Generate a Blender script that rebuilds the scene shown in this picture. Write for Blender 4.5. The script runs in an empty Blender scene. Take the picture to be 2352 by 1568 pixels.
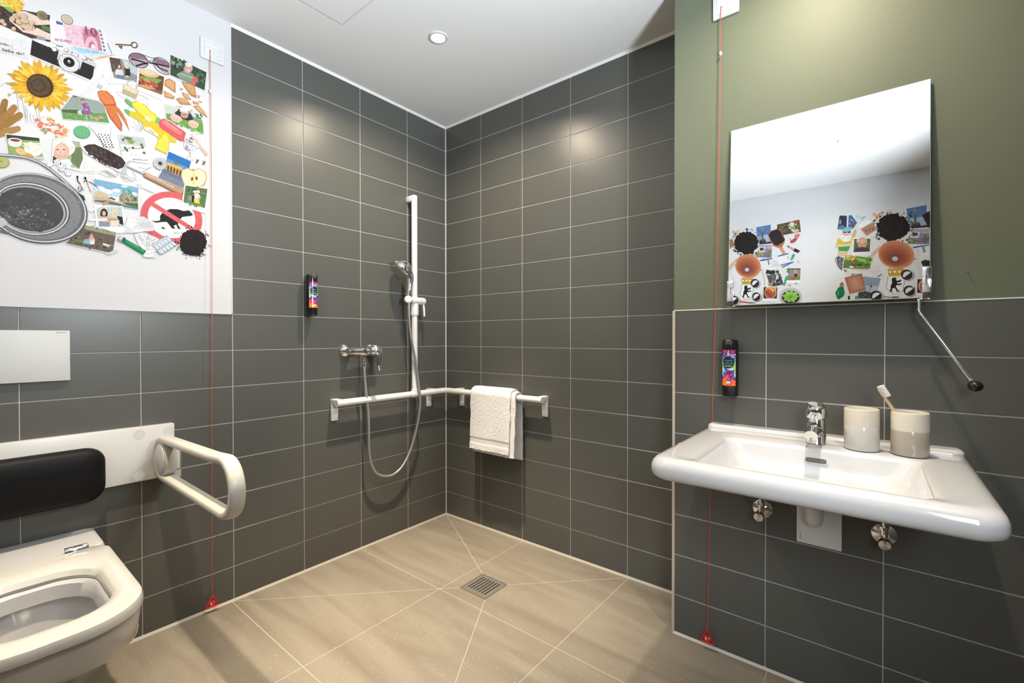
# Barrier-free hotel shower room, rebuilt object by object (metres, z up, shower corner at the origin).
import bpy, bmesh, math, random
from mathutils import Vector, Matrix, noise
PI = math.pi
SC = bpy.context.scene
COL = SC.collection
rnd = random.Random(11)

# ---------------------------------------------------------------- key sizes
ZC = 2.375            # ceiling
X3, Y3 = -0.255, -1.492   # boxed-out basin wall: face and free edge
XW, YS = -2.30, -2.75     # wall behind the toilet side, wall behind the photographer
TH, TW, ZO = 0.14908, 0.30, -0.0067
def srgb(h):
    v = [int(h[i:i+2], 16)/255 for i in (0, 2, 4)]
    return tuple((c/12.92 if c <= .04045 else ((c+.055)/1.055)**2.4) for c in v)

# ---------------------------------------------------------------- materials
def nt(m):
    m.use_nodes = True
    return m.node_tree, m.node_tree.nodes['Principled BSDF']
MATS = {}
def mat(name, col, rough=.5, metal=0, coat=0, spec=.5, bump=0, bscale=200, var=0, vscale=8, trans=0, ior=1.45, sheen=0, coord='Object'):
    m = bpy.data.materials.new(name); t, b = nt(m)
    c = srgb(col) if isinstance(col, str) else col
    b.inputs['Base Color'].default_value = (*c, 1)
    b.inputs['Roughness'].default_value = rough
    b.inputs['Metallic'].default_value = metal
    b.inputs['Coat Weight'].default_value = coat
    b.inputs['Coat Roughness'].default_value = .05
    b.inputs['Specular IOR Level'].default_value = spec
    b.inputs['Transmission Weight'].default_value = trans
    b.inputs['IOR'].default_value = ior
    b.inputs['Sheen Weight'].default_value = sheen
    tc = t.nodes.new('ShaderNodeTexCoord')
    if var:
        n = t.nodes.new('ShaderNodeTexNoise'); n.inputs['Scale'].default_value = vscale; n.inputs['Detail'].default_value = 5
        t.links.new(tc.outputs[coord], n.inputs['Vector'])
        mx = t.nodes.new('ShaderNodeMix'); mx.data_type = 'RGBA'
        mx.inputs[6].default_value = (*[x*(1-var) for x in c], 1); mx.inputs[7].default_value = (*[min(1, x*(1+var)) for x in c], 1)
        t.links.new(n.outputs['Fac'], mx.inputs[0]); t.links.new(mx.outputs[2], b.inputs['Base Color'])
    if bump:
        n = t.nodes.new('ShaderNodeTexNoise'); n.inputs['Scale'].default_value = bscale; n.inputs['Detail'].default_value = 3
        t.links.new(tc.outputs[coord], n.inputs['Vector'])
        bp = t.nodes.new('ShaderNodeBump'); bp.inputs['Strength'].default_value = bump; bp.inputs['Distance'].default_value = .002
        t.links.new(n.outputs['Fac'], bp.inputs['Height']); t.links.new(bp.outputs['Normal'], b.inputs['Normal'])
    MATS[name] = m
    return m
TILE = mat('olive_grey_wall_tile', (.096, .097, .088), .33, spec=.5, bump=.06, bscale=500, var=.06, vscale=3)
GROUT = mat('grey_tile_grout', (.42, .41, .39), .85, var=.08, vscale=30)
SEAL = mat('grey_silicone_joint', (.47, .46, .43), .5)
SEALB = mat('beige_silicone_joint', (.40, .375, .315), .5)
ACRYL = mat('white_acrylic_joint', (.86, .86, .85), .6)
PLASTER = mat('white_wall_paint', (.61, .61, .63), .85, bump=.05, bscale=120)
CEIL = mat('white_ceiling_paint', (.87, .87, .87), .9, bump=.04, bscale=90)
GREEN = mat('olive_green_wall_paint', (.128, .145, .096), .55, bump=.08, bscale=160, var=.03, vscale=4)
TRIM = mat('beige_tile_edge_profile', (.55, .49, .42), .4)
TRIMW = mat('pale_tile_edge_profile', (.75, .74, .66), .4)
CERAM = mat('white_sanitary_ceramic', (.54, .54, .545), .07, coat=.6, spec=.5)
CREAM = mat('cream_plastic_toilet_seat', (.52, .515, .49), .12, coat=.3)
IVORY = mat('ivory_grab_rail_plastic', (.52, .505, .455), .3)
WPLAS = mat('white_satin_plastic', (.64, .64, .64), .3)
WSWITCH = mat('white_switch_plastic', (.68, .69, .71), .35)
WPLATE = mat('white_glossy_plate', (.60, .61, .615), .5)
BLACK = mat('black_soft_vinyl', (.006, .006, .007), .5, spec=.16, bump=.1, bscale=900)
BLKGL = mat('black_glossy_plastic', (.012, .012, .013), .18)
BLKMT = mat('black_satin_plastic', (.016, .016, .017), .35)
CHROME = mat('polished_chrome', (.86, .86, .87), .05, metal=1)
STEEL = mat('brushed_stainless_steel', (.34, .32, .28), .35, metal=.6, bump=.03, bscale=600)
HOSE = mat('silver_grey_hose_plastic', (.40, .40, .40), .25, metal=.55)
DARK = mat('dark_recess', (.01, .01, .01), .8)
GAP = mat('grey_shadow_gap_plastic', (.42, .42, .43), .6)
MIRROR = mat('silvered_mirror_glass', (.93, .94, .94), .0, metal=1)
GLASSE = mat('greenish_glass_edge', (.30, .42, .38), .15)
RED = mat('red_alarm_plastic', (.55, .025, .02), .3)
CORD = mat('red_pull_cord', (.62, .06, .035), .6)
WHITEP = mat('white_print', (.85, .85, .85), .5)
GREYP = mat('grey_print', (.22, .24, .30), .5)
STONE = mat('unglazed_cream_stoneware', (.62, .57, .47), .6, bump=.06, bscale=400)
GLAZ1 = mat('glossy_off_white_glaze', (.52, .50, .46), .12, coat=.4, var=.10, vscale=30)
GLAZ2 = mat('glossy_beige_glaze', (.36, .32, .26), .12, coat=.4, var=.10, vscale=30)
BAMBOO = mat('pale_bamboo_wood', (.70, .50, .29), .45, var=.12, vscale=25)
BRIST = mat('white_nylon_bristles', (.85, .84, .80), .7)
TERRY = mat('white_terry_cloth', (.73, .73, .735), .95, bump=.9, bscale=420, sheen=.3)
HEM = mat('white_woven_hem_band', (.70, .69, .68), .9, bump=.35, bscale=900)
WRAIL = mat('white_rail_plastic', (.78, .78, .78), .3)
RINGG = mat('light_grey_outline_plastic', (.52, .52, .52), .5)
TRAP = mat('grey_white_trap_plastic', (.80, .81, .80), .3)
WATER = mat('clear_water', (.9, .9, .86), .02, trans=1, ior=1.33)
CYANP = mat('cyan_print', (.03, .50, .58), .5)

def lens_mat(name, col, s):
    m = bpy.data.materials.new(name); t, b = nt(m)
    b.inputs['Base Color'].default_value = (.9, .9, .9, 1)
    b.inputs['Emission Color'].default_value = (*col, 1); b.inputs['Emission Strength'].default_value = s
    return m
LENS = lens_mat('lit_downlight_lens', (1, .88, .70), 40)

def floor_mat():
    m = bpy.data.materials.new('beige_grey_stoneware_floor'); t, b = nt(m)
    g = t.nodes.new('ShaderNodeNewGeometry')
    mp = t.nodes.new('ShaderNodeMapping'); mp.inputs['Scale'].default_value = (9, 1.5, 1); mp.inputs['Rotation'].default_value = (0, 0, .12)
    t.links.new(g.outputs['Position'], mp.inputs['Vector'])
    n = t.nodes.new('ShaderNodeTexNoise'); n.inputs['Scale'].default_value = 1.1; n.inputs['Detail'].default_value = 6; n.inputs['Distortion'].default_value = .8
    t.links.new(mp.outputs[0], n.inputs['Vector'])
    r = t.nodes.new('ShaderNodeValToRGB'); e = r.color_ramp.elements
    e[0].position = .32; e[0].color = (.192, .163, .125, 1); e[1].position = .68; e[1].color = (.262, .232, .183, 1)
    t.links.new(n.outputs['Fac'], r.inputs['Fac'])
    def spk(scale, lo, hi):
        v = t.nodes.new('ShaderNodeTexVoronoi'); v.inputs['Scale'].default_value = scale
        t.links.new(g.outputs['Position'], v.inputs['Vector'])
        a = t.nodes.new('ShaderNodeMapRange'); a.inputs['From Min'].default_value = hi; a.inputs['From Max'].default_value = lo
        t.links.new(v.outputs['Distance'], a.inputs['Value']); return v, a
    # fine salt-and-pepper grain
    gn = t.nodes.new('ShaderNodeTexNoise'); gn.inputs['Scale'].default_value = 420; gn.inputs['Detail'].default_value = 2
    t.links.new(g.outputs['Position'], gn.inputs['Vector'])
    gr = t.nodes.new('ShaderNodeMapRange'); gr.inputs['From Min'].default_value = .3; gr.inputs['From Max'].default_value = .7; gr.inputs['To Min'].default_value = .72; gr.inputs['To Max'].default_value = 1.28
    t.links.new(gn.outputs['Fac'], gr.inputs['Value'])
    mul = t.nodes.new('ShaderNodeMix'); mul.data_type = 'RGBA'; mul.blend_type = 'MULTIPLY'; mul.inputs[0].default_value = 1
    t.links.new(r.outputs['Color'], mul.inputs[6])
    cmb = t.nodes.new('ShaderNodeCombineColor')
    for i in range(3): t.links.new(gr.outputs[0], cmb.inputs[i])
    t.links.new(cmb.outputs[0], mul.inputs[7])
    v, a = spk(75, .10, .14)
    # only some of the cells carry a pale chip
    th = t.nodes.new('ShaderNodeMath'); th.operation = 'GREATER_THAN'; th.inputs[1].default_value = .62
    sp = t.nodes.new('ShaderNodeSeparateColor'); t.links.new(v.outputs['Color'], sp.inputs[0]); t.links.new(sp.outputs[0], th.inputs[0])
    ml = t.nodes.new('ShaderNodeMath'); ml.operation = 'MULTIPLY'; t.links.new(th.outputs[0], ml.inputs[0]); t.links.new(a.outputs[0], ml.inputs[1])
    mx = t.nodes.new('ShaderNodeMix'); mx.data_type = 'RGBA'; mx.inputs[7].default_value = (.50, .44, .35, 1)
    t.links.new(ml.outputs[0], mx.inputs[0]); t.links.new(mul.outputs[2], mx.inputs[6]); t.links.new(mx.outputs[2], b.inputs['Base Color'])
    b.inputs['Roughness'].default_value = .55
    bp = t.nodes.new('ShaderNodeBump'); bp.inputs['Strength'].default_value = .12; bp.inputs['Distance'].default_value = .001
    t.links.new(gn.outputs['Fac'], bp.inputs['Height']); t.links.new(bp.outputs[0], b.inputs['Normal'])
    return m
FLOOR = floor_mat()
FGROUT = mat('pale_floor_grout', (.46, .425, .355), .8)

def print_mat():
    m = bpy.data.materials.new('printed_wallpaper_ink'); t, b = nt(m)
    a = t.nodes.new('ShaderNodeVertexColor'); a.layer_name = 'ink'
    g = t.nodes.new('ShaderNodeNewGeometry')
    n = t.nodes.new('ShaderNodeTexNoise'); n.inputs['Scale'].default_value = 160; n.inputs['Detail'].default_value = 4
    t.links.new(g.outputs['Position'], n.inputs['Vector'])
    r = t.nodes.new('ShaderNodeMapRange'); r.inputs['From Min'].default_value = .3; r.inputs['From Max'].default_value = .7; r.inputs['To Min'].default_value = .70; r.inputs['To Max'].default_value = .86
    t.links.new(n.outputs['Fac'], r.inputs['Value'])
    v = t.nodes.new('ShaderNodeVectorMath'); v.operation = 'SCALE'
    t.links.new(a.outputs['Color'], v.inputs[0]); t.links.new(r.outputs[0], v.inputs['Scale']); t.links.new(v.outputs[0], b.inputs['Base Color'])
    b.inputs['Roughness'].default_value = .8; b.inputs['Specular IOR Level'].default_value = .25
    return m
INK = print_mat()

def label_mat():
    m = bpy.data.materials.new('paint_splash_label'); t, b = nt(m)
    tc = t.nodes.new('ShaderNodeTexCoord')
    w = t.nodes.new('ShaderNodeTexNoise'); w.inputs['Scale'].default_value = 38; w.inputs['Detail'].default_value = 4; w.inputs['Distortion'].default_value = 1.6
    t.links.new(tc.outputs['Object'], w.inputs['Vector'])
    sx = t.nodes.new('ShaderNodeSeparateXYZ'); t.links.new(tc.outputs['Object'], sx.inputs[0])
    mr = t.nodes.new('ShaderNodeMapRange'); mr.inputs['From Min'].default_value = .035; mr.inputs['From Max'].default_value = .155
    t.links.new(sx.outputs['Z'], mr.inputs['Value'])
    ad = t.nodes.new('ShaderNodeMath'); ad.operation = 'MULTIPLY_ADD'; ad.inputs[1].default_value = 1.1; ad.inputs[2].default_value = -.55
    t.links.new(w.outputs['Fac'], ad.inputs[0])
    su = t.nodes.new('ShaderNodeMath'); su.operation = 'ADD'; t.links.new(ad.outputs[0], su.inputs[0]); t.links.new(mr.outputs[0], su.inputs[1])
    r = t.nodes.new('ShaderNodeValToRGB'); el = r.color_ramp.elements
    stops = [(0, 'f08a2c'), (.10, 'e8503c'), (.18, 'e8447a'), (.25, '2c2870'), (.33, '7c3fa8'), (.39, '37b4c4'), (.46, 'dff0ec'), (.52, '7cc45c'), (.58, 'e0d24c'), (.64, '4cb8d8'), (.72, '2f4fb4'), (.79, 'bfd4f0'), (.85, '2c2c86'), (.92, '6a2f8a'), (1, 'd8364c')]
    el[0].position = 0; el[0].color = (*srgb(stops[0][1]), 1); el[1].position = 1; el[1].color = (*srgb(stops[-1][1]), 1)
    for p, c in stops[1:-1]:
        x = el.new(p); x.color = (*srgb(c), 1)
    t.links.new(su.outputs[0], r.inputs['Fac']); t.links.new(r.outputs['Color'], b.inputs['Base Color'])
    b.inputs['Roughness'].default_value = .2
    return m
LABEL = label_mat()

# ---------------------------------------------------------------- mesh helpers
def spw(v, e): return math.copysign(abs(v)**e, v)
class MB:
    def __init__(s): s.bm = bmesh.new(); s.mats = []
    def mi(s, m):
        if m not in s.mats: s.mats.append(m)
        return s.mats.index(m)
    def faces(s, vs, fs, m, smooth=True):
        k = s.mi(m); V = [s.bm.verts.new(v) for v in vs]; out = []
        for f in fs:
            try: F = s.bm.faces.new([V[i] for i in f])
            except ValueError: continue
            F.material_index = k; F.smooth = smooth; out.append(F)
        return V, out
    def box(s, x0, x1, y0, y1, z0, z1, m, bev=0, seg=2):
        vs = [(x, y, z) for x in (x0, x1) for y in (y0, y1) for z in (z0, z1)]
        fs = [(0, 1, 3, 2), (4, 6, 7, 5), (0, 4, 5, 1), (2, 3, 7, 6), (0, 2, 6, 4), (1, 5, 7, 3)]
        V, F = s.faces(vs, fs, m, smooth=bev > 0 and seg > 1)
        if bev:
            ed = list({e for f in F for e in f.edges})
            r = bmesh.ops.bevel(s.bm, geom=ed, offset=bev, segments=seg, profile=.5, affect='EDGES')
            for f in r['faces']: f.smooth = seg > 1; f.material_index = s.mi(m)
        return s
    def loft(s, rings, m, cap0=True, cap1=True, closed=True, loop=False):
        n = len(rings[0]); vs = [p for r in rings for p in r]; fs = []
        for a in range(len(rings) if loop else len(rings)-1):
            b = (a+1) % len(rings)
            for i in range(n if closed else n-1):
                j = (i+1) % n
                fs.append((a*n+i, a*n+j, b*n+j, b*n+i))
        if closed and cap0 and not loop: fs.append(tuple(range(n-1, -1, -1)))
        if closed and cap1 and not loop: fs.append(tuple((len(rings)-1)*n+i for i in range(n)))
        V, F = s.faces(vs, fs, m)
        for f in F:
            if len(f.verts) > 4: f.smooth = False
        return s
    def tube(s, pts, r, m, n=12, cap=True, loop=False, flat=None, up=None, sq=2):
        """swept round (or oval: flat = width factor across 'up') section along pts"""
        pts = [Vector(p) for p in pts]; N = len(pts); rings = []; prev = None
        for i, p in enumerate(pts):
            if loop: t = pts[(i+1) % N]-pts[i-1]
            else: t = pts[min(i+1, N-1)]-pts[max(i-1, 0)]
            t.normalize()
            if up is not None: a = Vector(up)-t*Vector(up).dot(t)
            elif prev is None:
                a = t.orthogonal()
            else: a = prev-t*prev.dot(t)
            a.normalize(); prev = a; b = t.cross(a)
            rr = r[i] if isinstance(r, (list, tuple)) else r
            ra, rb = (rr if isinstance(rr, (list, tuple)) else (rr, rr*(flat or 1)))
            rings.append([p+a*(ra*spw(math.cos(2*PI*k/n), 2/sq))+b*(rb*spw(math.sin(2*PI*k/n), 2/sq)) for k in range(n)])
        return s.loft(rings, m, cap, cap, True, loop)
    def lathe(s, prof, o, ax, m, n=32, a0=0, a1=2*PI):
        """prof = [(radius, height along axis)]"""
        ax = Vector(ax).normalized(); u = ax.orthogonal().normalized(); v = ax.cross(u); o = Vector(o)
        rings = [[o+ax*h+(u*math.cos(2*PI*k/n)+v*math.sin(2*PI*k/n))*max(r, 1e-5) for k in range(n)] for r, h in prof]
        return s.loft(rings, m)
    def ball(s, c, r, m, n=16, sx=1, sy=1, sz=1):
        rings = []
        for i in range(1, n):
            a = PI*i/n
            rings.append([(c[0]+sx*r*math.sin(a)*math.cos(2*PI*k/(2*n)), c[1]+sy*r*math.sin(a)*math.sin(2*PI*k/(2*n)), c[2]-sz*r*math.cos(a)) for k in range(2*n)])
        return s.loft(rings, m)
    def grid(s, f, nu, nv, m):
        vs = [f(i/nu, j/nv) for i in range(nu+1) for j in range(nv+1)]
        fs = [(i*(nv+1)+j, (i+1)*(nv+1)+j, (i+1)*(nv+1)+j+1, i*(nv+1)+j+1) for i in range(nu) for j in range(nv)]
        s.faces(vs, fs, m); return s
    def text(s, body, place, m, width=None, shear=0, height=None):
        """lettering: place(u, v) maps the flat text (u along the line 0..1, v up, same unit) to space"""
        cu = bpy.data.curves.new('lettering', 'FONT'); cu.body = body; cu.size = 1; cu.shear = shear; cu.resolution_u = 3
        ob = bpy.data.objects.new('lettering', cu); COL.objects.link(ob)
        me = bpy.data.meshes.new_from_object(ob.evaluated_get(bpy.context.evaluated_depsgraph_get()))
        vs = [v.co.copy() for v in me.vertices]; fs = [tuple(p.vertices) for p in me.polygons]
        bpy.data.objects.remove(ob); bpy.data.curves.remove(cu); bpy.data.meshes.remove(me)
        if vs:
            x0 = min(v.x for v in vs); w = max(v.x for v in vs)-x0
            s.faces([place((v.x-x0)/w, v.y/w) for v in vs], fs, m, smooth=False)
        return s
    def build(s, name, parent=None, sharp=35, label=None, recalc=True):
        bm = s.bm
        if recalc: bmesh.ops.recalc_face_normals(bm, faces=bm.faces)
        bm.normal_update()
        for e in bm.edges:
            if len(e.link_faces) == 2 and e.calc_face_angle(0) > math.radians(sharp): e.smooth = False
        if parent is not None: off = Vector(parent.matrix_world.translation) if parent.parent is None else Vector(parent['world'])
        else:
            lo = [min(v.co[i] for v in bm.verts) for i in range(3)]; hi = [max(v.co[i] for v in bm.verts) for i in range(3)]
            off = Vector(((lo[0]+hi[0])/2, (lo[1]+hi[1])/2, lo[2]))
        bmesh.ops.translate(bm, verts=bm.verts, vec=-off)
        me = bpy.data.meshes.new(name); bm.to_mesh(me); bm.free()
        for m in s.mats: me.materials.append(m)
        o = bpy.data.objects.new(name, me); COL.objects.link(o)
        if parent is None: o.location = off
        else: o.parent = parent
        o['world'] = tuple(off)
        if label: o['label'] = label
        return o
def thing(name, label, cat, loc, group=None):
    o = bpy.data.objects.new(name, None); COL.objects.link(o); o.location = loc; o.empty_display_size = .05
    o['label'] = label; o['category'] = cat; o['world'] = tuple(loc)
    if group: o['group'] = group
    o.matrix_world = Matrix.Translation(loc)
    return o
def tag(o, label, cat, group=None, kind=None):
    o['label'] = label; o['category'] = cat
    if group: o['group'] = group
    if kind: o['kind'] = kind
    return o
def struct(o, label=None):
    o['kind'] = 'structure'
    if label: o['label'] = label
    return o
def cr(pts, n=8, closed=False):
    """Catmull-Rom curve through pts"""
    P = [Vector(p) for p in pts]; N = len(P); out = []
    for i in range(N if closed else N-1):
        a = P[i-1] if (i or closed) else P[0]*2-P[1]; b = P[i]; c = P[(i+1) % N]
        d = P[(i+2) % N] if (closed or i+2 < N) else P[-1]*2-P[-2]
        for k in range(n):
            t = k/n
            out.append(.5*((2*b)+(c-a)*t+(2*a-5*b+4*c-d)*t*t+(3*b-a-3*c+d)*t**3))
    if not closed: out.append(P[-1])
    return out
def rrect(x0, x1, y0, y1, z, r, n=6):
    """rounded rectangle, r = one radius or [x0y0, x1y0, x1y1, x0y1]"""
    if not isinstance(r, (list, tuple)): r = [r]*4
    cs = [(x0+r[0], y0+r[0], PI), (x1-r[1], y0+r[1], 1.5*PI), (x1-r[2], y1-r[2], 0), (x0+r[3], y1-r[3], .5*PI)]
    return [(cx+q*math.cos(a+.5*PI*k/n), cy+q*math.sin(a+.5*PI*k/n), z) for (cx, cy, a), q in zip(cs, r) for k in range(n+1)]

# ---------------------------------------------------------------- the room
def tiled(mb, axis, pos, out, u0, u1, z0, z1, ujoints, first=0):
    """tiles on the plane axis=pos facing 'out'(-1/+1 along the axis); ujoints sorted joint positions along the wall"""
    g, th = .0032, .0025
    us = [u0]+[u for u in ujoints if u0+.012 < u < u1-.012]+[u1]
    zs = [z0]+[TH*j+ZO for j in range(-1, 18) if z0+.012 < TH*j+ZO < z1-.012]+[z1]
    def bx(a0, a1, b0, b1, d0, d1, m, bev):
        lo, hi = sorted((pos+d0*out, pos+d1*out))
        if axis == 1: mb.box(a0, a1, lo, hi, b0, b1, m, bev, 1)
        else: mb.box(lo, hi, a0, a1, b0, b1, m, bev, 1)
    bx(u0, u1, z0, z1, -.10, -.0016, GROUT, 0)
    for i in range(len(us)-1):
        for j in range(len(zs)-1):
            a0, a1 = us[i]+(g/2 if i else 0), us[i+1]-(g/2 if i < len(us)-2 else 0)
            b0, b1 = zs[j]+(g/2 if j else 0), zs[j+1]-(g/2 if j < len(zs)-2 else 0)
            bx(a0, a1, b0, b1, -.006, 0, TILE, .0012)
J1 = sorted(-.3*k+.0084 for k in range(1, 9))
J2 = sorted(-.3*k+.008 for k in range(1, 7))
J3 = sorted(Y3-.3*k for k in range(1, 6))
Z8 = TH*8+ZO
mb = MB(); XS = -1.1916
tiled(mb, 1, 0, -1, XW, XS, 0, Z8, [j for j in J1 if j < XS]); tiled(mb, 1, 0, -1, XS+.0016, 0, 0, ZC, [j for j in J1 if j > XS+.02])
mb.box(XW, XS, -.004, .1, Z8, ZC, PLASTER); mb.box(XS-.0006, XS+.0024, -.0003, .05, 0, Z8, GROUT)
struct(mb.build('wall_left'))
mb = MB(); tiled(mb, 0, 0, -1, Y3-.12, 0, 0, ZC, J2); struct(mb.build('wall_back'))
mb = MB(); tiled(mb, 0, X3, -1, YS, Y3, 0, Z8, J3)
mb.box(X3-.0005, X3+.1, YS, Y3, Z8, ZC, GREEN); mb.box(X3+.1, .0, Y3-.1, Y3, 0, ZC, GREEN)
struct(mb.build('wall_right'))
mb = MB(); tiled(mb, 0, XW, 1, YS, 0, 0, Z8, sorted(-.3*k for k in range(1, 10)))
mb.box(XW-.1, XW+.001, YS, 0, Z8, ZC, PLASTER); struct(mb.build('wall_behind'))
mb = MB(); tiled(mb, 1, YS, 1, XW, X3, 0, ZC, sorted(-.3*k for k in range(1, 8))); struct(mb.build('wall_near'))
mb = MB(); mb.box(XW-.1, .1, YS-.1, .1, ZC, ZC+.1, CEIL); struct(mb.build('ceiling'))
# floor: slab with the 60 x 60 joints and the four envelope cuts towards the drain
mb = MB(); mb.box(XW-.1, .1, YS-.1, .1, -.1, 0, FLOOR)
def strip(a, b, w=.0023, z=.0002):
    a, b = Vector((*a, z)), Vector((*b, z)); d = (b-a).normalized(); q = Vector((-d.y, d.x, 0))*w/2
    mb.faces([a-q, b-q, b+q, a+q], [(0, 1, 2, 3)], FGROUT, False)
for x in (-.6, -1.2, -1.8): strip((x, 0), (x, YS))
for y in (-.6, -1.2, -1.8, -2.4): strip((XW, y), (0, y))
DX, DY, DH = -.463, -.735, .0735
for sx, sy, ex, ey in ((1, 1, 0, 0), (-1, 1, -1.2, 0), (1, -1, 0, -1.2), (-1, -1, -1.2, -1.2)): strip((DX+sx*DH, DY+sy*DH), (ex, ey), .0024, .0003)
struct(mb.build('floor'))
# joints: floor silicone, ceiling acrylic, corner joint, tile edge profiles
def wedge(mb, a, b, u, v, m):
    a, b, u, v = map(Vector, (a, b, u, v))
    mb.faces([a, a+u, a+v, b, b+u, b+v], [(0, 1, 2), (3, 5, 4), (0, 3, 4, 1), (1, 4, 5, 2), (2, 5, 3, 0)], m, False)
n = 0
for a, b, u, v, m in [((XW, .001, -.001), (0, .001, -.001), (0, -.010, 0), (0, 0, .010), SEALB), ((.001, 0, -.001), (.001, Y3, -.001), (-.010, 0, 0), (0, 0, .010), SEALB),
                      ((X3+.001, Y3, -.001), (X3+.001, YS, -.001), (-.009, 0, 0), (0, 0, .009), SEAL),
                      ((XS, .001, ZC+.001), (0, .001, ZC+.001), (0, -.010, 0), (0, 0, -.013), ACRYL), ((.001, 0, ZC+.001), (.001, Y3, ZC+.001), (-.010, 0, 0), (0, 0, -.013), ACRYL),
                      ((.001, .001, 0), (.001, .001, ZC), (-.007, 0, 0), (0, -.007, 0), SEAL)]:
    n += 1; mb = MB(); wedge(mb, a, b, u, v, m); struct(mb.build('trim_%d' % n))
mb = MB(); mb.tube([(X3+.003, Y3+.001, 0), (X3+.003, Y3+.001, Z8)], .006, TRIM, 12); struct(mb.build('trim_7'))
mb = MB(); mb.box(X3-.0012, X3+.004, YS, Y3, Z8-.001, Z8+.0025, TRIMW); struct(mb.build('trim_8'))
mb = MB(); mb.box(XS-.004, XS+.0005, -.0055, 0, Z8-.001, ZC, PLASTER); mb.box(XW, XS, -.0055, 0, Z8-.002, Z8+.003, PLASTER); struct(mb.build('trim_9'))

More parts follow.
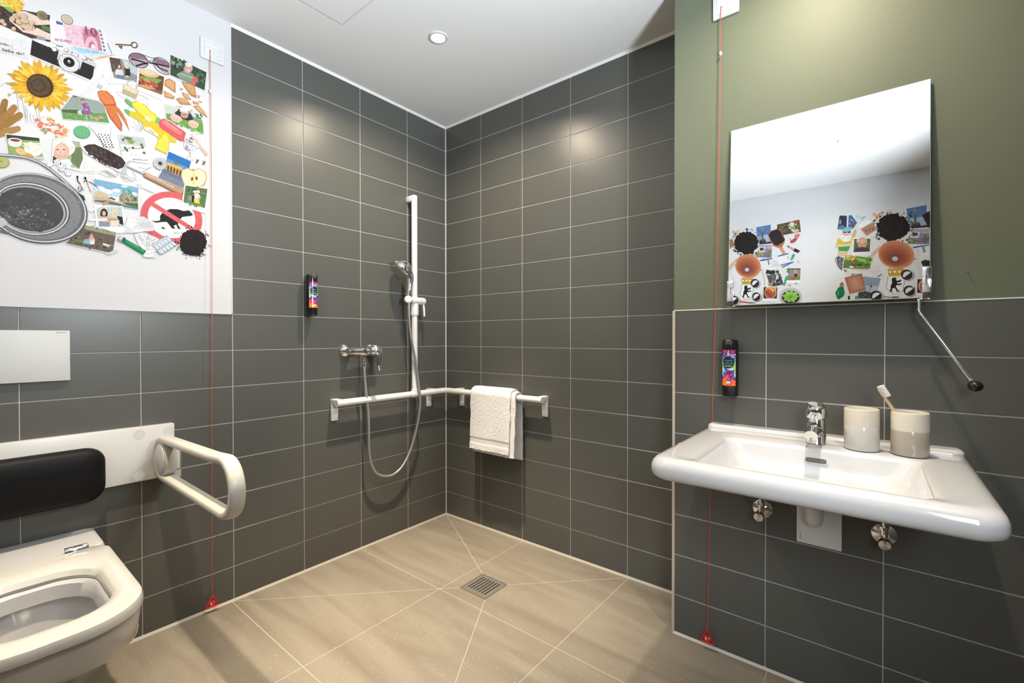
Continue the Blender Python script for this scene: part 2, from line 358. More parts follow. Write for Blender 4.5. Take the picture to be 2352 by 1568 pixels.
# light settings: four warm downlights, one cool fill lamp and an added cool light for the basin, both behind the photographer
LAMP_C = (1, .835, .63)
BEAM_W, BEAM_DEG, WIDE_W, WIDE_SPREAD = 310, 52, 14.5, 150
LAMP_B, LAMP_D, LAMP_E = (.11, .66), (.20, .25), (.62, .28)
FL_LOC, FL_AIM, FL_W, FL_SP = (-1.25, -2.66, 1.55), (-1.22, -.3, 2.72), 31.5, 113
BASIN_FILL_W, UP_C = 2.1, (.85, .935, 1)
EXPOSURE = 0
MURAL_A = """p 4a3d3c -9180,10448 -9059,10471 -8860,10528 -8585,10609 -8582,10181 -8777,10130 -9122,10173 -9182,10186
g 5a4c48,3a302f,66564e 26 15.3 33.2 -8914,10368 237.9,2.2 -44.6,-197.3
p 5d7a4c -8698,10406 -8586,10410 -8581,10341 -8665,10329
p e6cdc4 -8966,10470 -8860,10521 -8720,10512 -8591,10518 -8586,10457 -8742,10367 -8808,10363 -8850,10433 -8935,10441
e 8f7158 14 -9098,10233 26.6,-0.1 -8.6,-38.5
e d3b99c 14 -9101,10237 24.0,-0.1 -7.3,-32.7
e 8f7158 14 -9073,10201 24.9,-0.2 -6.5,-29.0
e d3b99c 14 -9076,10205 22.4,-0.2 -5.5,-24.6
e 8f7158 14 -8953,10387 41.3,0.5 -11.1,-49.1
e d3b99c 14 -8956,10391 37.1,0.4 -9.4,-41.7
e 8f7158 14 -8995,10318 29.2,0.1 -13.1,-58.6
e d3b99c 14 -8998,10323 26.3,0.1 -11.2,-49.8
e 8f7158 14 -8921,10419 39.6,0.6 -8.2,-36.2
e d3b99c 14 -8924,10424 35.6,0.6 -6.9,-30.7
e 8f7158 14 -8874,10430 45.0,0.7 -11.2,-49.6
e d3b99c 14 -8877,10434 40.5,0.7 -9.6,-42.2
e 8f7158 14 -8901,10284 54.7,0.0 -12.7,-55.9
e d3b99c 14 -8904,10289 49.2,0.0 -10.8,-47.5
e 8f7158 14 -8922,10319 39.6,0.2 -11.1,-49.2
e d3b99c 14 -8925,10324 35.6,0.2 -9.5,-41.8
e 8f7158 14 -8863,10366 50.1,0.5 -11.3,-49.6
e d3b99c 14 -8867,10370 45.1,0.4 -9.6,-42.1
e 8f7158 14 -8788,10375 36.7,0.4 -8.4,-36.7
e d3b99c 14 -8791,10380 33.0,0.3 -7.1,-31.2
e 8f7158 14 -8980,10181 24.4,-0.3 -8.1,-35.8
e d3b99c 14 -8983,10186 22.0,-0.2 -6.8,-30.4
p e6cdc4 -9034,10318 -9009,10294 -8957,10268 -8878,10218 -8776,10255 -8732,10333 -8654,10318 -8581,10309 -8582,10213 -8644,10197 -8776,10201 -8884,10184 -8988,10259
e d3b99c 16 -8819,10287 65.9,17.9 -7.1,-58.8
g a98a6c,e0cbb2 12 6.5 11.7 -8819,10287 54.0,28.4 -0.3,-43.6
t e8c048,d9ab38,efce62 34 0.2 0.2 0.12 0 -8965,10569 99.1,-11.8 -33.9,-122.9
t efd25e,e0b440 22 0 0.3 0.15 0 -8965,10572 58.5,-6.9 -19.9,-72.1
t e3d65a,d9c84a 18 0.2 0.3 0.15 0 -9104,10529 60.9,34.6 -0.5,-75.4
p 86b35c -9094,10463 -9028,10489 -8976,10459 -8985,10418 -9034,10425
p dfe0e4 -9182,10156 -9122,10166 -8871,10125 -8825,9792 -9124,9756 -9184,9745
p e9eaed -9182,10149 -9122,10158 -8876,10119 -9000,10009 -9183,9999
e 6d6448 20 -8670,10555 59.6,-16.4 -23.8,-70.4
e 94896a 20 -8671,10556 51.9,-14.3 -20.4,-60.3
e 7d7253 20 -8666,10552 42.3,-11.6 -15.3,-45.2
p cfdde6 -8403,10173 -8332,10224 -7768,10363 -8106,10101 -8162,10158
p eccfae -8137,10128 -7828,10343 -7769,10360 -8106,10104
p e5a98a -7998,10219 -7828,10338 -7789,10348 -8037,10164
p dfe8ee -7906,10554 -7815,10393 -7768,10363 -7881,10318
p a7cde0 -8355,10262 -7868,10376 -7871,10323 -8124,10223 -8248,10167
s 4f8fb4 9 -8149,10281 -8112,10232
s 4f8fb4 9 -8086,10295 -8049,10249
s 4f8fb4 7 -8036,10306 -8004,10264
s 5a7fa8 12 -7887,10512 -7828,10352
p efe9f0 -8591,10553 -8430,10561 -8002,10700 -7903,10666 -7875,10321 -7953,10329 -8576,10184
p e6c6d4 -8434,10563 -8002,10691 -7949,10336 -8391,10244
g dcb2c6,efd6e0,e0bccb 22 11.3 22.6 -8282,10462 106.4,24.0 -15.7,-104.5
p c77f97 -8215,10596 -8008,10651 -7953,10340 -8173,10302
p dfa9bb -8218,10603 -8194,10607 -8187,10528 -8214,10522
p e3b9c7 -8173,10302 -8167,10405 -8141,10485 -8091,10527 -8041,10511 -8016,10447 -8004,10338
p c2788f -8130,10315 -8121,10395 -8098,10437 -8067,10439 -8048,10398 -8042,10330
p f5eef2 -8096,10324 -8091,10380 -8071,10403 -8051,10388 -8042,10333
p 5566a8 -8519,10557 -8438,10563 -8436,10526 -8510,10506
p e9e2dc -8008,10695 -7967,10706 -7902,10342 -7938,10333
p 6a9a74 -7998,10680 -7970,10688 -7962,10652 -7992,10646
p 7a6a9a -7987,10621 -7958,10629 -7951,10594 -7981,10587
p b08a50 -7976,10562 -7947,10570 -7940,10535 -7969,10528
p 5d7f8c -7964,10504 -7936,10511 -7928,10476 -7958,10469
p 5d7f8c -7953,10445 -7925,10452 -7917,10417 -7947,10410
p 5d7f8c -7942,10386 -7913,10393 -7906,10357 -7936,10351
s d98a6c 7 -8271,10337 -8247,10329
s d98a6c 7 -8265,10320 -8283,10298
e 857c6a 20 -8386,10645 64.4,-25.3 -29.5,-75.2
e d8d2c2 20 -8386,10646 56.6,-22.2 -24.8,-63.2
e c4bba4 20 -8383,10642 46.9,-18.4 -18.8,-47.9
e 5f5748 6 -8325,10621 4.1,2.2 -0.0,-5.6
e 5f5748 6 -8338,10598 4.1,2.2 -0.0,-5.6
e 5f5748 6 -8357,10581 4.1,2.1 -0.0,-5.6
e 5f5748 6 -8380,10572 4.0,2.1 -0.0,-5.5
e 5f5748 6 -8403,10572 4.0,2.1 -0.0,-5.5
e 5f5748 6 -8423,10580 4.0,2.1 -0.0,-5.5
e 5f5748 6 -8440,10596 4.0,2.1 -0.0,-5.5
e 5f5748 6 -8450,10618 4.0,2.1 -0.0,-5.5
e 5f5748 6 -8452,10643 4.0,2.2 -0.0,-5.5
e 5f5748 6 -8446,10668 4.0,2.2 -0.0,-5.5
e 5f5748 6 -8433,10691 4.0,2.2 -0.0,-5.5
e 5f5748 6 -8415,10708 4.0,2.2 -0.0,-5.5
e 5f5748 6 -8393,10717 4.0,2.2 -0.0,-5.5
e 5f5748 6 -8369,10718 4.0,2.2 -0.0,-5.6
e 5f5748 6 -8348,10710 4.1,2.2 -0.0,-5.6
e 5f5748 6 -8332,10694 4.1,2.2 -0.0,-5.6
e 5f5748 6 -8322,10672 4.1,2.2 -0.0,-5.6
e 5f5748 6 -8319,10646 4.1,2.2 -0.0,-5.6
s 6e5434 19 -7486,10646 -7495,10630 -7507,10618 -7521,10611 -7535,10610 -7547,10614 -7556,10624 -7560,10639 -7560,10656 -7554,10673 -7545,10688 -7533,10701 -7519,10708 -7505,10709 -7493,10705 -7484,10695 -7480,10680 -7480,10663 -7486,10646
s 7d6140 23 -7781,10542 -7566,10633
p 6e5434 -7741,10541 -7686,10563 -7691,10505 -7713,10501 -7715,10528 -7727,10508
p 9a9ba0 -8738,10209 -8644,10221 -8635,10154 -8738,10134
p c9cad0 -8777,10146 -8519,10188 -8356,10196 -8112,10132 -8031,10086 -8038,9998 -8788,10078
p e6e7ea -8760,10142 -8519,10180 -8356,10188 -8125,10134 -8075,10090 -8113,10081 -8766,10101
p 2b2829 -8786,10110 -8057,10027 -8087,9781 -8808,9869
g 383435,211f20 40 9.6 17.9 -8451,9972 298.0,-43.4 -34.0,-119.4
p d7d8dc -8808,9869 -8087,9781 -8096,9743 -8792,9834
p d4d5d9 -8485,10100 -8332,10175 -8200,10074 -8237,9907 -8429,9885 -8509,9944
e 55555a 20 -8537,10083 31.3,-4.2 -11.4,-40.7
e eeeef0 20 -8540,10085 25.1,-3.4 -8.9,-31.5
e 55555a 20 -8401,10138 25.8,-3.3 -9.4,-33.1
e eeeef0 20 -8403,10140 20.6,-2.6 -7.3,-25.6
e 55555a 20 -8183,10111 29.2,-3.7 -10.7,-36.6
e eeeef0 20 -8186,10114 23.4,-3.0 -8.3,-28.4
p 8e8f94 -8338,10148 -8248,10142 -8254,10089 -8342,10097
p f0f0f2 -8326,10137 -8263,10132 -8266,10098 -8329,10103
s 7d7e84 19 -8520,10156 -8438,10172
s 9b9ca2 26 -8150,10131 -8075,10116
s 66676d 9 -8147,10115 -8148,10082
s 66676d 9 -8113,10115 -8113,10081
e 96979d 20 -8369,9942 121.3,-32.4 -48.8,-146.5
e e2e3e7 20 -8369,9945 110.8,-29.6 -44.3,-132.9
e aeb0b6 20 -8369,9948 89.9,-24.0 -36.3,-109.1
e efeff2 20 -8367,9949 83.7,-22.3 -32.9,-98.9
e 353437 20 -8369,9958 64.8,-17.2 -27.3,-81.8
e 1c1b1d 20 -8369,9965 52.3,-13.8 -21.6,-64.8
e 6f6f76 20 -8367,9963 20.9,-5.5 -8.5,-25.6
e d5d5da 20 -8369,9978 12.5,-3.3 -5.7,-17.1
s b4b5bb 11 -8456,9929 -8462,9937 -8468,9946 -8474,9957 -8477,9969 -8480,9981 -8481,9992 -8480,10003 -8477,10011 -8474,10017 -8469,10021 -8462,10022 -8456,10020 -8449,10016 -8442,10009
s 6d6c70 3 -9148,9208 -9061,9335 -8974,9266 -8964,9247 -8919,8796 -8977,8790
s 6d6c70 3 -9061,9335 -9056,9292
s 6d6c70 3 -8906,9187 -8861,8794 -8708,8834 -8723,9104
s 6d6c70 3 -8948,9185 -8906,9187 -8912,9123 -8944,9110
s 6d6c70 3 -8870,9062 -8863,8864
s 6d6c70 3 -8817,8959 -8807,8830
s 6d6c70 3 -8784,8940 -8769,8828
s 6d6c70 3 -8757,9044 -8730,8881
s 6d6c70 3 -8849,9024 -8845,8816
e 8a898d 20 -9032,9154 16.5,6.8 -0.1,-21.3
e d0d0d4 20 -9032,9154 9.3,3.8 -0.1,-12.2
t d8a62c,c99728,dcae3c 30 0.3 0.17 0.09 0 -8693,9432 338.9,-50.4 -100.1,-386.3
t eabf3d,e2b233,f0cc55 28 0.28 0.17 0.1 0.5 -8699,9432 292.3,-43.5 -87.2,-336.8
t d59d3c,c98f3a 26 0.3 0.16 0.15 0 -8702,9431 194.7,-29.0 -59.5,-229.9
p 4a3420 -8562,9396 -8579,9355 -8601,9317 -8629,9286 -8660,9262 -8693,9246 -8727,9240 -8759,9243 -8789,9256 -8814,9277 -8833,9306 -8846,9341 -8852,9380 -8851,9421 -8842,9463 -8827,9503 -8806,9540 -8779,9572 -8749,9597 -8716,9613 -8682,9621 -8649,9619 -8619,9607 -8593,9586 -8572,9558 -8559,9522 -8552,9482 -8553,9439
e 5f4830 20 -8713,9429 119.9,-28.6 -46.8,-159.8
e 4c3d2c 20 -8721,9428 84.8,-20.3 -31.4,-107.5
e 544a3a 20 -8729,9429 59.7,-14.3 -21.4,-73.2
g 382615,6e5432,2c1d10 60 4.0 7.9 -8705,9430 130.1,-31.0 -50.2,-171.3
p 9a7340 -9078,8796 -9087,8767 -9103,8743 -9123,8731 -9142,8731 -9157,8745 -9164,8769 -9163,8799 -9114,9025 -9107,9048 -9094,9066 -9079,9077 -9064,9077 -9052,9066 -9046,9048 -9047,9024
p a87f49 -9069,8700 -9084,8678 -9103,8666 -9121,8666 -9135,8679 -9143,8702 -9142,8730 -9133,8759 -9015,8995 -9001,9015 -8985,9026 -8969,9026 -8956,9015 -8949,8996 -8950,8971 -8958,8946
p 9f7842 -9048,8649 -9066,8634 -9085,8630 -9101,8639 -9111,8660 -9113,8687 -9107,8716 -9093,8741 -8949,8916 -8933,8931 -8917,8934 -8902,8927 -8893,8909 -8891,8885 -8897,8860 -8909,8838
p b0874e -9143,8458 -9161,8450 -9178,8456 -9190,8473 -9195,8499 -9191,8527 -9180,8554 -9163,8573 -8956,8707 -8942,8713 -8930,8709 -8920,8697 -8917,8678 -8920,8657 -8928,8638 -8941,8624
b a17a45 20 0.05 -9152,8696 80.5,29.4 -0.9,-135.5
s 7d5b30 6 -9089,8961 -9078,8859
s 7d5b30 6 -9059,8836 -9019,8813
s 7d5b30 5 -9008,8794 -8977,8783
p f0f0f2 -8057,9897 -7864,9888 -8022,9422 -8240,9493
s 8a8a90 4 -8039,9863 -8015,9861
s 8a8a90 4 -8006,9860 -7985,9858
s 8a8a90 4 -7972,9858 -7948,9857
s 8a8a90 4 -8050,9839 -8030,9836
s 8a8a90 4 -8017,9837 -7993,9835
s 8a8a90 4 -7984,9834 -7963,9832
s 8a8a90 4 -8062,9816 -8041,9813
s 8a8a90 4 -8029,9813 -8005,9812
s 8a8a90 4 -7996,9811 -7969,9810
s 8a8a90 4 -8073,9792 -8052,9789
s 8a8a90 4 -8040,9789 -8018,9787
s 8a8a90 4 -8007,9787 -7982,9786
s 8a8a90 4 -8085,9769 -8057,9769
s 8a8a90 4 -8052,9766 -8027,9765
s 8a8a90 4 -8019,9763 -7995,9762
s 8a8a90 4 -8096,9745 -8069,9745
s 8a8a90 4 -8063,9742 -8043,9739
s 8a8a90 4 -8030,9740 -8004,9739
s 8a8a90 4 -8108,9722 -8085,9720
s 8a8a90 4 -8075,9719 -8054,9716
s 8a8a90 4 -8042,9716 -8021,9713
s 8a8a90 4 -8119,9698 -8097,9696
s 8a8a90 4 -8086,9696 -8060,9695
s 8a8a90 4 -8054,9693 -8032,9690
s 8a8a90 4 -8130,9675 -8106,9674
s 8a8a90 4 -8098,9672 -8073,9671
s 8a8a90 4 -8065,9669 -8042,9667
s 8a8a90 4 -8142,9652 -8118,9650
s 8a8a90 4 -8109,9649 -8089,9646
s 8a8a90 4 -8077,9646 -8056,9643
s 8a8a90 4 -8153,9629 -8132,9626
s 8a8a90 4 -8121,9626 -8096,9625
s 8a8a90 4 -8088,9623 -8065,9621
s 8a8a90 4 -8164,9606 -8142,9603
s 8a8a90 4 -8132,9603 -8108,9601
s 8a8a90 4 -8100,9599 -8076,9597
s 8a8a90 4 -8176,9583 -8154,9580
s 8a8a90 4 -8143,9579 -8117,9578
s 8a8a90 4 -8111,9576 -8086,9575
s 8a8a90 4 -8187,9560 -8165,9557
s 8a8a90 4 -8155,9556 -8130,9555
s 8a8a90 4 -8122,9553 -8098,9551
s 8a8a90 4 -8198,9537 -8172,9536
s 8a8a90 4 -8166,9533 -8141,9532
s 8a8a90 4 -8134,9530 -8112,9527
s 77777d 6 -8007,9758 -8027,9682
s 77777d 6 -7995,9757 -8014,9681
s 77777d 6 -7982,9755 -8002,9679
s 77777d 6 -7969,9754 -7989,9678
s 77777d 6 -7956,9753 -7976,9677
p d9dcd8 -7974,9942 -7948,9950 -7838,9831 -7865,9802
p f2f2f4 -7875,10295 -7451,10408 -7468,9963 -7832,9842
p 8b8f90 -7866,10282 -7461,10389 -7492,10006 -7807,9951
p 5f4a44 -7866,10282 -7722,10319 -7702,10151 -7830,10041
p b9c6c9 -7695,10325 -7461,10389 -7481,10127 -7641,10161
s 4e8a6c 12 -7816,10185 -7790,10111
s 4a4a50 11 -7654,10260 -7586,10204
s 4a4a50 9 -7599,10304 -7668,10166
e 6d4630 20 -7733,10175 32.4,14.9 -0.3,-52.3
e d8b19c 20 -7733,10175 17.6,8.1 -0.2,-31.4
p d6d4d6 -7777,10117 -7689,10139 -7676,10049 -7791,10016
p 6f7f95 -7764,10027 -7669,10052 -7676,9979 -7764,9958
e e2d3b5 20 -7630,10254 30.3,14.0 -0.3,-52.8
e dcbaa6 20 -7627,10247 16.6,7.6 -0.2,-28.2
p 2d2b2e -7657,10180 -7586,10204 -7579,10083 -7655,10050
e ddc0ae 20 -7628,10053 24.8,11.0 -0.1,-17.6
p f4f4f6 -7452,10283 -7069,10310 -7109,9834 -7487,9875
p 6f4635 -7445,10268 -7088,10286 -7121,9936 -7475,9948
p 8d5f47 -7469,9981 -7114,10004 -7121,9936 -7475,9948
e d9b98e 20 -7315,10246 148.9,20.7 -13.1,-69.1
e e6cfa8 20 -7330,10257 113.1,15.9 -8.0,-42.2
p 7fa052 -7453,10139 -7257,10199 -7122,10212 -7168,10137 -7301,10116 -7446,10098
e b35444 20 -7316,10064 133.4,10.1 -12.4,-57.5
g c96a50,8f4a6c,d98a5c,7a3a34,b7b07a 40 11.4 22.8 -7316,10073 140.4,10.7 -13.2,-61.4
e c99b68 20 -7346,9988 126.9,14.6 -5.8,-30.5
p b7a4ad -7605,10424 -7570,10485 -7486,10534 -7372,10535 -7321,10478 -7344,10377 -7416,10290 -7515,10271 -7578,10313
p 8d6f7d -7602,10425 -7570,10481 -7486,10531 -7372,10532 -7323,10477 -7444,10447 -7557,10394
p b9a6b0 -7255,10536 -7180,10590 -7059,10592 -6975,10538 -6964,10449 -7014,10362 -7121,10360 -7211,10429
p 8f7180 -7255,10533 -7180,10586 -7059,10588 -6979,10536 -7090,10476 -7211,10475
s 3b3335 10 -7335,10384 -7358,10343 -7395,10310 -7439,10289 -7487,10283 -7531,10293 -7567,10316 -7591,10350 -7600,10392 -7592,10436 -7570,10477 -7535,10510 -7491,10531 -7444,10538 -7398,10530 -7361,10507 -7336,10472 -7327,10429 -7335,10384
s 3b3335 10 -6987,10403 -7017,10365 -7059,10341 -7107,10332 -7155,10341 -7198,10366 -7231,10404 -7249,10449 -7251,10498 -7237,10544 -7207,10582 -7167,10607 -7119,10616 -7071,10608 -7027,10584 -6993,10546 -6974,10500 -6972,10450 -6987,10403
s 2c2527 25 -7571,10387 -7444,10411 -7329,10411
s 2c2527 25 -7501,10296 -7401,10378 -7329,10420
s 2c2527 26 -7314,10445 -7211,10466 -6998,10509
s 2c2527 23 -7226,10459 -7136,10409 -7030,10411
s 3b3335 8 -7472,10541 -7371,10544 -7269,10548 -7180,10594
s 3b3335 8 -7331,10446 -7299,10488 -7255,10491
p eef0ef -6997,10751 -6390,10685 -6430,10295 -7007,10352
p 3f4f40 -6988,10741 -6401,10677 -6437,10306 -6996,10364
g 4f6a4c,2e3a30,8fa09a,6b8a5e 36 15.6 31.3 -6841,10638 128.7,-14.8 -42.6,-121.6
g 4f6a4c,2e3a30,5f7d56 24 16.3 29.0 -6514,10517 75.8,-9.3 -52.6,-145.5
p 8f8a8c -6905,10410 -6761,10560 -6639,10549 -6581,10468 -6632,10330 -6842,10353
p 7d95a8 -6761,10532 -6663,10537 -6697,10417 -6778,10420
e d9a99c 20 -6704,10615 64.4,1.9 -27.3,-98.7
e efe6e4 20 -6703,10686 55.2,2.0 -11.4,-41.2
e f0dada 20 -6704,10577 21.5,0.6 -4.0,-14.4
p 9cc08a -6850,10406 -6865,10415 -6866,10438 -6853,10461 -6833,10471 -6605,10477 -6590,10467 -6589,10444 -6603,10421 -6624,10411
p 6d9a60 -6845,10413 -6850,10417 -6851,10425 -6846,10434 -6839,10438 -6611,10443 -6605,10439 -6605,10430 -6610,10422 -6618,10418
e d9635c 20 -6594,10447 46.7,20.4 -0.3,-61.9
p d9635c -6623,10430 -6581,10439 -6599,10315 -6632,10311
p b9824f -7077,10232 -7007,10290 -6914,10256 -6915,10059 -7001,10098 -7092,10133
p d9a878 -7062,10223 -7006,10268 -6932,10244 -6932,10096 -7001,10124 -7074,10148
p b9824f -6819,10317 -6697,10340 -6607,10331 -6570,10101 -6658,10108 -6763,10217
p d9a878 -6792,10299 -6695,10320 -6623,10315 -6593,10143 -6663,10146 -6748,10226
p b9824f -7101,10028 -7001,10014 -6926,9983 -6947,9929 -7078,9913
p d9a878 -7083,10018 -7003,10009 -6943,9988 -6960,9947 -7065,9932
p b9824f -6908,9949 -6844,10003 -6748,10023 -6659,9931 -6829,9877
p d9a878 -6886,9954 -6835,9996 -6758,10013 -6687,9946 -6823,9902
p b9824f -6634,9925 -6534,9974 -6449,9900 -6385,9787 -6534,9847
p d9a878 -6609,9919 -6528,9958 -6461,9903 -6409,9820 -6529,9863
p b9824f -6812,10121 -6715,10113 -6658,10031 -6715,10017 -6796,10051
p d9a878 -6797,10111 -6720,10108 -6674,10047 -6720,10036 -6785,10060
p b9824f -6566,10165 -6507,10169 -6533,10110
p d9a878 -6560,10166 -6513,10171 -6533,10126
p b9824f -6642,10018 -6542,10039 -6533,9994 -6625,9967
p d9a878 -6630,10019 -6550,10037 -6544,10003 -6617,9981
p b9824f -6843,10183 -6795,10194 -6811,10149 -6843,10145
p d9a878 -6839,10184 -6801,10194 -6814,10160 -6839,10156
p b9824f -6533,10071 -6474,10066 -6516,10029
p d9a878 -6528,10073 -6481,10070 -6515,10042
p b9824f -6916,9814 -6797,9851 -6845,9785 -6901,9782
p d9a878 -6906,9817 -6811,9848 -6849,9797 -6894,9794
p b9824f -6684,9838 -6634,9848 -6659,9790
p d9a878 -6679,9840 -6639,9848 -6659,9805
s a8713f 7 -6876,9971 -6845,9880
s a8713f 7 -6844,9969 -6813,9893
s a8713f 7 -6812,9967 -6781,9905
s a8713f 7 -6780,9964 -6748,9918
s a8713f 7 -6748,9962 -6716,9931
s a8713f 7 -6716,9960 -6683,9944
s b58150 5 -6779,10286 -6682,10107
s b58150 5 -6750,10280 -6662,10115
s b58150 5 -6720,10273 -6643,10124
s b58150 5 -6691,10267 -6623,10132
s b58150 5 -6662,10260 -6603,10140
s 6d6c70 3 -7779,9709 -7712,9658 -7477,9683 -7332,9786 -7348,9617
s 6d6c70 3 -7779,9709 -7698,9751
s 6d6c70 4 -7476,9808 -7332,9786
s 6d6c70 3 -7548,9531 -7611,9515 -7604,9456
s a9abae 23 -7632,9888 -7622,9950 -7587,9995 -7531,10013 -7486,9973 -7501,9842
s d6d8da 9 -7632,9888 -7622,9950 -7587,9995 -7531,10013 -7486,9973 -7501,9842
p b9a78a -7670,9907 -7464,9876 -7505,9704 -7695,9735
p dccfb6 -7665,9902 -7476,9874 -7496,9791 -7681,9811
p eef0ee -8334,9454 -8003,9484 -7932,9441 -7862,9142 -8448,8994 -8473,9138
p 98a39e -8327,9440 -8009,9469 -7941,9425 -7911,9304 -8433,9137 -8466,9141
p 6f9a5c -8466,9141 -8290,9176 -7911,9304 -7870,9147 -8446,9003
p 4d6a46 -8466,9149 -8242,9227 -8080,9239 -8118,9191 -8457,9112
g 5d8a4c,86b070 26 11.5 21.5 -8181,9118 246.0,56.8 -4.2,-51.3
s 8a948f 4 -8361,9386 -7952,9441
s 8a948f 4 -8361,9340 -7952,9400
s 8a948f 4 -8361,9294 -7952,9360
s 8a948f 4 -8362,9248 -7952,9319
s 55605c 22 -8325,9422 -8277,9428
p 8f5f94 -8241,9327 -8179,9368 -8130,9337 -8103,9214 -8193,9163 -8205,9275
g c89ac8,6a3f7a,e0b8d8 16 7.2 13.0 -8161,9283 43.5,16.9 -0.5,-83.6
e 4a3a30 20 -8210,9397 19.7,7.9 -0.2,-26.6
e d9b3a0 20 -8209,9386 12.3,4.9 -0.1,-20.0
s d9b3a0 13 -8235,9321 -8198,9277
s d9b3a0 14 -8168,9181 -8156,9102
s d9b3a0 14 -8125,9206 -8087,9144
e e48aa0 20 -8040,9160 26.3,-10.5 -9.0,-23.8
e e48aa0 20 -7976,9207 31.4,-3.4 -5.4,-21.2
s e48aa0 6 -8011,9215 -7992,9205
s 69b0b0 7 -8112,9193 -8131,9086
g e8a7a0,a0cfe0,e8d8a0 7 14.2 21.3 -8242,9178 31.8,12.1 -0.3,-39.8
p f4e6b4 -8502,8819 -8520,8819 -8508,8854 -8490,8855
p ea8a66 -8476,8844 -8489,8861 -8448,8900 -8433,8883
p 8aa860 -8515,8866 -8527,8882 -8489,8917 -8476,8901
p f2d98a -8743,8768 -8748,8787 -8710,8811 -8704,8793
p ef9f6a -8412,8763 -8431,8766 -8414,8804 -8395,8802
p ef9f6a -8598,8827 -8607,8843 -8572,8871 -8563,8856
p f2d98a -8647,8811 -8665,8806 -8663,8838 -8645,8844
p ea8a66 -8690,8719 -8706,8723 -8690,8757 -8673,8754
p f4e6b4 -8563,8751 -8590,8746 -8583,8795 -8556,8802
p f4e6b4 -8639,8767 -8666,8752 -8678,8795 -8651,8812
p e96a5c -8535,8754 -8531,8771 -8501,8775 -8504,8758
p f0c768 -8515,8734 -8535,8736 -8518,8777 -8498,8776
p e87562 -8764,8875 -8756,8897 -8719,8897 -8726,8875
p f4e6b4 -8424,8848 -8443,8851 -8424,8891 -8404,8889
p e96a5c -8674,8805 -8691,8798 -8693,8827 -8676,8835
p e87562 -8509,8735 -8519,8747 -8490,8773 -8480,8762
p e87562 -8739,8848 -8756,8841 -8758,8870 -8741,8878
p 8aa860 -8668,8718 -8685,8728 -8656,8768 -8639,8760
p ef9f6a -8453,8739 -8475,8737 -8465,8779 -8442,8782
p f2d98a -8470,8705 -8474,8726 -8433,8747 -8428,8727
p 8aa860 -8662,8815 -8672,8826 -8645,8855 -8634,8844
p ea8a66 -8419,8792 -8444,8786 -8440,8832 -8414,8839
p e96a5c -8635,8765 -8633,8788 -8591,8800 -8592,8777
p e96a5c -8628,8749 -8622,8776 -8575,8783 -8580,8757
p ef9f6a -8565,8899 -8582,8881 -8604,8903 -8587,8921
p f2d98a -8480,8797 -8488,8811 -8455,8837 -8447,8823
p 8aa860 -8644,8688 -8669,8690 -8649,8742 -8623,8741
p e96a5c -8547,8736 -8562,8745 -8536,8780 -8521,8772
p e87562 -8439,8821 -8445,8839 -8405,8866 -8397,8847
p ea8a66 -8584,8851 -8581,8879 -8531,8893 -8533,8866
p f0c768 -8599,8912 -8606,8930 -8568,8957 -8560,8940
p f4e6b4 -8419,8735 -8419,8757 -8377,8773 -8376,8751
p f0c768 -8509,8781 -8517,8793 -8489,8817 -8480,8806
p ef9f6a -8708,8777 -8730,8778 -8715,8823 -8692,8824
p e87562 -8658,8822 -8659,8847 -8612,8868 -8610,8844
p f0c768 -8448,8740 -8440,8763 -8401,8763 -8409,8740
p f2d98a -8544,8871 -8557,8880 -8531,8913 -8518,8905
p f4e6b4 -8548,8910 -8572,8889 -8595,8921 -8572,8943
p f4e6b4 -8628,8959 -8617,8987 -8572,8987 -8582,8959
p e87562 -8538,8766 -8536,8793 -8486,8808 -8487,8781
p f0c768 -8712,8891 -8725,8898 -8703,8930 -8689,8924
p 8aa860 -8617,8914 -8631,8927 -8596,8967 -8580,8955
p e87562 -8721,8796 -8740,8792 -8735,8827 -8716,8832
p e87562 -8592,8927 -8579,8953 -8538,8948 -8549,8922
p e96a5c -8703,8760 -8722,8768 -8694,8812 -8675,8805
p e96a5c -8722,8837 -8713,8862 -8671,8862 -8680,8836
p e96a5c -8462,8846 -8489,8830 -8502,8870 -8476,8887
p ea8a66 -8470,8734 -8491,8741 -8465,8786 -8443,8780
p ea8a66 -8514,8733 -8541,8718 -8552,8761 -8525,8777
p f0c768 -8603,8940 -8623,8928 -8632,8957 -8613,8970
p ea8a66 -8727,8778 -8742,8787 -8715,8823 -8700,8815
p f0c768 -8422,8838 -8404,8862 -8368,8846 -8385,8821
p 8aa860 -8677,8755 -8679,8774 -8642,8790 -8640,8771
p ef9f6a -8425,8792 -8448,8795 -8427,8843 -8403,8840
p ea8a66 -8688,8830 -8680,8848 -8651,8844 -8660,8825
p ea8a66 -8506,8684 -8523,8668 -8543,8691 -8526,8707
p f0c768 -8589,8892 -8581,8920 -8534,8924 -8542,8896
p f4e6b4 -8687,8952 -8678,8971 -8649,8966 -8657,8948
p ea8a66 -8735,8867 -8732,8887 -8697,8895 -8699,8875
p f2d98a -8496,8670 -8505,8692 -8457,8726 -8446,8704
p e96a5c -8575,8862 -8569,8880 -8539,8881 -8544,8863
p f4e6b4 -8658,8780 -8685,8774 -8680,8824 -8652,8831
p e96a5c -8491,8744 -8473,8772 -8432,8756 -8449,8728
p f2d98a -8575,8739 -8590,8752 -8555,8790 -8540,8778
e 5a8a68 20 -8219,8868 102.3,1.1 -19.7,-109.9
e 6fb585 20 -8221,8874 97.5,1.1 -18.4,-103.1
s 5fa575 3 -8149,8875 -8158,8849 -8174,8827 -8196,8810 -8221,8801 -8246,8801 -8267,8810 -8283,8826 -8292,8848 -8291,8873 -8283,8898 -8266,8920 -8245,8937 -8220,8946 -8195,8947 -8173,8938 -8157,8922 -8149,8900 -8149,8875
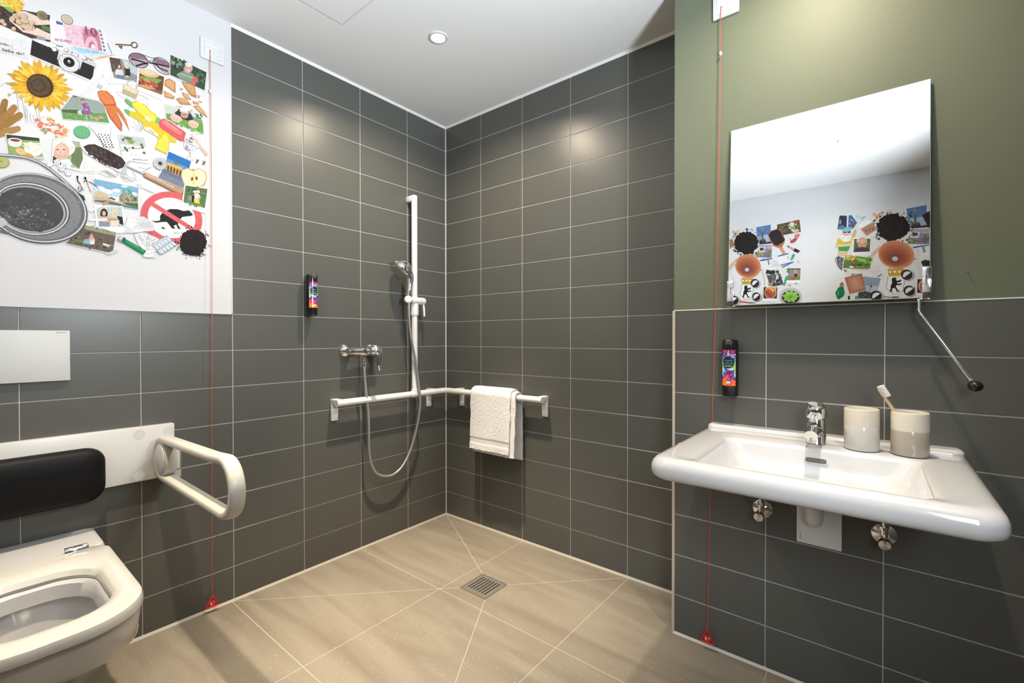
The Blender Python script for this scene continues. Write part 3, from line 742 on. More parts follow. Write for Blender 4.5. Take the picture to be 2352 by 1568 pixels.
s 5fa575 3 -8173,8874 -8179,8858 -8190,8843 -8204,8832 -8221,8826 -8237,8826 -8252,8832 -8262,8843 -8268,8857 -8268,8873 -8262,8890 -8251,8904 -8237,8915 -8220,8921 -8204,8921 -8189,8916 -8178,8905 -8173,8891 -8173,8874
s 2f4a38 7 -8229,8892 -8217,8872
p f1f1f3 -8144,8997 -8094,9057 -7915,9105 -7847,9052 -7863,8978 -7849,8690 -7917,8737 -8057,8911
s 6d6c70 3 -8144,8997 -8094,9057 -7915,9105 -7847,9052 -7863,8978 -8044,8923 -8144,8997
s 6d6c70 3 -8057,8911 -7911,8687 -7849,8690 -7857,8980
s 6d6c70 3 -8120,8989 -8044,9050 -7941,9053
s 6d6c70 3 -8095,8965 -7993,9018 -7889,9020
s 6d6c70 3 -8082,8935 -7967,8993
e 3f3e42 8 -8013,8901 7.2,-1.0 -4.0,-15.7
e 3f3e42 8 -7972,8910 7.3,-1.0 -4.1,-15.8
e 3f3e42 8 -7930,8919 7.3,-1.0 -4.1,-15.9
e 3f3e42 8 -7888,8928 7.4,-1.0 -4.1,-15.9
e 3f3e42 8 -8000,8864 7.2,-1.0 -4.0,-15.7
e 3f3e42 8 -7959,8873 7.3,-1.0 -4.1,-15.8
e 3f3e42 8 -7917,8882 7.3,-1.0 -4.1,-15.9
e 3f3e42 8 -7876,8891 7.4,-1.0 -4.1,-15.9
e 3f3e42 8 -7988,8828 7.2,-1.1 -4.1,-15.7
e 3f3e42 8 -7946,8836 7.3,-1.1 -4.1,-15.8
e 3f3e42 8 -7905,8845 7.4,-1.0 -4.1,-15.9
e 3f3e42 8 -7863,8854 7.4,-1.0 -4.2,-15.9
e 3f3e42 8 -7975,8791 7.3,-1.1 -4.1,-15.7
e 3f3e42 8 -7934,8800 7.3,-1.1 -4.1,-15.8
e 3f3e42 8 -7892,8808 7.4,-1.1 -4.1,-15.9
e 3f3e42 8 -7850,8817 7.4,-1.1 -4.2,-16.0
e 3f3e42 8 -7962,8754 7.3,-1.1 -4.1,-15.8
e 3f3e42 8 -7921,8763 7.3,-1.1 -4.1,-15.8
e 3f3e42 8 -7879,8771 7.4,-1.1 -4.1,-15.9
e 3f3e42 8 -7837,8780 7.5,-1.1 -4.2,-16.0
e 3f3e42 8 -7950,8718 7.3,-1.1 -4.1,-15.8
e 3f3e42 8 -7908,8726 7.4,-1.1 -4.1,-15.8
e 3f3e42 8 -7866,8734 7.4,-1.1 -4.1,-15.9
e 3f3e42 8 -7824,8743 7.5,-1.1 -4.2,-16.0
p bd6a3e -8025,9619 -7982,9662 -7898,9682 -7813,9617 -7776,9502 -7792,9427 -7699,9192 -7705,9054 -7756,9102 -7862,9236 -7939,9421 -8000,9507
p d98450 -8015,9620 -7937,9669 -7846,9621 -7794,9504 -7913,9448 -7990,9520
p d27a4a -7932,9418 -7797,9477 -7735,9249 -7716,9081 -7835,9246
p cf7a48 -7787,9481 -7741,9447 -7687,9372 -7644,9282 -7596,9095 -7667,9239 -7774,9399
s b0602f 6 -7976,9585 -7912,9620
s b0602f 6 -7912,9543 -7846,9578
s b0602f 6 -7887,9364 -7834,9393
s b0602f 6 -7822,9269 -7775,9295
s b0602f 6 -7741,9403 -7707,9399
s 7d3f1e 7 -7939,9426 -7860,9460 -7787,9472
p 6fae6c -7656,9596 -7665,9613 -7660,9637 -7644,9654 -7627,9655 -7541,9620 -7528,9597 -7535,9563 -7558,9538 -7582,9537
p 6fae6c -7661,9422 -7669,9437 -7664,9458 -7650,9473 -7635,9473 -7572,9442 -7563,9422 -7569,9393 -7588,9374 -7608,9374
p d9c437 -7573,9592 -7533,9652 -7484,9689 -7449,9641 -7398,9670 -7304,9580 -7198,9529 -7217,9394 -7097,9318 -7013,9245 -6900,9165 -6919,9114 -7014,9114 -7039,8862 -7238,8903 -7181,9086 -7204,9133 -7408,9208 -7400,9300 -7604,9385 -7587,9466 -7492,9467
p f0de58 -7555,9590 -7484,9671 -7406,9649 -7312,9559 -7216,9504 -7239,9386 -7364,9422 -7464,9492
p eedc5a -7174,9088 -7067,9254 -7022,9140 -7054,8887 -7212,8925
p f7f7f9 -7378,9444 -7327,9463 -7288,9405 -7320,9375 -7371,9401
p f4f4f6 -7386,9251 -7306,9271 -7181,9187 -7204,9143 -7379,9209
s d07a4a 16 -7321,9220 -7233,9178
s c9b22e 6 -7520,9577 -7305,9444
s c9b22e 6 -7506,9458 -7378,9389
s d6c23a 7 -7197,8934 -7057,8923
s d6c23a 7 -7185,8993 -7052,8988
s d6c23a 7 -7173,9052 -7047,9053
s d6c23a 7 -7160,9111 -7042,9118
p 7cba74 -7190,9505 -7142,9486 -7195,9375 -7239,9404
p d65f62 -7143,9307 -7167,9331 -7178,9369 -7173,9414 -7152,9459 -7121,9493 -7085,9510 -7050,9507 -6769,9379 -6744,9356 -6733,9318 -6738,9272 -6759,9228 -6791,9195 -6828,9179 -6863,9183
p ea8284 -7115,9397 -7129,9418 -7124,9450 -7103,9476 -7078,9479 -6829,9372 -6813,9351 -6819,9317 -6841,9292 -6867,9289
p f0a0a0 -7086,9451 -7090,9457 -7089,9466 -7083,9473 -7076,9473 -6906,9395 -6902,9389 -6903,9380 -6909,9373 -6916,9372
p f2f3f2 -7087,9795 -6475,9815 -6452,9438 -7069,9495
p 7f9a68 -7079,9787 -6484,9808 -6460,9445 -7059,9507
p c9d0c8 -7079,9787 -6861,9794 -6941,9636 -7072,9623
p c4d4dd -6684,9800 -6484,9808 -6474,9695 -6635,9713
p 6fa04c -7065,9561 -6910,9600 -6468,9638 -6460,9445 -7059,9507
g 5d8a40,83b05c 26 15.8 28.1 -6767,9511 242.8,-16.7 -22.6,-79.7
g 4a6a40,5f7f50 10 16.3 27.1 -6543,9757 58.9,22.1 -0.3,-48.7
p 33343c -6933,9676 -6861,9769 -6700,9784 -6627,9677 -6685,9608 -6862,9609
e c99a86 20 -6774,9699 60.6,-3.2 -19.1,-68.0
e dfe2e8 20 -6781,9791 69.6,-3.1 -14.6,-52.1
p c9ccd4 -6854,9754 -6700,9774 -6684,9752 -6846,9728
s 5a4038 9 -6806,9702 -6733,9710
b e2bfae 18 0.06 -6910,9582 88.4,-16.4 -25.7,-74.3
b e2bfae 18 0.06 -6632,9575 87.0,-5.4 -20.8,-72.7
s b98a76 7 -6972,9594 -6982,9530
s b98a76 7 -6933,9590 -6943,9526
s b98a76 7 -6894,9585 -6904,9522
s b98a76 7 -6847,9575 -6857,9511
s b98a76 7 -6677,9576 -6685,9519
s b98a76 7 -6636,9581 -6644,9524
s b98a76 7 -6594,9577 -6603,9520
s 6d6c70 3 -7549,9291 -7465,9187
s 6d6c70 4 -7479,9317 -7437,9180
s 6d6c70 3 -7578,9201 -7423,9167
s 6d6c70 4 -7422,9293 -7430,9182
s 6d6c70 3 -7536,9145 -7423,9149
p ededf0 -6785,9219 -6751,9364 -6653,9359 -6587,9401 -6504,9235 -6547,9124 -6720,9202
s 6d6c70 4 -6785,9209 -6760,9342 -6686,9358 -6604,9415 -6512,9252 -6508,9195
s 6d6c70 4 -6793,9197 -6785,9066 -6688,9011 -6589,9110 -6538,9146
s 6d6c70 4 -6785,9181 -6687,9156 -6521,9190
s 6d6c70 4 -6696,9009 -6705,8924 -6754,8866
s 6d6c70 4 -6680,9014 -6681,8927 -6631,8884
s 6d6c70 4 -6762,8883 -6705,8862 -6623,8868
s 6d6c70 4 -6753,9153 -6737,9063
s 6d6c70 4 -6655,9137 -6655,9070
s 6d6c70 4 -6587,9392 -6503,9431 -6469,9432
s 6d6c70 4 -6604,9338 -6546,9260
g 55545a,8a898f 10 14.2 24.9 -6687,9261 65.7,22.1 -0.3,-57.7
g 9c9ba2 6 14.2 21.3 -6696,9095 65.6,21.1 -0.3,-53.8
p d9c0b4 -6684,9330 -6688,9346 -6680,9366 -6664,9377 -6650,9372 -6391,9084 -6385,9064 -6395,9041 -6414,9029 -6431,9034
p f2f2f4 -9082,8547 -8708,8619 -8656,8290 -9023,8209
p 93ab6c -9070,8536 -8719,8599 -8676,8308 -9038,8220
p 3f4440 -9070,8536 -8719,8599 -8715,8553 -9064,8470
p d9e0d4 -8900,8471 -8699,8530 -8680,8362 -8864,8398
e e9e8e6 20 -8979,8437 72.7,12.8 -5.0,-65.7
e f4f3f1 20 -8979,8476 72.7,13.1 -2.9,-37.5
e 8a4a34 20 -8979,8477 54.0,9.7 -1.7,-21.9
e f1efe9 20 -8788,8391 94.6,-6.4 -18.1,-99.5
g faf8f2,e2dccb,efe9d8 20 18.3 34.0 -8788,8422 87.2,28.1 -0.5,-78.4
p d9a86a -8965,8306 -8974,8328 -8968,8357 -8951,8376 -8933,8374 -8880,8329 -8871,8307 -8876,8278 -8894,8258 -8912,8261
p e2b678 -8905,8279 -8916,8292 -8916,8316 -8904,8336 -8888,8341 -8813,8318 -8801,8305 -8801,8281 -8813,8260 -8830,8255
p c9cacf -9050,8234 -8662,8319 -8675,8271 -9044,8185
e e9c48a 20 -8922,8325 52.9,-11.4 -10.7,-45.3
e d79a58 20 -8833,8280 54.3,2.9 -4.0,-31.9
p f3f3f5 -8558,8665 -8220,8721 -8222,8455 -8173,8453 -8236,8202 -8589,8230
p a9b29c -8543,8654 -8245,8696 -8228,8470 -8210,8425 -8260,8245 -8566,8253
p 6f7f58 -8342,8566 -8227,8619 -8210,8425 -8260,8245 -8356,8332
e ecebea 20 -8437,8551 130.2,-6.2 -26.7,-142.0
g f7f6f5,dcdad8 26 19.3 35.9 -8437,8600 118.9,-5.1 -18.8,-100.3
e e3b5a2 20 -8467,8461 87.8,10.5 -15.2,-145.9
e eac4b2 20 -8478,8490 57.6,7.1 -8.6,-82.8
e 6a4f48 20 -8513,8483 14.8,1.1 -1.3,-9.9
e 6a4f48 20 -8437,8507 15.0,1.1 -1.3,-10.0
s b98270 7 -8478,8481 -8484,8431 -8471,8427
s a85a54 11 -8508,8383 -8473,8378 -8426,8409
s f6efe9 5 -8502,8383 -8473,8381 -8432,8407
p 3a3836 -8565,8366 -8497,8322 -8439,8275 -8462,8243 -8572,8251
p e9e9ea -8485,8326 -8379,8374 -8344,8303 -8368,8246 -8462,8243
p f3f3f5 -7757,9001 -7380,9082 -7310,8607 -7692,8565
p c3c8c6 -7743,8988 -7392,9055 -7342,8716 -7716,8654
p e2e4e4 -7731,8832 -7374,8895 -7342,8716 -7716,8654
p 8aa06a -7648,8947 -7516,8956 -7566,8869 -7594,8859
p dfe4e0 -7607,8873 -7545,8875 -7563,8843 -7587,8840
s d5dbd8 8 -7573,8845 -7564,8710
e d5dbd8 20 -7553,8695 55.7,9.8 -1.6,-18.1
s 4a5a48 8 -7711,8716 -7594,8806 -7482,8825 -7396,8888
e 55684e 10 -7663,8784 16.7,-12.7 -10.7,-19.6
e 55684e 10 -7636,8749 16.8,-12.8 -10.7,-19.6
e 55684e 10 -7431,8912 17.5,-12.7 -11.2,-20.1
e 55684e 10 -7417,8872 17.5,-12.8 -11.2,-20.1
e 55684e 10 -7396,8780 17.6,-13.0 -11.2,-20.1
e 55684e 10 -7552,8820 17.1,-12.8 -10.9,-19.8
e 55684e 10 -7690,8916 16.6,-12.4 -10.6,-19.7
e 6d7f4c 20 -7621,8965 62.9,10.0 -2.8,-25.4
e 8f8f58 20 -9130,8100 92.8,3.2 -11.1,-92.4
e b7b878 20 -9132,8105 88.4,3.1 -10.3,-85.5
s 4a4a30 8 -9135,8115 -9113,8105
p a8a9ae -8654,8224 -8605,8274 -8568,8236 -8586,8177 -8633,8170
p f3f3f4 -8652,8228 -8606,8272 -8571,8236 -8588,8187 -8632,8181
e 2b2b2e 7 -8631,8228 5.3,1.6 -0.0,-7.4
p a8a9ae -8563,8287 -8513,8338 -8475,8299 -8493,8240 -8542,8232
p f3f3f4 -8561,8291 -8515,8335 -8479,8300 -8496,8250 -8541,8244
e 2b2b2e 7 -8539,8290 5.4,1.6 -0.0,-7.5
e 2b2b2e 7 -8506,8308 5.4,1.6 -0.0,-7.5
e 2b2b2e 7 -8521,8285 5.4,1.6 -0.0,-7.5
e 2b2b2e 7 -8529,8258 5.4,1.6 -0.0,-7.5
e 2b2b2e 7 -8503,8276 5.4,1.6 -0.0,-7.5
p a8a9ae -8479,8258 -8428,8309 -8389,8270 -8408,8210 -8457,8203
p f3f3f4 -8477,8262 -8429,8307 -8393,8271 -8410,8220 -8456,8214
e 2b2b2e 7 -8454,8262 5.5,1.6 -0.0,-7.6
e 2b2b2e 7 -8421,8279 5.5,1.6 -0.0,-7.6
e 2b2b2e 7 -8436,8256 5.5,1.6 -0.0,-7.6
e 2b2b2e 7 -8444,8229 5.5,1.6 -0.0,-7.6
e 2b2b2e 7 -8418,8247 5.5,1.6 -0.0,-7.6
p a8a9ae -8516,8194 -8465,8244 -8426,8205 -8445,8145 -8494,8139
p f3f3f4 -8513,8198 -8466,8242 -8430,8206 -8447,8156 -8493,8150
e 2b2b2e 7 -8491,8197 5.4,1.6 -0.0,-7.6
e 2b2b2e 7 -8457,8214 5.5,1.6 -0.0,-7.6
e 2b2b2e 7 -8473,8191 5.4,1.6 -0.0,-7.6
e 2b2b2e 7 -8481,8164 5.4,1.5 -0.0,-7.6
e 2b2b2e 7 -8455,8182 5.5,1.6 -0.0,-7.6
e 2b2b2e 7 -8496,8167 5.4,1.5 -0.0,-7.6
p a8a9ae -8438,8144 -8387,8194 -8348,8155 -8366,8095 -8417,8088
p f3f3f4 -8436,8148 -8388,8192 -8352,8155 -8369,8105 -8415,8099
e 2b2b2e 7 -8414,8147 5.5,1.5 -0.0,-7.6
e 2b2b2e 7 -8379,8164 5.6,1.6 -0.0,-7.6
s 6d6c70 3 -8221,8177 -8152,8233 -8068,8257 -8083,8206 -8166,8202
s 6d6c70 4 -8026,8250 -7912,8206 -7794,8238 -7764,8294 -7793,8354
s 6d6c70 4 -7997,8286 -7911,8273 -7853,8222
s 6d6c70 4 -7954,8308 -7882,8310 -7809,8253
s 6d6c70 4 -7734,8274 -7659,8197 -7567,8211 -7511,8315 -7566,8399
s 6d6c70 4 -7741,8301 -7628,8244 -7582,8237
s 6d6c70 4 -7487,8500 -7359,8497 -7294,8556 -7392,8448 -7472,8405
s 6d6c70 4 -7658,8373 -7628,8283 -7551,8285
s 6d6c70 4 -7535,8249 -7480,8264
s 6d6c70 4 -7504,8178 -7473,8196 -7410,8143 -7450,8123 -7504,8178
s 6d6c70 4 -7410,8139 -7248,8092
s 6d6c70 4 -7418,8125 -7264,8082
s 85858a 3 -7933,8324 -7911,8263
s 85858a 3 -7711,8290 -7697,8245
s 85858a 3 -7920,8318 -7898,8259
s 85858a 3 -7696,8284 -7681,8243
s 85858a 3 -7907,8312 -7885,8255
s 85858a 3 -7681,8278 -7666,8242
s 85858a 3 -7894,8306 -7872,8251
s 85858a 3 -7666,8273 -7651,8240
s 85858a 3 -7880,8300 -7859,8247
s 85858a 3 -7651,8267 -7636,8238
s 85858a 3 -7867,8295 -7846,8243
s 85858a 3 -7636,8262 -7621,8236
s 85858a 3 -7854,8289 -7832,8239
s 85858a 3 -7620,8256 -7605,8234
s 85858a 3 -7841,8283 -7819,8235
s 85858a 3 -7605,8250 -7590,8233
s 85858a 3 -7828,8277 -7806,8231
s 85858a 3 -7590,8244 -7574,8231
s 85858a 3 -7815,8271 -7793,8227
s 85858a 3 -7574,8239 -7559,8229
p e2e3e7 -8245,8621 -8190,8685 -7880,8664 -7656,8607 -7577,8608 -7627,8499 -7661,8307 -7764,8343 -7996,8438 -8178,8523
p c3c5ca -7688,8491 -7577,8608 -7627,8499 -7661,8307 -7726,8330
p 3f3233 -8207,8628 -8149,8684 -8065,8717 -7880,8669 -7710,8601 -7657,8525 -7691,8432 -7760,8379 -7881,8405 -8025,8477 -8136,8540
g 4d3e3f,332829,5a4a4a 50 14.9 28.1 -7953,8546 217.3,-79.6 -39.9,-113.6
s 97989e 41 -7665,8478 -7392,8398
s e6e7ea 12 -7657,8490 -7400,8409
p 8d6a52 -7393,8334 -7413,8356 -7411,8393 -7389,8424 -7359,8430 -6830,8283 -6800,8252 -6803,8200 -6836,8157 -6879,8149
p bd9a80 -7384,8361 -7397,8375 -7396,8400 -7382,8421 -7362,8425 -6832,8284 -6810,8261 -6812,8222 -6836,8190 -6869,8184
p d9bda6 -7364,8394 -7368,8399 -7367,8407 -7363,8413 -7356,8414 -6954,8288 -6948,8281 -6948,8270 -6955,8261 -6964,8259
s 9a7860 6 -7230,8341 -6890,8222
s 9a7860 6 -7130,8337 -6854,8263
p eef0f2 -7038,8930 -6662,8850 -6793,8288 -7205,8374
p 2f74b8 -7031,8922 -6671,8843 -6736,8569 -7094,8635
p 5b95c9 -7059,8789 -6708,8700 -6736,8569 -7098,8623
p 6d7590 -7094,8635 -6731,8592 -6801,8293 -7196,8380
p 7d8399 -7146,8507 -6773,8410 -6801,8293 -7196,8380
p c39a52 -7056,8718 -6816,8684 -6824,8523 -6902,8512 -7078,8567
p dcb468 -7060,8711 -6813,8679 -6820,8638 -7063,8672
s 8a7038 15 -6956,8748 -6887,8716
e 8a7038 8 -6908,8735 29.6,-4.1 -8.6,-30.1
s 4a3d50 24 -7035,8652 -7044,8554
s 4a3d50 25 -6988,8643 -6997,8544
s 4a3d50 25 -6941,8633 -6951,8534
s 4a3d50 25 -6894,8624 -6904,8525
s 4a3d50 25 -6847,8614 -6856,8515
e 9a9ca4 20 -7160,8652 98.5,-27.2 -39.6,-113.7
e c9cbd1 20 -7163,8659 90.8,-25.0 -35.9,-103.3
e 7d7f87 20 -7160,8660 36.4,-10.0 -14.4,-41.3
e 2f2f34 20 -7160,8660 21.2,-5.8 -8.6,-24.8
s 8d8f96 6 -7107,8645 -7117,8625 -7133,8610 -7152,8600 -7172,8598 -7191,8604 -7207,8616 -7216,8633 -7219,8654 -7216,8675 -7205,8694 -7190,8710 -7171,8719 -7150,8722 -7131,8717 -7116,8705 -7106,8687 -7103,8666 -7107,8645
e 6a6c74 6 -7087,8682 5.1,1.5 -0.0,-6.2
e 6a6c74 6 -7109,8626 5.1,1.5 -0.0,-6.2
e 6a6c74 6 -7162,8590 5.0,1.5 -0.0,-6.1
e 6a6c74 6 -7213,8596 5.0,1.4 -0.0,-6.1
e 6a6c74 6 -7235,8638 5.0,1.5 -0.0,-6.1
e 6a6c74 6 -7213,8694 5.0,1.5 -0.0,-6.1
e 6a6c74 6 -7161,8730 5.0,1.5 -0.0,-6.1
e 6a6c74 6 -7109,8725 5.1,1.5 -0.0,-6.2
p c9a85c -6838,8519 -6816,8642 -6726,8703 -6635,8682 -6542,8752 -6429,8708 -6407,8594 -6450,8452 -6544,8358 -6637,8371 -6728,8332 -6800,8382
p f1e5bc -6828,8522 -6806,8634 -6726,8686 -6635,8661 -6542,8735 -6444,8693 -6422,8590 -6465,8465 -6544,8379 -6633,8395 -6725,8350 -6789,8397
p e6d49a -6645,8648 -6621,8654 -6562,8552 -6615,8398 -6646,8390 -6700,8515
e 7a4a22 10 -6658,8509 17.7,-0.8 -8.8,-39.6
e 7a4a22 10 -6584,8542 18.0,10.4 8.5,-35.2
p d9a09a -6710,8350 -6628,8393 -6544,8377 -6628,8332
s 7a5a30 12 -6635,8682 -6639,8714
e 6a5030 10 -6569,8874 14.5,-5.4 -18.8,-43.0
s 8a8580 8 -6569,8874 -6595,8922
s 8a8580 8 -6569,8874 -6532,8915
e 6a5030 10 -6457,8875 14.8,-5.4 -19.2,-43.4
s 8a8580 8 -6457,8875 -6483,8923
s 8a8580 8 -6457,8875 -6418,8917
p d9666c -6509,7600 -6531,7535 -6561,7473 -6599,7415 -6644,7363 -6694,7316 -6749,7277 -6807,7245 -6869,7222 -6931,7207 -6994,7200 -7057,7201 -7117,7211 -7175,7229 -7229,7254 -7278,7287 -7323,7326 -7361,7370 -7394,7420 -7419,7474 -7437,7531 -7448,7590 -7452,7652 -7448,7713 -7436,7775 -7417,7835 -7391,7893 -7358,7948 -7319,8000 -7274,8046 -7225,8087 -7170,8122 -7112,8149 -7052,8170 -6989,8182 -6926,8186 -6864,8181 -6803,8168 -6744,8147 -6690,8117 -6640,8079 -6596,8034 -6559,7983 -6529,7926 -6507,7865 -6494,7801 -6490,7734 -6495,7667
p f2f2f4 -6622,7621 -6643,7562 -6673,7506 -6710,7456 -6754,7412 -6804,7375 -6859,7346 -6915,7326 -6974,7315 -7032,7314 -7088,7322 -7142,7339 -7191,7364 -7235,7397 -7273,7436 -7305,7482 -7328,7532 -7343,7586 -7350,7642 -7349,7699 -7338,7756 -7320,7812 -7294,7865 -7260,7914 -7219,7959 -7173,7997 -7122,8028 -7067,8051 -7010,8065 -6952,8070 -6894,8066 -6838,8053 -6785,8030 -6737,7999 -6695,7959 -6661,7913 -6634,7860 -6617,7803 -6609,7743 -6611,7682
e 231f20 10 -7050,8131 15.4,3.8 -0.1,-16.6
e e8e0d0 8 -7050,8131 8.6,2.1 -0.0,-8.3
p 26262a -7308,7586 -7234,7581 -7167,7610 -7170,7692 -7116,7781 -7013,7853 -6891,7875 -6803,7861 -6713,7893 -6673,7854 -6644,7822 -6686,7787 -6750,7768 -6821,7743 -6875,7668 -6893,7581 -6844,7506 -6894,7507 -6920,7576 -6963,7546 -6929,7494 -6990,7496 -7036,7564 -7066,7599 -7134,7586 -7234,7552
p 26262a -7152,7470 -7126,7503 -7109,7482 -7081,7479 -7109,7457
p d9666c -7331,7864 -7268,7925 -6601,7555 -6664,7496
g 26262a 6 5.7 9.6 -6929,7406 52.5,9.3 -0.2,-37.7
p f3f3f5 -6782,8376 -6389,8406 -6441,7890 -6835,7947
p 5d7a4c -6768,8358 -6400,8381 -6448,7994 -6802,8026
g 4d6a40,6f8f5c,3f5a38,8a5a50 34 16.0 30.0 -6601,8262 161.0,-10.6 -24.6,-110.1
g 7a9a64,6a8a54 18 15.9 25.9 -6639,8038 142.2,-12.2 -10.7,-48.1
p e6e6e4 -6647,8283 -6545,8319 -6526,8269 -6638,8253
e d8b09c 20 -6592,8232 37.2,9.0 -0.2,-43.2
p 8d8f94 -6729,8166 -6601,8208 -6583,8072 -6730,8081
p 2b2b2e -6666,8181 -6629,8201 -6620,8063 -6666,8064
e f2f0ec 20 -6573,8193 44.7,10.7 -0.3,-56.2
p e6cf4c -6629,8137 -6545,8167 -6537,8061 -6629,8061
e 8cc0d4 20 -6545,8167 26.2,6.2 -0.1,-21.7
p eef0f2 -8080,8141 -7473,8140 -7482,7735 -8083,7739
p 7fb0d0 -8075,8131 -7481,8132 -7487,7964 -8076,7880
p b9d4e2 -8076,7992 -7483,8005 -7487,7924 -8076,7861
e e2ecf2 20 -7999,7993 65.0,4.4 -3.4,-31.0
e e2ecf2 20 -7913,7958 86.2,5.5 -4.5,-40.8
e e2ecf2 20 -7781,8010 59.0,4.0 -3.1,-27.5
e e2ecf2 20 -7552,8008 55.5,3.7 -2.9,-25.3
e e2ecf2 20 -7675,8105 45.2,3.4 -2.3,-20.9
p cfc0a2 -8076,7899 -7999,7946 -7913,7920 -7877,7852 -8077,7786
p b9aa8c -8077,7823 -7877,7852 -7878,7813 -8077,7786
p 4f6f4c -7899,7847 -7855,7876 -7796,7852 -7811,7825
p a89c86 -7751,7901 -7721,7976 -7568,8004 -7537,7952 -7487,7984 -7488,7805 -7752,7814
g 7d7264,c4b89c,665e54 26 12.1 20.8 -7630,7891 107.0,13.2 -3.5,-47.7
p 5f9f94 -7710,7975 -7708,7990 -7704,8004 -7698,8018 -7691,8031 -7682,8043 -7671,8053 -7660,8061 -7648,8066 -7635,8070 -7623,8070 -7612,8068 -7601,8064 -7591,8057 -7583,8048 -7577,8038 -7572,8025 -7570,8012 -7570,7997
p 7fb8ac -7686,7988 -7684,8003 -7681,8017 -7677,8030 -7671,8042 -7665,8051 -7658,8057 -7652,8060 -7645,8059 -7639,8055 -7633,8048 -7629,8038 -7626,8026 -7625,8012 -7625,7997
s 6aa89c 14 -7640,8061 -7638,8094
e 5f9f94 20 -7714,7933 21.2,5.1 -0.1,-23.4
e 5f9f94 20 -7560,7951 21.8,5.2 -0.1,-23.7
e 55685a 20 -7530,7914 25.1,5.9 -0.2,-39.6
p 4d6a48 -7707,7814 -7488,7845 -7488,7775 -7677,7782
p c9b28c -8077,7805 -7914,7834 -7661,7795 -7665,7775 -7914,7801 -8077,7767
p 5a6f78 -8077,7771 -7914,7801 -7665,7775 -7488,7775 -7488,7741 -8077,7748
p dcdce0 -7710,7284 -7671,7412 -7632,7577 -7531,7581 -7413,7632 -7324,7579 -7248,7493 -7268,7397 -7414,7361 -7557,7306
p ececef -7632,7567 -7532,7573 -7493,7486 -7587,7389 -7664,7414
p cdced3 -7493,7486 -7324,7569 -7259,7480 -7414,7411
p e6e6ea -7587,7389 -7414,7411 -7285,7404 -7556,7315
s bfc0c6 4 -7586,7507 -7493,7486 -7382,7427
s c4c5ca 4 -7493,7486 -7413,7611
p f5f5f7 -8079,7682 -7700,7754 -7663,7512 -7698,7279 -8046,7228
p b9ccc6 -8051,7660 -7715,7735 -7691,7389 -8025,7330
s e6efec 7 -7915,7687 -7908,7558
s e6efec 7 -7871,7696 -7864,7567
s e6efec 7 -7827,7706 -7820,7577
s e6efec 7 -7782,7716 -7776,7586
e 4a3228 20 -7952,7564 49.1,10.3 -0.6,-91.3
e dcb8a4 20 -7952,7572 23.1,4.9 -0.3,-41.9
p d6b4a8 -8016,7507 -7872,7537 -7873,7393 -8024,7383
p 8a94b0 -8010,7424 -7880,7440 -7880,7357 -8017,7335
e e6d2b0 20 -7805,7609 41.6,8.8 -0.4,-65.6
e e2c0ae 20 -7804,7603 25.3,5.3 -0.3,-42.5
p 2f2b2e -7783,7565 -7708,7561 -7691,7418 -7747,7437
p e6d9d4 -7858,7473 -7746,7495 -7769,7378 -7873,7359
p ececed -8119,7560 -8130,7556 -8139,7564 -8140,7580 -8132,7593 -7965,7743 -7953,7747 -7944,7739 -7943,7723 -7951,7709
p c9976a -7957,7705 -7969,7700 -7979,7708 -7980,7723 -7973,7737 -7885,7822 -7873,7827 -7864,7819 -7862,7804 -7870,7789
p ececed -8132,7407 -8142,7410 -8146,7423 -8142,7437 -8132,7444 -7894,7496 -7884,7493 -7880,7480 -7884,7466 -7894,7458
p c9976a -7898,7457 -7909,7460 -7913,7473 -7909,7487 -7899,7495 -7796,7520 -7785,7517 -7781,7504 -7785,7490 -7795,7481
s 2e2a2a 14 -8282,8101 -8279,8042 -8247,7995
s c9a98a 13 -8247,7995 -8202,7901
e 2a2526 8 -8281,8105 13.5,3.7 -0.1,-22.1
s 2e2a2a 14 -8183,8110 -8160,8045
s c9a98a 14 -8164,8053 -8115,7889
e 2a2526 8 -8186,8113 15.1,4.1 -0.1,-22.3
s 2e2a2a 11 -8143,8065 -8070,8032 -8021,7973
e 2a2526 7 -8194,8055 9.6,2.5 -0.1,-13.0
p efeeec -8206,7348 -7782,7285 -7835,6889 -8434,6982
p 6d6058 -8192,7328 -7791,7274 -7844,6903 -8426,6988
p 9a9a86 -8192,7328 -7791,7274 -7800,7210 -8199,7257
g 5a4e48,7d7068,4a403a 44 12.9 24.1 -8145,7080 255.4,-43.6 -24.3,-130.7
g a8a890,7f8468 14 14.8 24.6 -8018,7280 179.3,-26.6 -5.7,-30.4
p 6a7f4c -8362,7081 -8282,7067 -8201,7071 -8208,7014 -8282,7020 -8349,7061
p 8fb0cc -8207,7085 -8103,7124 -8076,7044 -8146,7009 -8215,7022
e e2c4b4 20 -8106,7090 33.6,5.6 -0.3,-41.3
p e69a8c -8145,7117 -8124,7192 -8103,7190 -8073,7111 -8103,7121
p f0ece8 -8139,7062 -8076,7091 -8076,7026 -8125,7012
p f4f4f4 -7969,7062 -7882,7043 -7893,6991 -7904,7039 -7916,6996 -7930,7043 -7942,7003 -7953,7045 -7969,7014
s dcdcdc 7 -7882,7037 -7834,7039
p d6d9d6 -7941,6881 -7787,6984 -7765,6953 -7891,6873
p ededf0 -7549,7277 -7414,7341 -7236,7291 -7186,7259 -7237,7046 -7230,6905 -7425,6898 -7440,7056 -7495,7128
s 6d6c70 4 -7454,7223 -7464,7218 -7482,7223 -7503,7236 -7525,7255 -7541,7276 -7550,7295 -7550,7308 -7540,7313 -7522,7308 -7501,7295 -7479,7276 -7462,7255 -7453,7236 -7454,7223
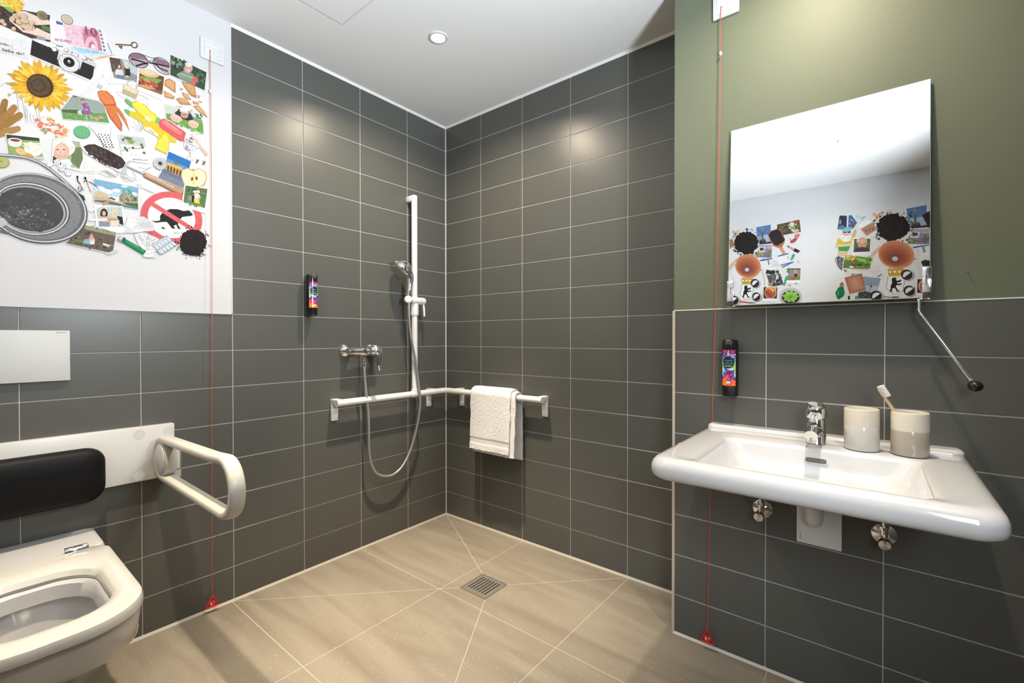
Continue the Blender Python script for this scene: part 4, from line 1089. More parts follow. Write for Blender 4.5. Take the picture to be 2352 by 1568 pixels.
s 6d6c70 4 -7420,7181 -7429,7180 -7442,7191 -7456,7210 -7468,7234 -7475,7258 -7477,7278 -7474,7289 -7464,7290 -7452,7280 -7438,7260 -7426,7236 -7418,7212 -7416,7192 -7420,7181
s 6d6c70 4 -7365,7214 -7375,7218 -7386,7238 -7397,7269 -7405,7305 -7408,7340 -7407,7366 -7400,7378 -7391,7374 -7379,7355 -7368,7324 -7360,7287 -7357,7252 -7358,7226 -7365,7214
s 6d6c70 4 -7341,7218 -7346,7228 -7346,7252 -7341,7285 -7331,7320 -7318,7351 -7305,7372 -7295,7377 -7289,7367 -7289,7343 -7295,7310 -7305,7275 -7318,7244 -7330,7223 -7341,7218
s 6d6c70 4 -7309,7209 -7309,7222 -7301,7244 -7284,7270 -7262,7296 -7240,7316 -7223,7326 -7212,7325 -7212,7312 -7221,7290 -7238,7263 -7259,7238 -7281,7218 -7299,7208 -7309,7209
s 6d6c70 4 -7358,7097 -7366,7106 -7370,7132 -7371,7169 -7368,7211 -7362,7248 -7353,7275 -7344,7284 -7336,7276 -7331,7250 -7330,7213 -7334,7171 -7340,7133 -7349,7107 -7358,7097
s 6d6c70 4 -7384,7096 -7393,7097 -7407,7111 -7422,7134 -7436,7163 -7446,7191 -7450,7213 -7447,7224 -7438,7223 -7424,7210 -7409,7187 -7395,7158 -7385,7130 -7381,7107 -7384,7096
s 6d6c70 4 -7336,7111 -7338,7123 -7330,7146 -7316,7175 -7297,7206 -7277,7232 -7261,7247 -7251,7249 -7250,7237 -7258,7214 -7272,7184 -7291,7154 -7311,7128 -7327,7113 -7336,7111
s 6d6c70 4 -7352,7029 -7359,7036 -7364,7058 -7367,7090 -7367,7126 -7364,7158 -7358,7182 -7351,7191 -7344,7184 -7338,7162 -7335,7131 -7336,7095 -7339,7062 -7345,7038 -7352,7029
s 6d6c70 4 -7425,6969 -7417,6904 -7336,6894 -7263,6925 -7237,7026
s 6d6c70 4 -7425,6969 -7336,6961 -7237,7026
s 6d6c70 4 -7440,7016 -7336,7052 -7229,7058
p 9a9ba0 -7771,7196 -7744,7220 -7668,7198 -7723,7107 -7783,7136
p d4d5d8 -7762,7190 -7735,7210 -7692,7194 -7732,7144
p 2f3a34 -7723,7154 -7683,7211 -7665,7198 -7708,7125
p 1f7d52 -7680,7192 -7375,7014 -7423,6935 -7726,7118
p 37a06e -7673,7174 -7400,7018 -7416,6984 -7688,7144
s 0f3a28 10 -7696,7154 -7658,7131
p 9ba4b4 -7309,7137 -7068,7357 -6916,7199 -7171,6970
p ccd4e2 -7293,7140 -7068,7336 -6937,7195 -7168,6995
p 8d99b0 -7267,7123 -7230,7158 -7167,7090 -7204,7055
p e2e8f2 -7258,7123 -7230,7147 -7181,7092 -7207,7069
p 8d99b0 -7194,7053 -7157,7087 -7093,7018 -7131,6984
p e2e8f2 -7186,7052 -7157,7077 -7107,7020 -7134,6998
p 8d99b0 -7222,7167 -7185,7202 -7121,7134 -7159,7099
p e2e8f2 -7213,7166 -7185,7191 -7135,7136 -7162,7113
p 8d99b0 -7149,7096 -7111,7131 -7047,7062 -7085,7028
p e2e8f2 -7140,7096 -7111,7121 -7061,7064 -7088,7042
p 8d99b0 -7176,7211 -7139,7246 -7075,7178 -7113,7143
p e2e8f2 -7168,7210 -7139,7236 -7089,7180 -7116,7157
p 8d99b0 -7103,7141 -7065,7175 -7000,7106 -7038,7072
p e2e8f2 -7094,7140 -7065,7165 -7014,7109 -7042,7086
p 8d99b0 -7131,7256 -7094,7291 -7029,7223 -7067,7188
p e2e8f2 -7122,7255 -7094,7280 -7043,7225 -7070,7201
p 8d99b0 -7057,7185 -7019,7220 -6953,7151 -6992,7116
p e2e8f2 -7048,7184 -7019,7210 -6967,7153 -6995,7130
p 8d99b0 -7085,7300 -7047,7336 -6982,7268 -7020,7232
p e2e8f2 -7076,7300 -7047,7325 -6996,7270 -7024,7246
p 8d99b0 -7010,7230 -6972,7265 -6906,7196 -6945,7161
p e2e8f2 -7001,7229 -6972,7255 -6920,7198 -6948,7175
b 231d1e 46 0.09 -6643,7281 221.1,35.6 -1.4,-253.9
g 231d1e 110 6.0 15.9 -6643,7281 291.9,47.0 -1.9,-335.1
b 231d1e 46 0.12 -6643,7281 210.1,33.8 -1.3,-241.2
g 2d2627,1a1516,352e2e 40 8.0 17.9 -6643,7281 188.0,30.2 -1.2,-215.8
g 231d1e 12 6.1 14.1 -6533,7042 112.7,15.6 -0.3,-56.5
g 231d1e 10 5.8 15.4 -6913,7262 52.7,8.6 -0.7,-126.0
s 77797e 47 -9307,8177 -9135,8201 -9001,8232 -8863,8248 -8721,8216 -8600,8140 -8476,8035 -8374,7927 -8291,7855 -8248,7901 -8253,7958
s d2d4d8 18 -9309,8180 -9137,8204 -9003,8236 -8865,8251 -8723,8219 -8602,8144 -8478,8038 -8376,7931 -8293,7858 -8250,7905 -8255,7962
p 3a3a3e -8270,7845 -8206,7810 -8185,7743 -8228,7718 -8281,7807
p 5b5c60 -8166,7417 -8184,7342 -8213,7270 -8251,7202 -8298,7139 -8352,7084 -8413,7036 -8480,6997 -8550,6967 -8623,6946 -8697,6935 -8770,6933 -8843,6941 -8912,6957 -8978,6983 -9040,7016 -9096,7056 -9145,7103 -9188,7156 -9223,7214 -9251,7275 -9270,7339 -9281,7406 -9283,7474 -9277,7542 -9263,7609 -9240,7674 -9209,7737 -9171,7796 -9125,7850 -9072,7899 -9014,7941 -8951,7977 -8883,8005 -8812,8024 -8739,8034 -8666,8035 -8592,8026 -8520,8008 -8452,7980 -8387,7943 -8329,7897 -8277,7844 -8234,7783 -8200,7716 -8175,7645 -8161,7570 -8158,7494
p d0d2d6 -8184,7426 -8202,7352 -8230,7282 -8267,7216 -8312,7155 -8366,7101 -8425,7055 -8489,7016 -8558,6987 -8629,6966 -8700,6955 -8772,6953 -8843,6961 -8911,6977 -8975,7001 -9035,7034 -9089,7073 -9138,7119 -9180,7170 -9214,7226 -9241,7286 -9260,7349 -9271,7414 -9273,7480 -9267,7546 -9253,7612 -9230,7675 -9200,7736 -9163,7794 -9118,7847 -9067,7895 -9010,7936 -8948,7971 -8882,7998 -8813,8016 -8742,8026 -8670,8027 -8599,8019 -8529,8001 -8462,7974 -8400,7938 -8343,7893 -8293,7841 -8250,7781 -8217,7716 -8193,7647 -8180,7574 -8177,7500
p 6c6e73 -8202,7430 -8220,7360 -8247,7292 -8283,7228 -8327,7169 -8378,7117 -8436,7072 -8499,7035 -8565,7006 -8634,6986 -8704,6976 -8774,6974 -8842,6981 -8908,6996 -8971,7020 -9030,7051 -9083,7089 -9130,7133 -9171,7183 -9205,7237 -9231,7295 -9250,7356 -9260,7419 -9262,7483 -9257,7548 -9243,7611 -9221,7673 -9192,7732 -9155,7787 -9112,7839 -9062,7885 -9006,7925 -8946,7958 -8882,7984 -8815,8002 -8745,8012 -8675,8012 -8606,8004 -8538,7987 -8473,7960 -8412,7925 -8357,7882 -8308,7831 -8267,7774 -8235,7711 -8212,7644 -8198,7574 -8195,7502
p 85878c -8245,7423 -8263,7351 -8292,7282 -8331,7218 -8379,7160 -8435,7110 -8497,7068 -8564,7035 -8635,7012 -8707,6999 -8780,6995 -8851,7002 -8920,7019 -8985,7044 -9045,7078 -9099,7119 -9145,7167 -9184,7220 -9215,7278 -9237,7340 -9250,7404 -9254,7470 -9249,7536 -9234,7601 -9210,7664 -9178,7723 -9138,7779 -9090,7829 -9035,7873 -8974,7910 -8909,7939 -8839,7959 -8768,7969 -8695,7970 -8623,7961 -8553,7941 -8486,7912 -8425,7873 -8370,7825 -8324,7770 -8286,7708 -8259,7640 -8243,7569 -8238,7496
p 55575c -8377,7422 -8393,7355 -8420,7291 -8457,7231 -8502,7178 -8555,7133 -8613,7096 -8676,7069 -8742,7053 -8808,7046 -8873,7050 -8936,7063 -8995,7086 -9049,7118 -9097,7157 -9137,7203 -9170,7255 -9194,7312 -9208,7372 -9214,7433 -9209,7496 -9196,7557 -9173,7617 -9142,7673 -9102,7724 -9055,7770 -9002,7809 -8944,7840 -8881,7862 -8816,7874 -8750,7876 -8684,7868 -8621,7850 -8562,7821 -8508,7783 -8462,7737 -8424,7682 -8396,7622 -8378,7557 -8372,7490
p d6d8db -8395,7422 -8410,7357 -8436,7295 -8472,7238 -8516,7187 -8567,7143 -8624,7108 -8685,7082 -8748,7065 -8812,7059 -8876,7062 -8937,7075 -8995,7098 -9047,7128 -9094,7166 -9133,7211 -9165,7261 -9188,7316 -9202,7374 -9207,7433 -9203,7494 -9190,7553 -9168,7611 -9138,7665 -9099,7715 -9054,7759 -9002,7796 -8945,7826 -8884,7847 -8821,7859 -8757,7861 -8693,7853 -8632,7835 -8574,7808 -8522,7771 -8477,7726 -8441,7673 -8413,7615 -8396,7553 -8390,7488
p 5b5d61 -8412,7423 -8427,7362 -8452,7304 -8486,7249 -8528,7201 -8577,7159 -8631,7126 -8689,7101 -8750,7086 -8812,7080 -8873,7083 -8932,7095 -8987,7116 -9037,7145 -9082,7181 -9120,7224 -9151,7272 -9173,7323 -9187,7378 -9192,7435 -9188,7492 -9176,7549 -9155,7603 -9125,7655 -9089,7702 -9045,7744 -8995,7779 -8941,7807 -8882,7827 -8822,7838 -8760,7840 -8699,7832 -8640,7815 -8585,7789 -8535,7754 -8492,7711 -8457,7662 -8430,7606 -8414,7547 -8408,7486
p 8b8d91 -8428,7416 -8442,7357 -8466,7301 -8499,7249 -8539,7202 -8587,7162 -8640,7130 -8697,7106 -8756,7091 -8816,7086 -8876,7089 -8933,7101 -8987,7121 -9036,7149 -9080,7184 -9117,7225 -9147,7271 -9169,7321 -9183,7374 -9188,7429 -9184,7484 -9172,7538 -9152,7591 -9123,7641 -9087,7686 -9045,7726 -8996,7760 -8943,7787 -8886,7806 -8827,7817 -8767,7818 -8707,7811 -8650,7794 -8596,7768 -8548,7735 -8506,7693 -8471,7645 -8446,7592 -8429,7535 -8423,7476
p b9bbbf -8438,7416 -8452,7359 -8475,7304 -8507,7254 -8547,7209 -8593,7170 -8645,7139 -8701,7116 -8759,7101 -8818,7095 -8876,7099 -8933,7110 -8986,7130 -9034,7157 -9077,7191 -9114,7231 -9143,7276 -9165,7325 -9178,7376 -9183,7429 -9180,7483 -9168,7536 -9148,7587 -9120,7635 -9085,7679 -9043,7718 -8996,7751 -8943,7777 -8888,7796 -8830,7806 -8771,7807 -8712,7800 -8656,7783 -8604,7759 -8556,7726 -8514,7685 -8481,7639 -8456,7587 -8440,7532 -8434,7474
p 4c4d50 -8453,7417 -8466,7362 -8488,7310 -8519,7261 -8558,7218 -8603,7180 -8653,7150 -8707,7128 -8763,7114 -8820,7109 -8877,7112 -8931,7123 -8983,7142 -9030,7168 -9072,7201 -9107,7239 -9136,7282 -9157,7329 -9170,7379 -9175,7430 -9172,7481 -9160,7532 -9141,7582 -9114,7628 -9080,7670 -9039,7708 -8993,7739 -8942,7764 -8888,7782 -8832,7791 -8775,7793 -8719,7785 -8664,7770 -8613,7746 -8567,7714 -8527,7675 -8495,7631 -8470,7581 -8455,7528 -8449,7473
g 55565a,46474a,5f6064 46 17.0 45.3 -8826,7450 341.2,-30.5 -47.2,-316.4
g 6d6e72,77787c,85868a 44 5.7 19.8 -8841,7318 288.7,0.1 -18.2,-178.6
g 9a9b9f,8a8b90 22 4.5 14.6 -8892,7396 65.2,13.9 -0.3,-47.4
s a9abb0 11 -9075,7171 -8940,7110
p c4c6ca -9163,7220 -9106,7264 -9062,7194 -9107,7132 -9164,7095
p 6c6e73 -9142,7073 -9045,7057 -9063,7021 -9143,7033
s 9fa1a6 9 -9196,7249 -9187,7255
s 94969b 8 -9219,7371 -9217,7384
s 75777c 9 -8656,7062 -8671,7054
s 9fa1a6 9 -8885,7887 -8917,7870
s 75777c 10 -8253,7651 -8259,7641
s 94969b 10 -8392,7888 -8416,7904
s 9fa1a6 10 -8487,7936 -8473,7948
s 94969b 9 -8739,7037 -8782,7031
s 75777c 9 -8820,7026 -8842,7018
s 9fa1a6 10 -8257,7677 -8260,7710
s 75777c 10 -8386,7884 -8396,7908
s 94969b 9 -9104,7115 -9117,7105
s 75777c 9 -8757,7033 -8796,7027
s 9fa1a6 10 -8453,7186 -8490,7200
s 75777c 9 -8921,7031 -8957,7014
s 75777c 10 -8456,7924 -8443,7918
s 94969b 10 -8394,7890 -8375,7883
s 94969b 8 -9218,7369 -9218,7360
s 9fa1a6 10 -8271,7463 -8260,7457
s 9fa1a6 9 -8805,7923 -8839,7914
s 75777c 8 -9218,7396 -9218,7391
s 9fa1a6 10 -8364,7866 -8335,7866
s 75777c 10 -8326,7339 -8346,7344
s 94969b 10 -8363,7284 -8360,7277
s 9fa1a6 9 -9084,7725 -9101,7732
s 75777c 9 -9204,7273 -9198,7274"""
MURAL_A_TEXT = [['Berlin –', '3c3c40', [-9164, 9860], [-8991, 9892], [-9157, 9945]], ['Ick liebe dir!', '3c3c40', [-9194, 9770], [-8876, 9818], [-9186, 9856]], ['10', 'a34a66', [-8157, 10518], [-8015, 10546], [-8169, 10624]], ['10 EURO', 'a8405e', [-8528, 10227], [-8341, 10282], [-8531, 10283]], ['#PFEFFISLOVE', '45454a', [-7561, 8601], [-7342, 8647], [-7564, 8639]]]
MURAL_B = """p e9c3a0 -10202,10624 -10272,10658 -10453,10479 -10428,10438 -10393,10432
p dfb48c -10219,10592 -10204,10618 -10206,10650 -10224,10667 -10248,10660 -10424,10508 -10440,10482 -10438,10451 -10420,10434 -10396,10441
p e6bf98 -10296,10409 -10274,10400 -10252,10415 -10242,10445 -10250,10473 -10404,10663 -10426,10671 -10448,10656 -10458,10626 -10449,10598
e cfa27c 20 -10328,10541 -30.0,-27.9 15.3,-32.8
p 5d7fb0 -11027,10661 -11488,10692 -11502,10020 -11092,10019
p a9bcd6 -11043,10334 -11493,10345 -11502,10020 -11092,10019
p 3f3a3a -11132,10078 -11188,10189 -11330,10177 -11362,10064 -11533,10080 -11533,9994 -11156,10009
s 6d6258 56 -11235,10182 -11232,10455
s 6d6258 78 -11204,10176 -11314,10154
s 8a7a60 30 -11229,10467 -11223,10610
e b5a578 20 -11216,10589 -25.5,-4.6 0.0,-30.7
p 8f8a9a -11108,9994 -11548,9938 -11547,9468 -11044,9545
p a9a4b8 -11108,9994 -11548,9938 -11548,9798 -11092,9887
p dcdce2 -11084,9911 -11338,9883 -11314,9703 -11076,9737
p 4a4448 -11156,9878 -11283,9870 -11298,9770 -11172,9767
g c9a94c,7d8a4c,5d6a40 26 18.6 33.5 -11140,9641 -127.7,-17.5 -0.0,-73.9
p 8a7590 -11283,9686 -11408,9664 -11439,9493 -11259,9521
g 7a6a6a,5d6a4c,8a7a5c 24 18.2 32.8 -11470,9638 -77.4,-10.8 0.2,-128.5
e d9b0a0 20 -11470,9842 -77.5,-11.5 0.1,-38.7
p ececf0 -11172,9409 -11547,9457 -11553,9031 -11282,8976 -11187,9072
p 2f5fa8 -11172,9424 -11267,9446 -11547,9457 -11547,9431 -11282,9401 -11180,9386
p 8d8d94 -11384,9403 -11439,9411 -11469,9232 -11415,9222
s a0a0a6 7 -11227,9348 -11314,9358
s a0a0a6 7 -11240,9307 -11326,9318
s a0a0a6 7 -11227,9270 -11339,9278
s a0a0a6 7 -11240,9230 -11314,9242
s a0a0a6 7 -11227,9192 -11326,9202
s a0a0a6 7 -11240,9152 -11339,9162
s a0a0a6 7 -11227,9115 -11313,9127
s a0a0a6 7 -11240,9075 -11326,9087
p 2f5fa8 -11180,9062 -11251,9080 -11254,9054 -11184,9034
s 6d6c70 4 -11203,9006 -11282,8890 -11336,8671 -11352,8415
s 6d6c70 4 -11258,9086 -11329,8843 -11391,8433
p e6e3df -11266,9085 -11329,9099 -11437,8450 -11383,8433
p e6e6ea -10159,9232 -10365,9343 -10636,8847 -11092,8845 -11250,8850 -11328,8417 -11203,8001 -10439,7961 -10337,8099 -10419,8535
p d9bca4 -10182,9159 -10163,9145 -10140,9144 -10118,9156 -10101,9179 -10093,9208 -10095,9238 -10107,9263 -10298,9482 -10314,9494 -10334,9494 -10353,9484 -10367,9464 -10374,9438 -10372,9413 -10362,9392
p d9bca4 -10317,9364 -10295,9356 -10273,9371 -10265,9402 -10275,9428 -10372,9547 -10399,9556 -10425,9537 -10435,9500 -10423,9467
b 231d1e 46 0.09 -10707,10123 -391.1,-61.1 -1.2,-423.7
g 231d1e 110 11.6 30.8 -10707,10123 -516.3,-80.7 -1.6,-559.3
b 231d1e 46 0.12 -10707,10123 -371.6,-58.1 -1.1,-402.5
g 2d2627,1a1516,352e2e 40 15.4 34.7 -10707,10123 -332.5,-51.9 -1.0,-360.1
g 231d1e 16 11.8 31.5 -10362,9928 -102.8,-14.9 -0.8,-158.1
g 231d1e 14 9.4 22.5 -11108,10323 -64.3,-10.8 -0.1,-241.6
e c9a23c 20 -10645,8776 -43.2,-4.1 -0.2,-48.4
e c9a23c 20 -10741,8766 -42.8,-4.1 -0.1,-48.2
e c9a23c 20 -10836,8757 -42.4,-4.1 -0.1,-48.0
e c9a23c 20 -10930,8748 -42.1,-4.0 -0.1,-47.8
p c9a23c -10583,8808 -10980,8770 -10956,8555 -10612,8568
p ececf0 -10612,8706 -10645,8747 -10686,8699 -10645,8666
p ececf0 -10719,8707 -10755,8747 -10798,8700 -10756,8660
p ececf0 -10826,8697 -10863,8737 -10899,8690 -10867,8654
s a8842c 8 -10612,8640 -10956,8620
s 2b2b30 10 -10595,8565 -10555,8195 -10746,7986 -10940,8071 -10988,8391 -10993,8487
p f0f0f3 -10600,8558 -10987,8488 -10984,8391 -10936,8082 -10746,7999 -10563,8198
p 1f1d20 -10695,8512 -10744,8526 -10818,8502 -10777,8473 -10802,8449 -10802,8405 -10900,8441 -10924,8417 -10867,8357 -10810,8361 -10819,8324 -10900,8318 -10924,8331 -10929,8298 -10884,8269 -10810,8279 -10778,8244 -10803,8199 -10832,8111 -10871,8112 -10876,8082 -10811,8064 -10778,8157 -10745,8203 -10704,8173 -10688,8109 -10705,8071 -10663,8078 -10638,8123 -10663,8187 -10658,8253 -10696,8359 -10687,8447
p c77f5e -11210,9109 -11200,9050 -11181,8994 -11155,8944 -11121,8899 -11080,8860 -11034,8829 -10982,8806 -10927,8792 -10868,8786 -10808,8790 -10747,8803 -10686,8825 -10628,8855 -10572,8893 -10521,8939 -10475,8991 -10435,9048 -10402,9109 -10378,9174 -10362,9239 -10355,9305 -10357,9369 -10368,9431 -10388,9489 -10416,9541 -10452,9587 -10495,9625 -10543,9656 -10597,9677 -10655,9690 -10715,9693 -10776,9687 -10837,9671 -10897,9647 -10955,9615 -11009,9575 -11058,9529 -11102,9477 -11139,9420 -11169,9360 -11192,9298 -11206,9235 -11212,9171
p dc9670 -11196,9119 -11186,9062 -11168,9008 -11142,8958 -11109,8915 -11069,8877 -11024,8847 -10974,8825 -10919,8812 -10862,8807 -10803,8810 -10743,8823 -10684,8844 -10627,8874 -10572,8911 -10522,8955 -10477,9006 -10438,9062 -10406,9121 -10383,9184 -10367,9247 -10360,9311 -10362,9374 -10373,9434 -10392,9489 -10419,9540 -10454,9585 -10496,9622 -10544,9651 -10596,9672 -10653,9684 -10711,9687 -10771,9681 -10831,9666 -10890,9642 -10946,9611 -10999,9572 -11047,9527 -11090,9476 -11126,9421 -11156,9363 -11178,9302 -11192,9241 -11198,9179
p c97d58 -11174,9125 -11164,9071 -11147,9021 -11123,8974 -11091,8933 -11053,8899 -11010,8871 -10962,8850 -10910,8837 -10856,8833 -10800,8837 -10743,8849 -10686,8869 -10632,8897 -10580,8933 -10532,8975 -10489,9022 -10452,9075 -10422,9131 -10399,9189 -10384,9249 -10377,9309 -10379,9368 -10389,9424 -10407,9476 -10433,9524 -10467,9565 -10506,9600 -10552,9628 -10602,9647 -10655,9658 -10711,9661 -10768,9655 -10825,9640 -10881,9618 -10935,9588 -10985,9552 -11031,9509 -11072,9462 -11107,9410 -11135,9355 -11156,9298 -11170,9240 -11176,9182
p b56a4c -11122,9113 -11114,9063 -11097,9017 -11073,8975 -11042,8939 -11004,8909 -10960,8885 -10912,8870 -10860,8862 -10806,8863 -10750,8872 -10695,8890 -10642,8915 -10592,8947 -10546,8986 -10506,9030 -10472,9079 -10446,9131 -10428,9185 -10418,9239 -10418,9293 -10426,9344 -10444,9392 -10469,9435 -10502,9471 -10542,9501 -10587,9524 -10637,9538 -10690,9544 -10746,9542 -10801,9531 -10856,9512 -10908,9486 -10957,9452 -11001,9413 -11040,9369 -11072,9321 -11096,9270 -11113,9217 -11122,9165
p a35a42 -11048,9104 -11042,9061 -11027,9021 -11004,8985 -10974,8955 -10938,8930 -10896,8913 -10850,8903 -10801,8900 -10751,8906 -10701,8920 -10653,8941 -10608,8969 -10568,9003 -10533,9042 -10506,9085 -10486,9131 -10475,9177 -10473,9223 -10480,9268 -10495,9309 -10519,9345 -10550,9376 -10588,9401 -10631,9418 -10678,9427 -10727,9428 -10777,9421 -10827,9406 -10874,9384 -10918,9355 -10957,9321 -10991,9282 -11017,9239 -11036,9195 -11046,9149
p 935240 -10979,9100 -10974,9060 -10959,9024 -10935,8992 -10903,8966 -10866,8948 -10823,8938 -10778,8936 -10731,8943 -10686,8958 -10644,8981 -10606,9012 -10575,9047 -10553,9087 -10539,9129 -10535,9171 -10541,9211 -10556,9249 -10581,9281 -10613,9307 -10652,9325 -10695,9334 -10741,9335 -10787,9327 -10832,9311 -10874,9288 -10911,9257 -10941,9222 -10962,9183 -10976,9142
p 874b3c -10915,9102 -10910,9071 -10897,9042 -10876,9017 -10848,8998 -10815,8987 -10779,8983 -10741,8987 -10704,8998 -10670,9017 -10642,9042 -10620,9072 -10607,9104 -10602,9137 -10606,9170 -10620,9199 -10641,9224 -10670,9242 -10703,9254 -10740,9257 -10778,9253 -10814,9241 -10848,9222 -10876,9197 -10897,9167 -10910,9135
e c9c9d2 20 -10761,9111 -70.8,-7.9 -0.2,-72.5
p 9a959c -11220,8515 -11209,8473 -11188,8436 -11159,8409 -11124,8392 -11085,8386 -11044,8393 -11005,8412 -10970,8441 -10941,8479 -10921,8522 -10911,8569 -10911,8616 -10923,8659 -10944,8695 -10973,8723 -11009,8740 -11049,8744 -11089,8737 -11128,8718 -11163,8688 -11191,8651 -11211,8607 -11220,8561
e b9b5bd 20 -11060,8579 -144.7,-47.2 21.0,-159.3
e 2c2526 20 -11036,8585 -132.4,-43.2 20.4,-155.3
e 4a3f3e 20 -11036,8585 -113.5,-37.0 17.1,-130.1
e 1c1617 20 -11036,8583 -104.1,-33.9 15.5,-117.5
p ececee -10948,8567 -10964,8641 -11028,8689 -11108,8671 -11121,8633 -10980,8508 -10951,8523
s 6a5f5e 11 -10996,8476 -11124,8573
e f4f4f4 8 -11124,8698 -14.3,-1.3 -0.0,-19.4
p 9a959c -11274,8022 -11263,7980 -11243,7943 -11214,7915 -11179,7897 -11140,7891 -11100,7897 -11061,7914 -11026,7943 -10998,7979 -10978,8022 -10968,8068 -10969,8114 -10980,8157 -11001,8194 -11030,8222 -11065,8240 -11105,8245 -11145,8239 -11184,8221 -11218,8192 -11246,8155 -11265,8113 -11275,8067
e b9b5bd 20 -11116,8081 -143.5,-43.5 20.9,-158.4
e 2c2526 20 -11092,8087 -131.4,-39.8 20.3,-154.4
e 4a3f3e 20 -11092,8087 -112.6,-34.1 17.0,-129.4
e 1c1617 20 -11092,8085 -103.2,-31.3 15.4,-116.9
p ececee -11005,8067 -11021,8141 -11084,8190 -11164,8174 -11176,8137 -11037,8009 -11008,8024
s 6a5f5e 11 -11053,7978 -11179,8077
e f4f4f4 8 -11179,8200 -14.2,-1.0 0.0,-19.2
p 6a3a28 -11386,10385 -11440,10440 -11557,10495 -11594,9941 -11533,9972
p 2a2324 -11401,10371 -11448,10413 -11557,10467 -11594,9973 -11536,10015
p ececee -11250,8444 -11560,8419 -11558,7853 -11242,7893
p 3a2624 -11282,8421 -11560,8408 -11558,7983 -11273,8007
p e2d8c8 -11567,8187 -11560,8123 -11542,8066 -11513,8022 -11476,7994 -11436,7986 -11396,7999 -11359,8031 -11330,8080 -11311,8140 -11305,8206 -11311,8271 -11330,8329 -11360,8374 -11396,8401 -11437,8408 -11477,8394 -11514,8361 -11542,8313 -11560,8253
e b5654c 20 -11436,8176 -113.9,-8.1 0.3,-185.4
g d9b070,a8432f,c98a4c,e0c080 20 21.6 39.7 -11437,8281 -92.4,-7.0 0.2,-105.5
p 2d3030 -11360,8946 -11438,9002 -11561,8967 -11561,8798 -11407,8813
p 2f3a55 -9348,10733 -9557,10690 -9533,10236 -9297,10267
p 4f86b0 -9352,10382 -9449,10390 -9524,10261 -9301,10271
s e6e6ea 15 -9345,10477 -9372,10592 -9392,10494 -9355,10428
p e6e9ee -9547,10692 -9584,10685 -9579,10322 -9542,10328
p 3f6fa8 -9593,10700 -9657,10689 -9814,10413 -9707,10221 -9579,10322
g 7fb0d9,d9b04c,b04a3c,2f3f70 22 16.5 31.0 -9669,10402 -73.0,-11.8 -1.3,-140.4
s 2b2d38 12 -9657,10689 -9818,10405
p dce8ee -9667,10694 -10044,10617 -10045,10479 -9814,10378 -9814,10413
g b9d4e2,c9dce6 8 32.6 61.2 -9884,10599 -125.5,-21.5 -0.4,-46.5
s 6a7f78 10 -9939,10427 -9974,10560 -10044,10606
p e9e9ec -9815,10332 -10116,10479 -10326,10114 -10293,9938 -10102,9852 -10049,9905
p f4f4f6 -9818,10343 -10109,10480 -10204,10372 -9902,10202
p b58a72 -9905,10190 -10213,10364 -10330,10114 -10067,9930
s 3f2c26 16 -10048,10157 -10021,10115 -10066,10097 -10048,10047
s 3f2c26 16 -10132,10176 -10106,10134 -10150,10116 -10132,10066
s 3f2c26 16 -10215,10195 -10189,10153 -10233,10135 -10216,10086
s d0d0d4 8 -9833,10236 -10085,9865
s d0d0d4 6 -10102,9840 -10293,9904
p 5a565c -9274,9320 -9330,9361 -9460,9299 -9507,9213 -9473,8938 -9419,8886 -9314,9082
g b9b7bd,8a878d 30 10.4 20.8 -9388,9133 -92.7,-9.8 -2.1,-186.5
s 8a878d 19 -9246,9312 -9267,9169 -9343,8974 -9428,8873
s 6d6c70 5 -9483,8891 -9558,8700 -9612,8718 -9575,8848 -9510,8912
s 3a383c 29 -9492,8890 -9548,8816
p d9c39c -9327,9560 -9586,9517 -9561,9323 -9311,9370
p e2c9ae -9289,9658 -9274,9639 -9251,9641 -9233,9662 -9232,9691 -9285,9913 -9306,9940 -9337,9937 -9361,9907 -9363,9867
p d9bf96 -9682,10027 -9744,10180 -9816,10146 -9764,9922 -9710,9883
p c9b08a -9674,9935 -9753,10202 -9789,10196 -9746,9925
p 4f9a56 -9317,9667 -9649,9660 -9587,9494 -9337,9536
p d9bb3f -9295,9918 -9379,9977 -9674,9935 -9667,9704 -9640,9656 -9317,9667
p e6d3b0 -9325,9749 -9657,9728 -9643,9656 -9326,9678
p d9bb3f -9637,9917 -9736,9996 -9728,9881 -9666,9820
e dcbfa8 20 -9535,10083 -121.6,-17.8 -1.0,-98.4
e efeff0 20 -9527,9944 -154.7,-21.8 -1.3,-131.1
t f6f6f7,dfe2e6 18 0.3 0.22 0.05 0 -9527,9956 -151.0,-21.3 -1.3,-131.1
e dcbfa8 18 -9535,10095 -103.2,-15.2 -0.8,-79.7
s c98a7a 15 -9489,10066 -9535,10043 -9581,10053
p 1f1d22 -9451,10166 -9653,10152 -9645,10102 -9581,10111 -9553,10139 -9516,10116 -9461,10125
p 7fb8c9 -9423,10182 -9459,10282 -9542,10316 -9661,10286 -9711,10255 -9671,10215 -9662,10158
e 8cc4d4 20 -9543,10187 -124.8,-7.8 -2.4,-37.8
p f2f2f4 -9710,9930 -10181,9863 -10167,9276 -9697,9342
p 5d6a44 -9743,9883 -10164,9829 -10144,9414 -9729,9442
g 7a8a5c,4a5636,8f9a70 30 22.2 40.3 -9944,9736 -195.3,-26.2 -1.0,-137.6
e dcd8d6 20 -9944,9782 -134.9,-18.4 -1.0,-126.2
e cf9f86 20 -9950,9712 -120.6,-16.1 -1.4,-188.0
e dcb29a 20 -9944,9770 -88.8,-12.1 -0.7,-91.8
p 4a3f50 -9729,9442 -9767,9552 -9875,9585 -10025,9566 -10122,9508 -10144,9414
s 6a4a3c 12 -9864,9724 -9918,9712
s 6a4a3c 12 -9980,9713 -10037,9701
s 8a5f4c 12 -9954,9689 -9945,9633 -9972,9623
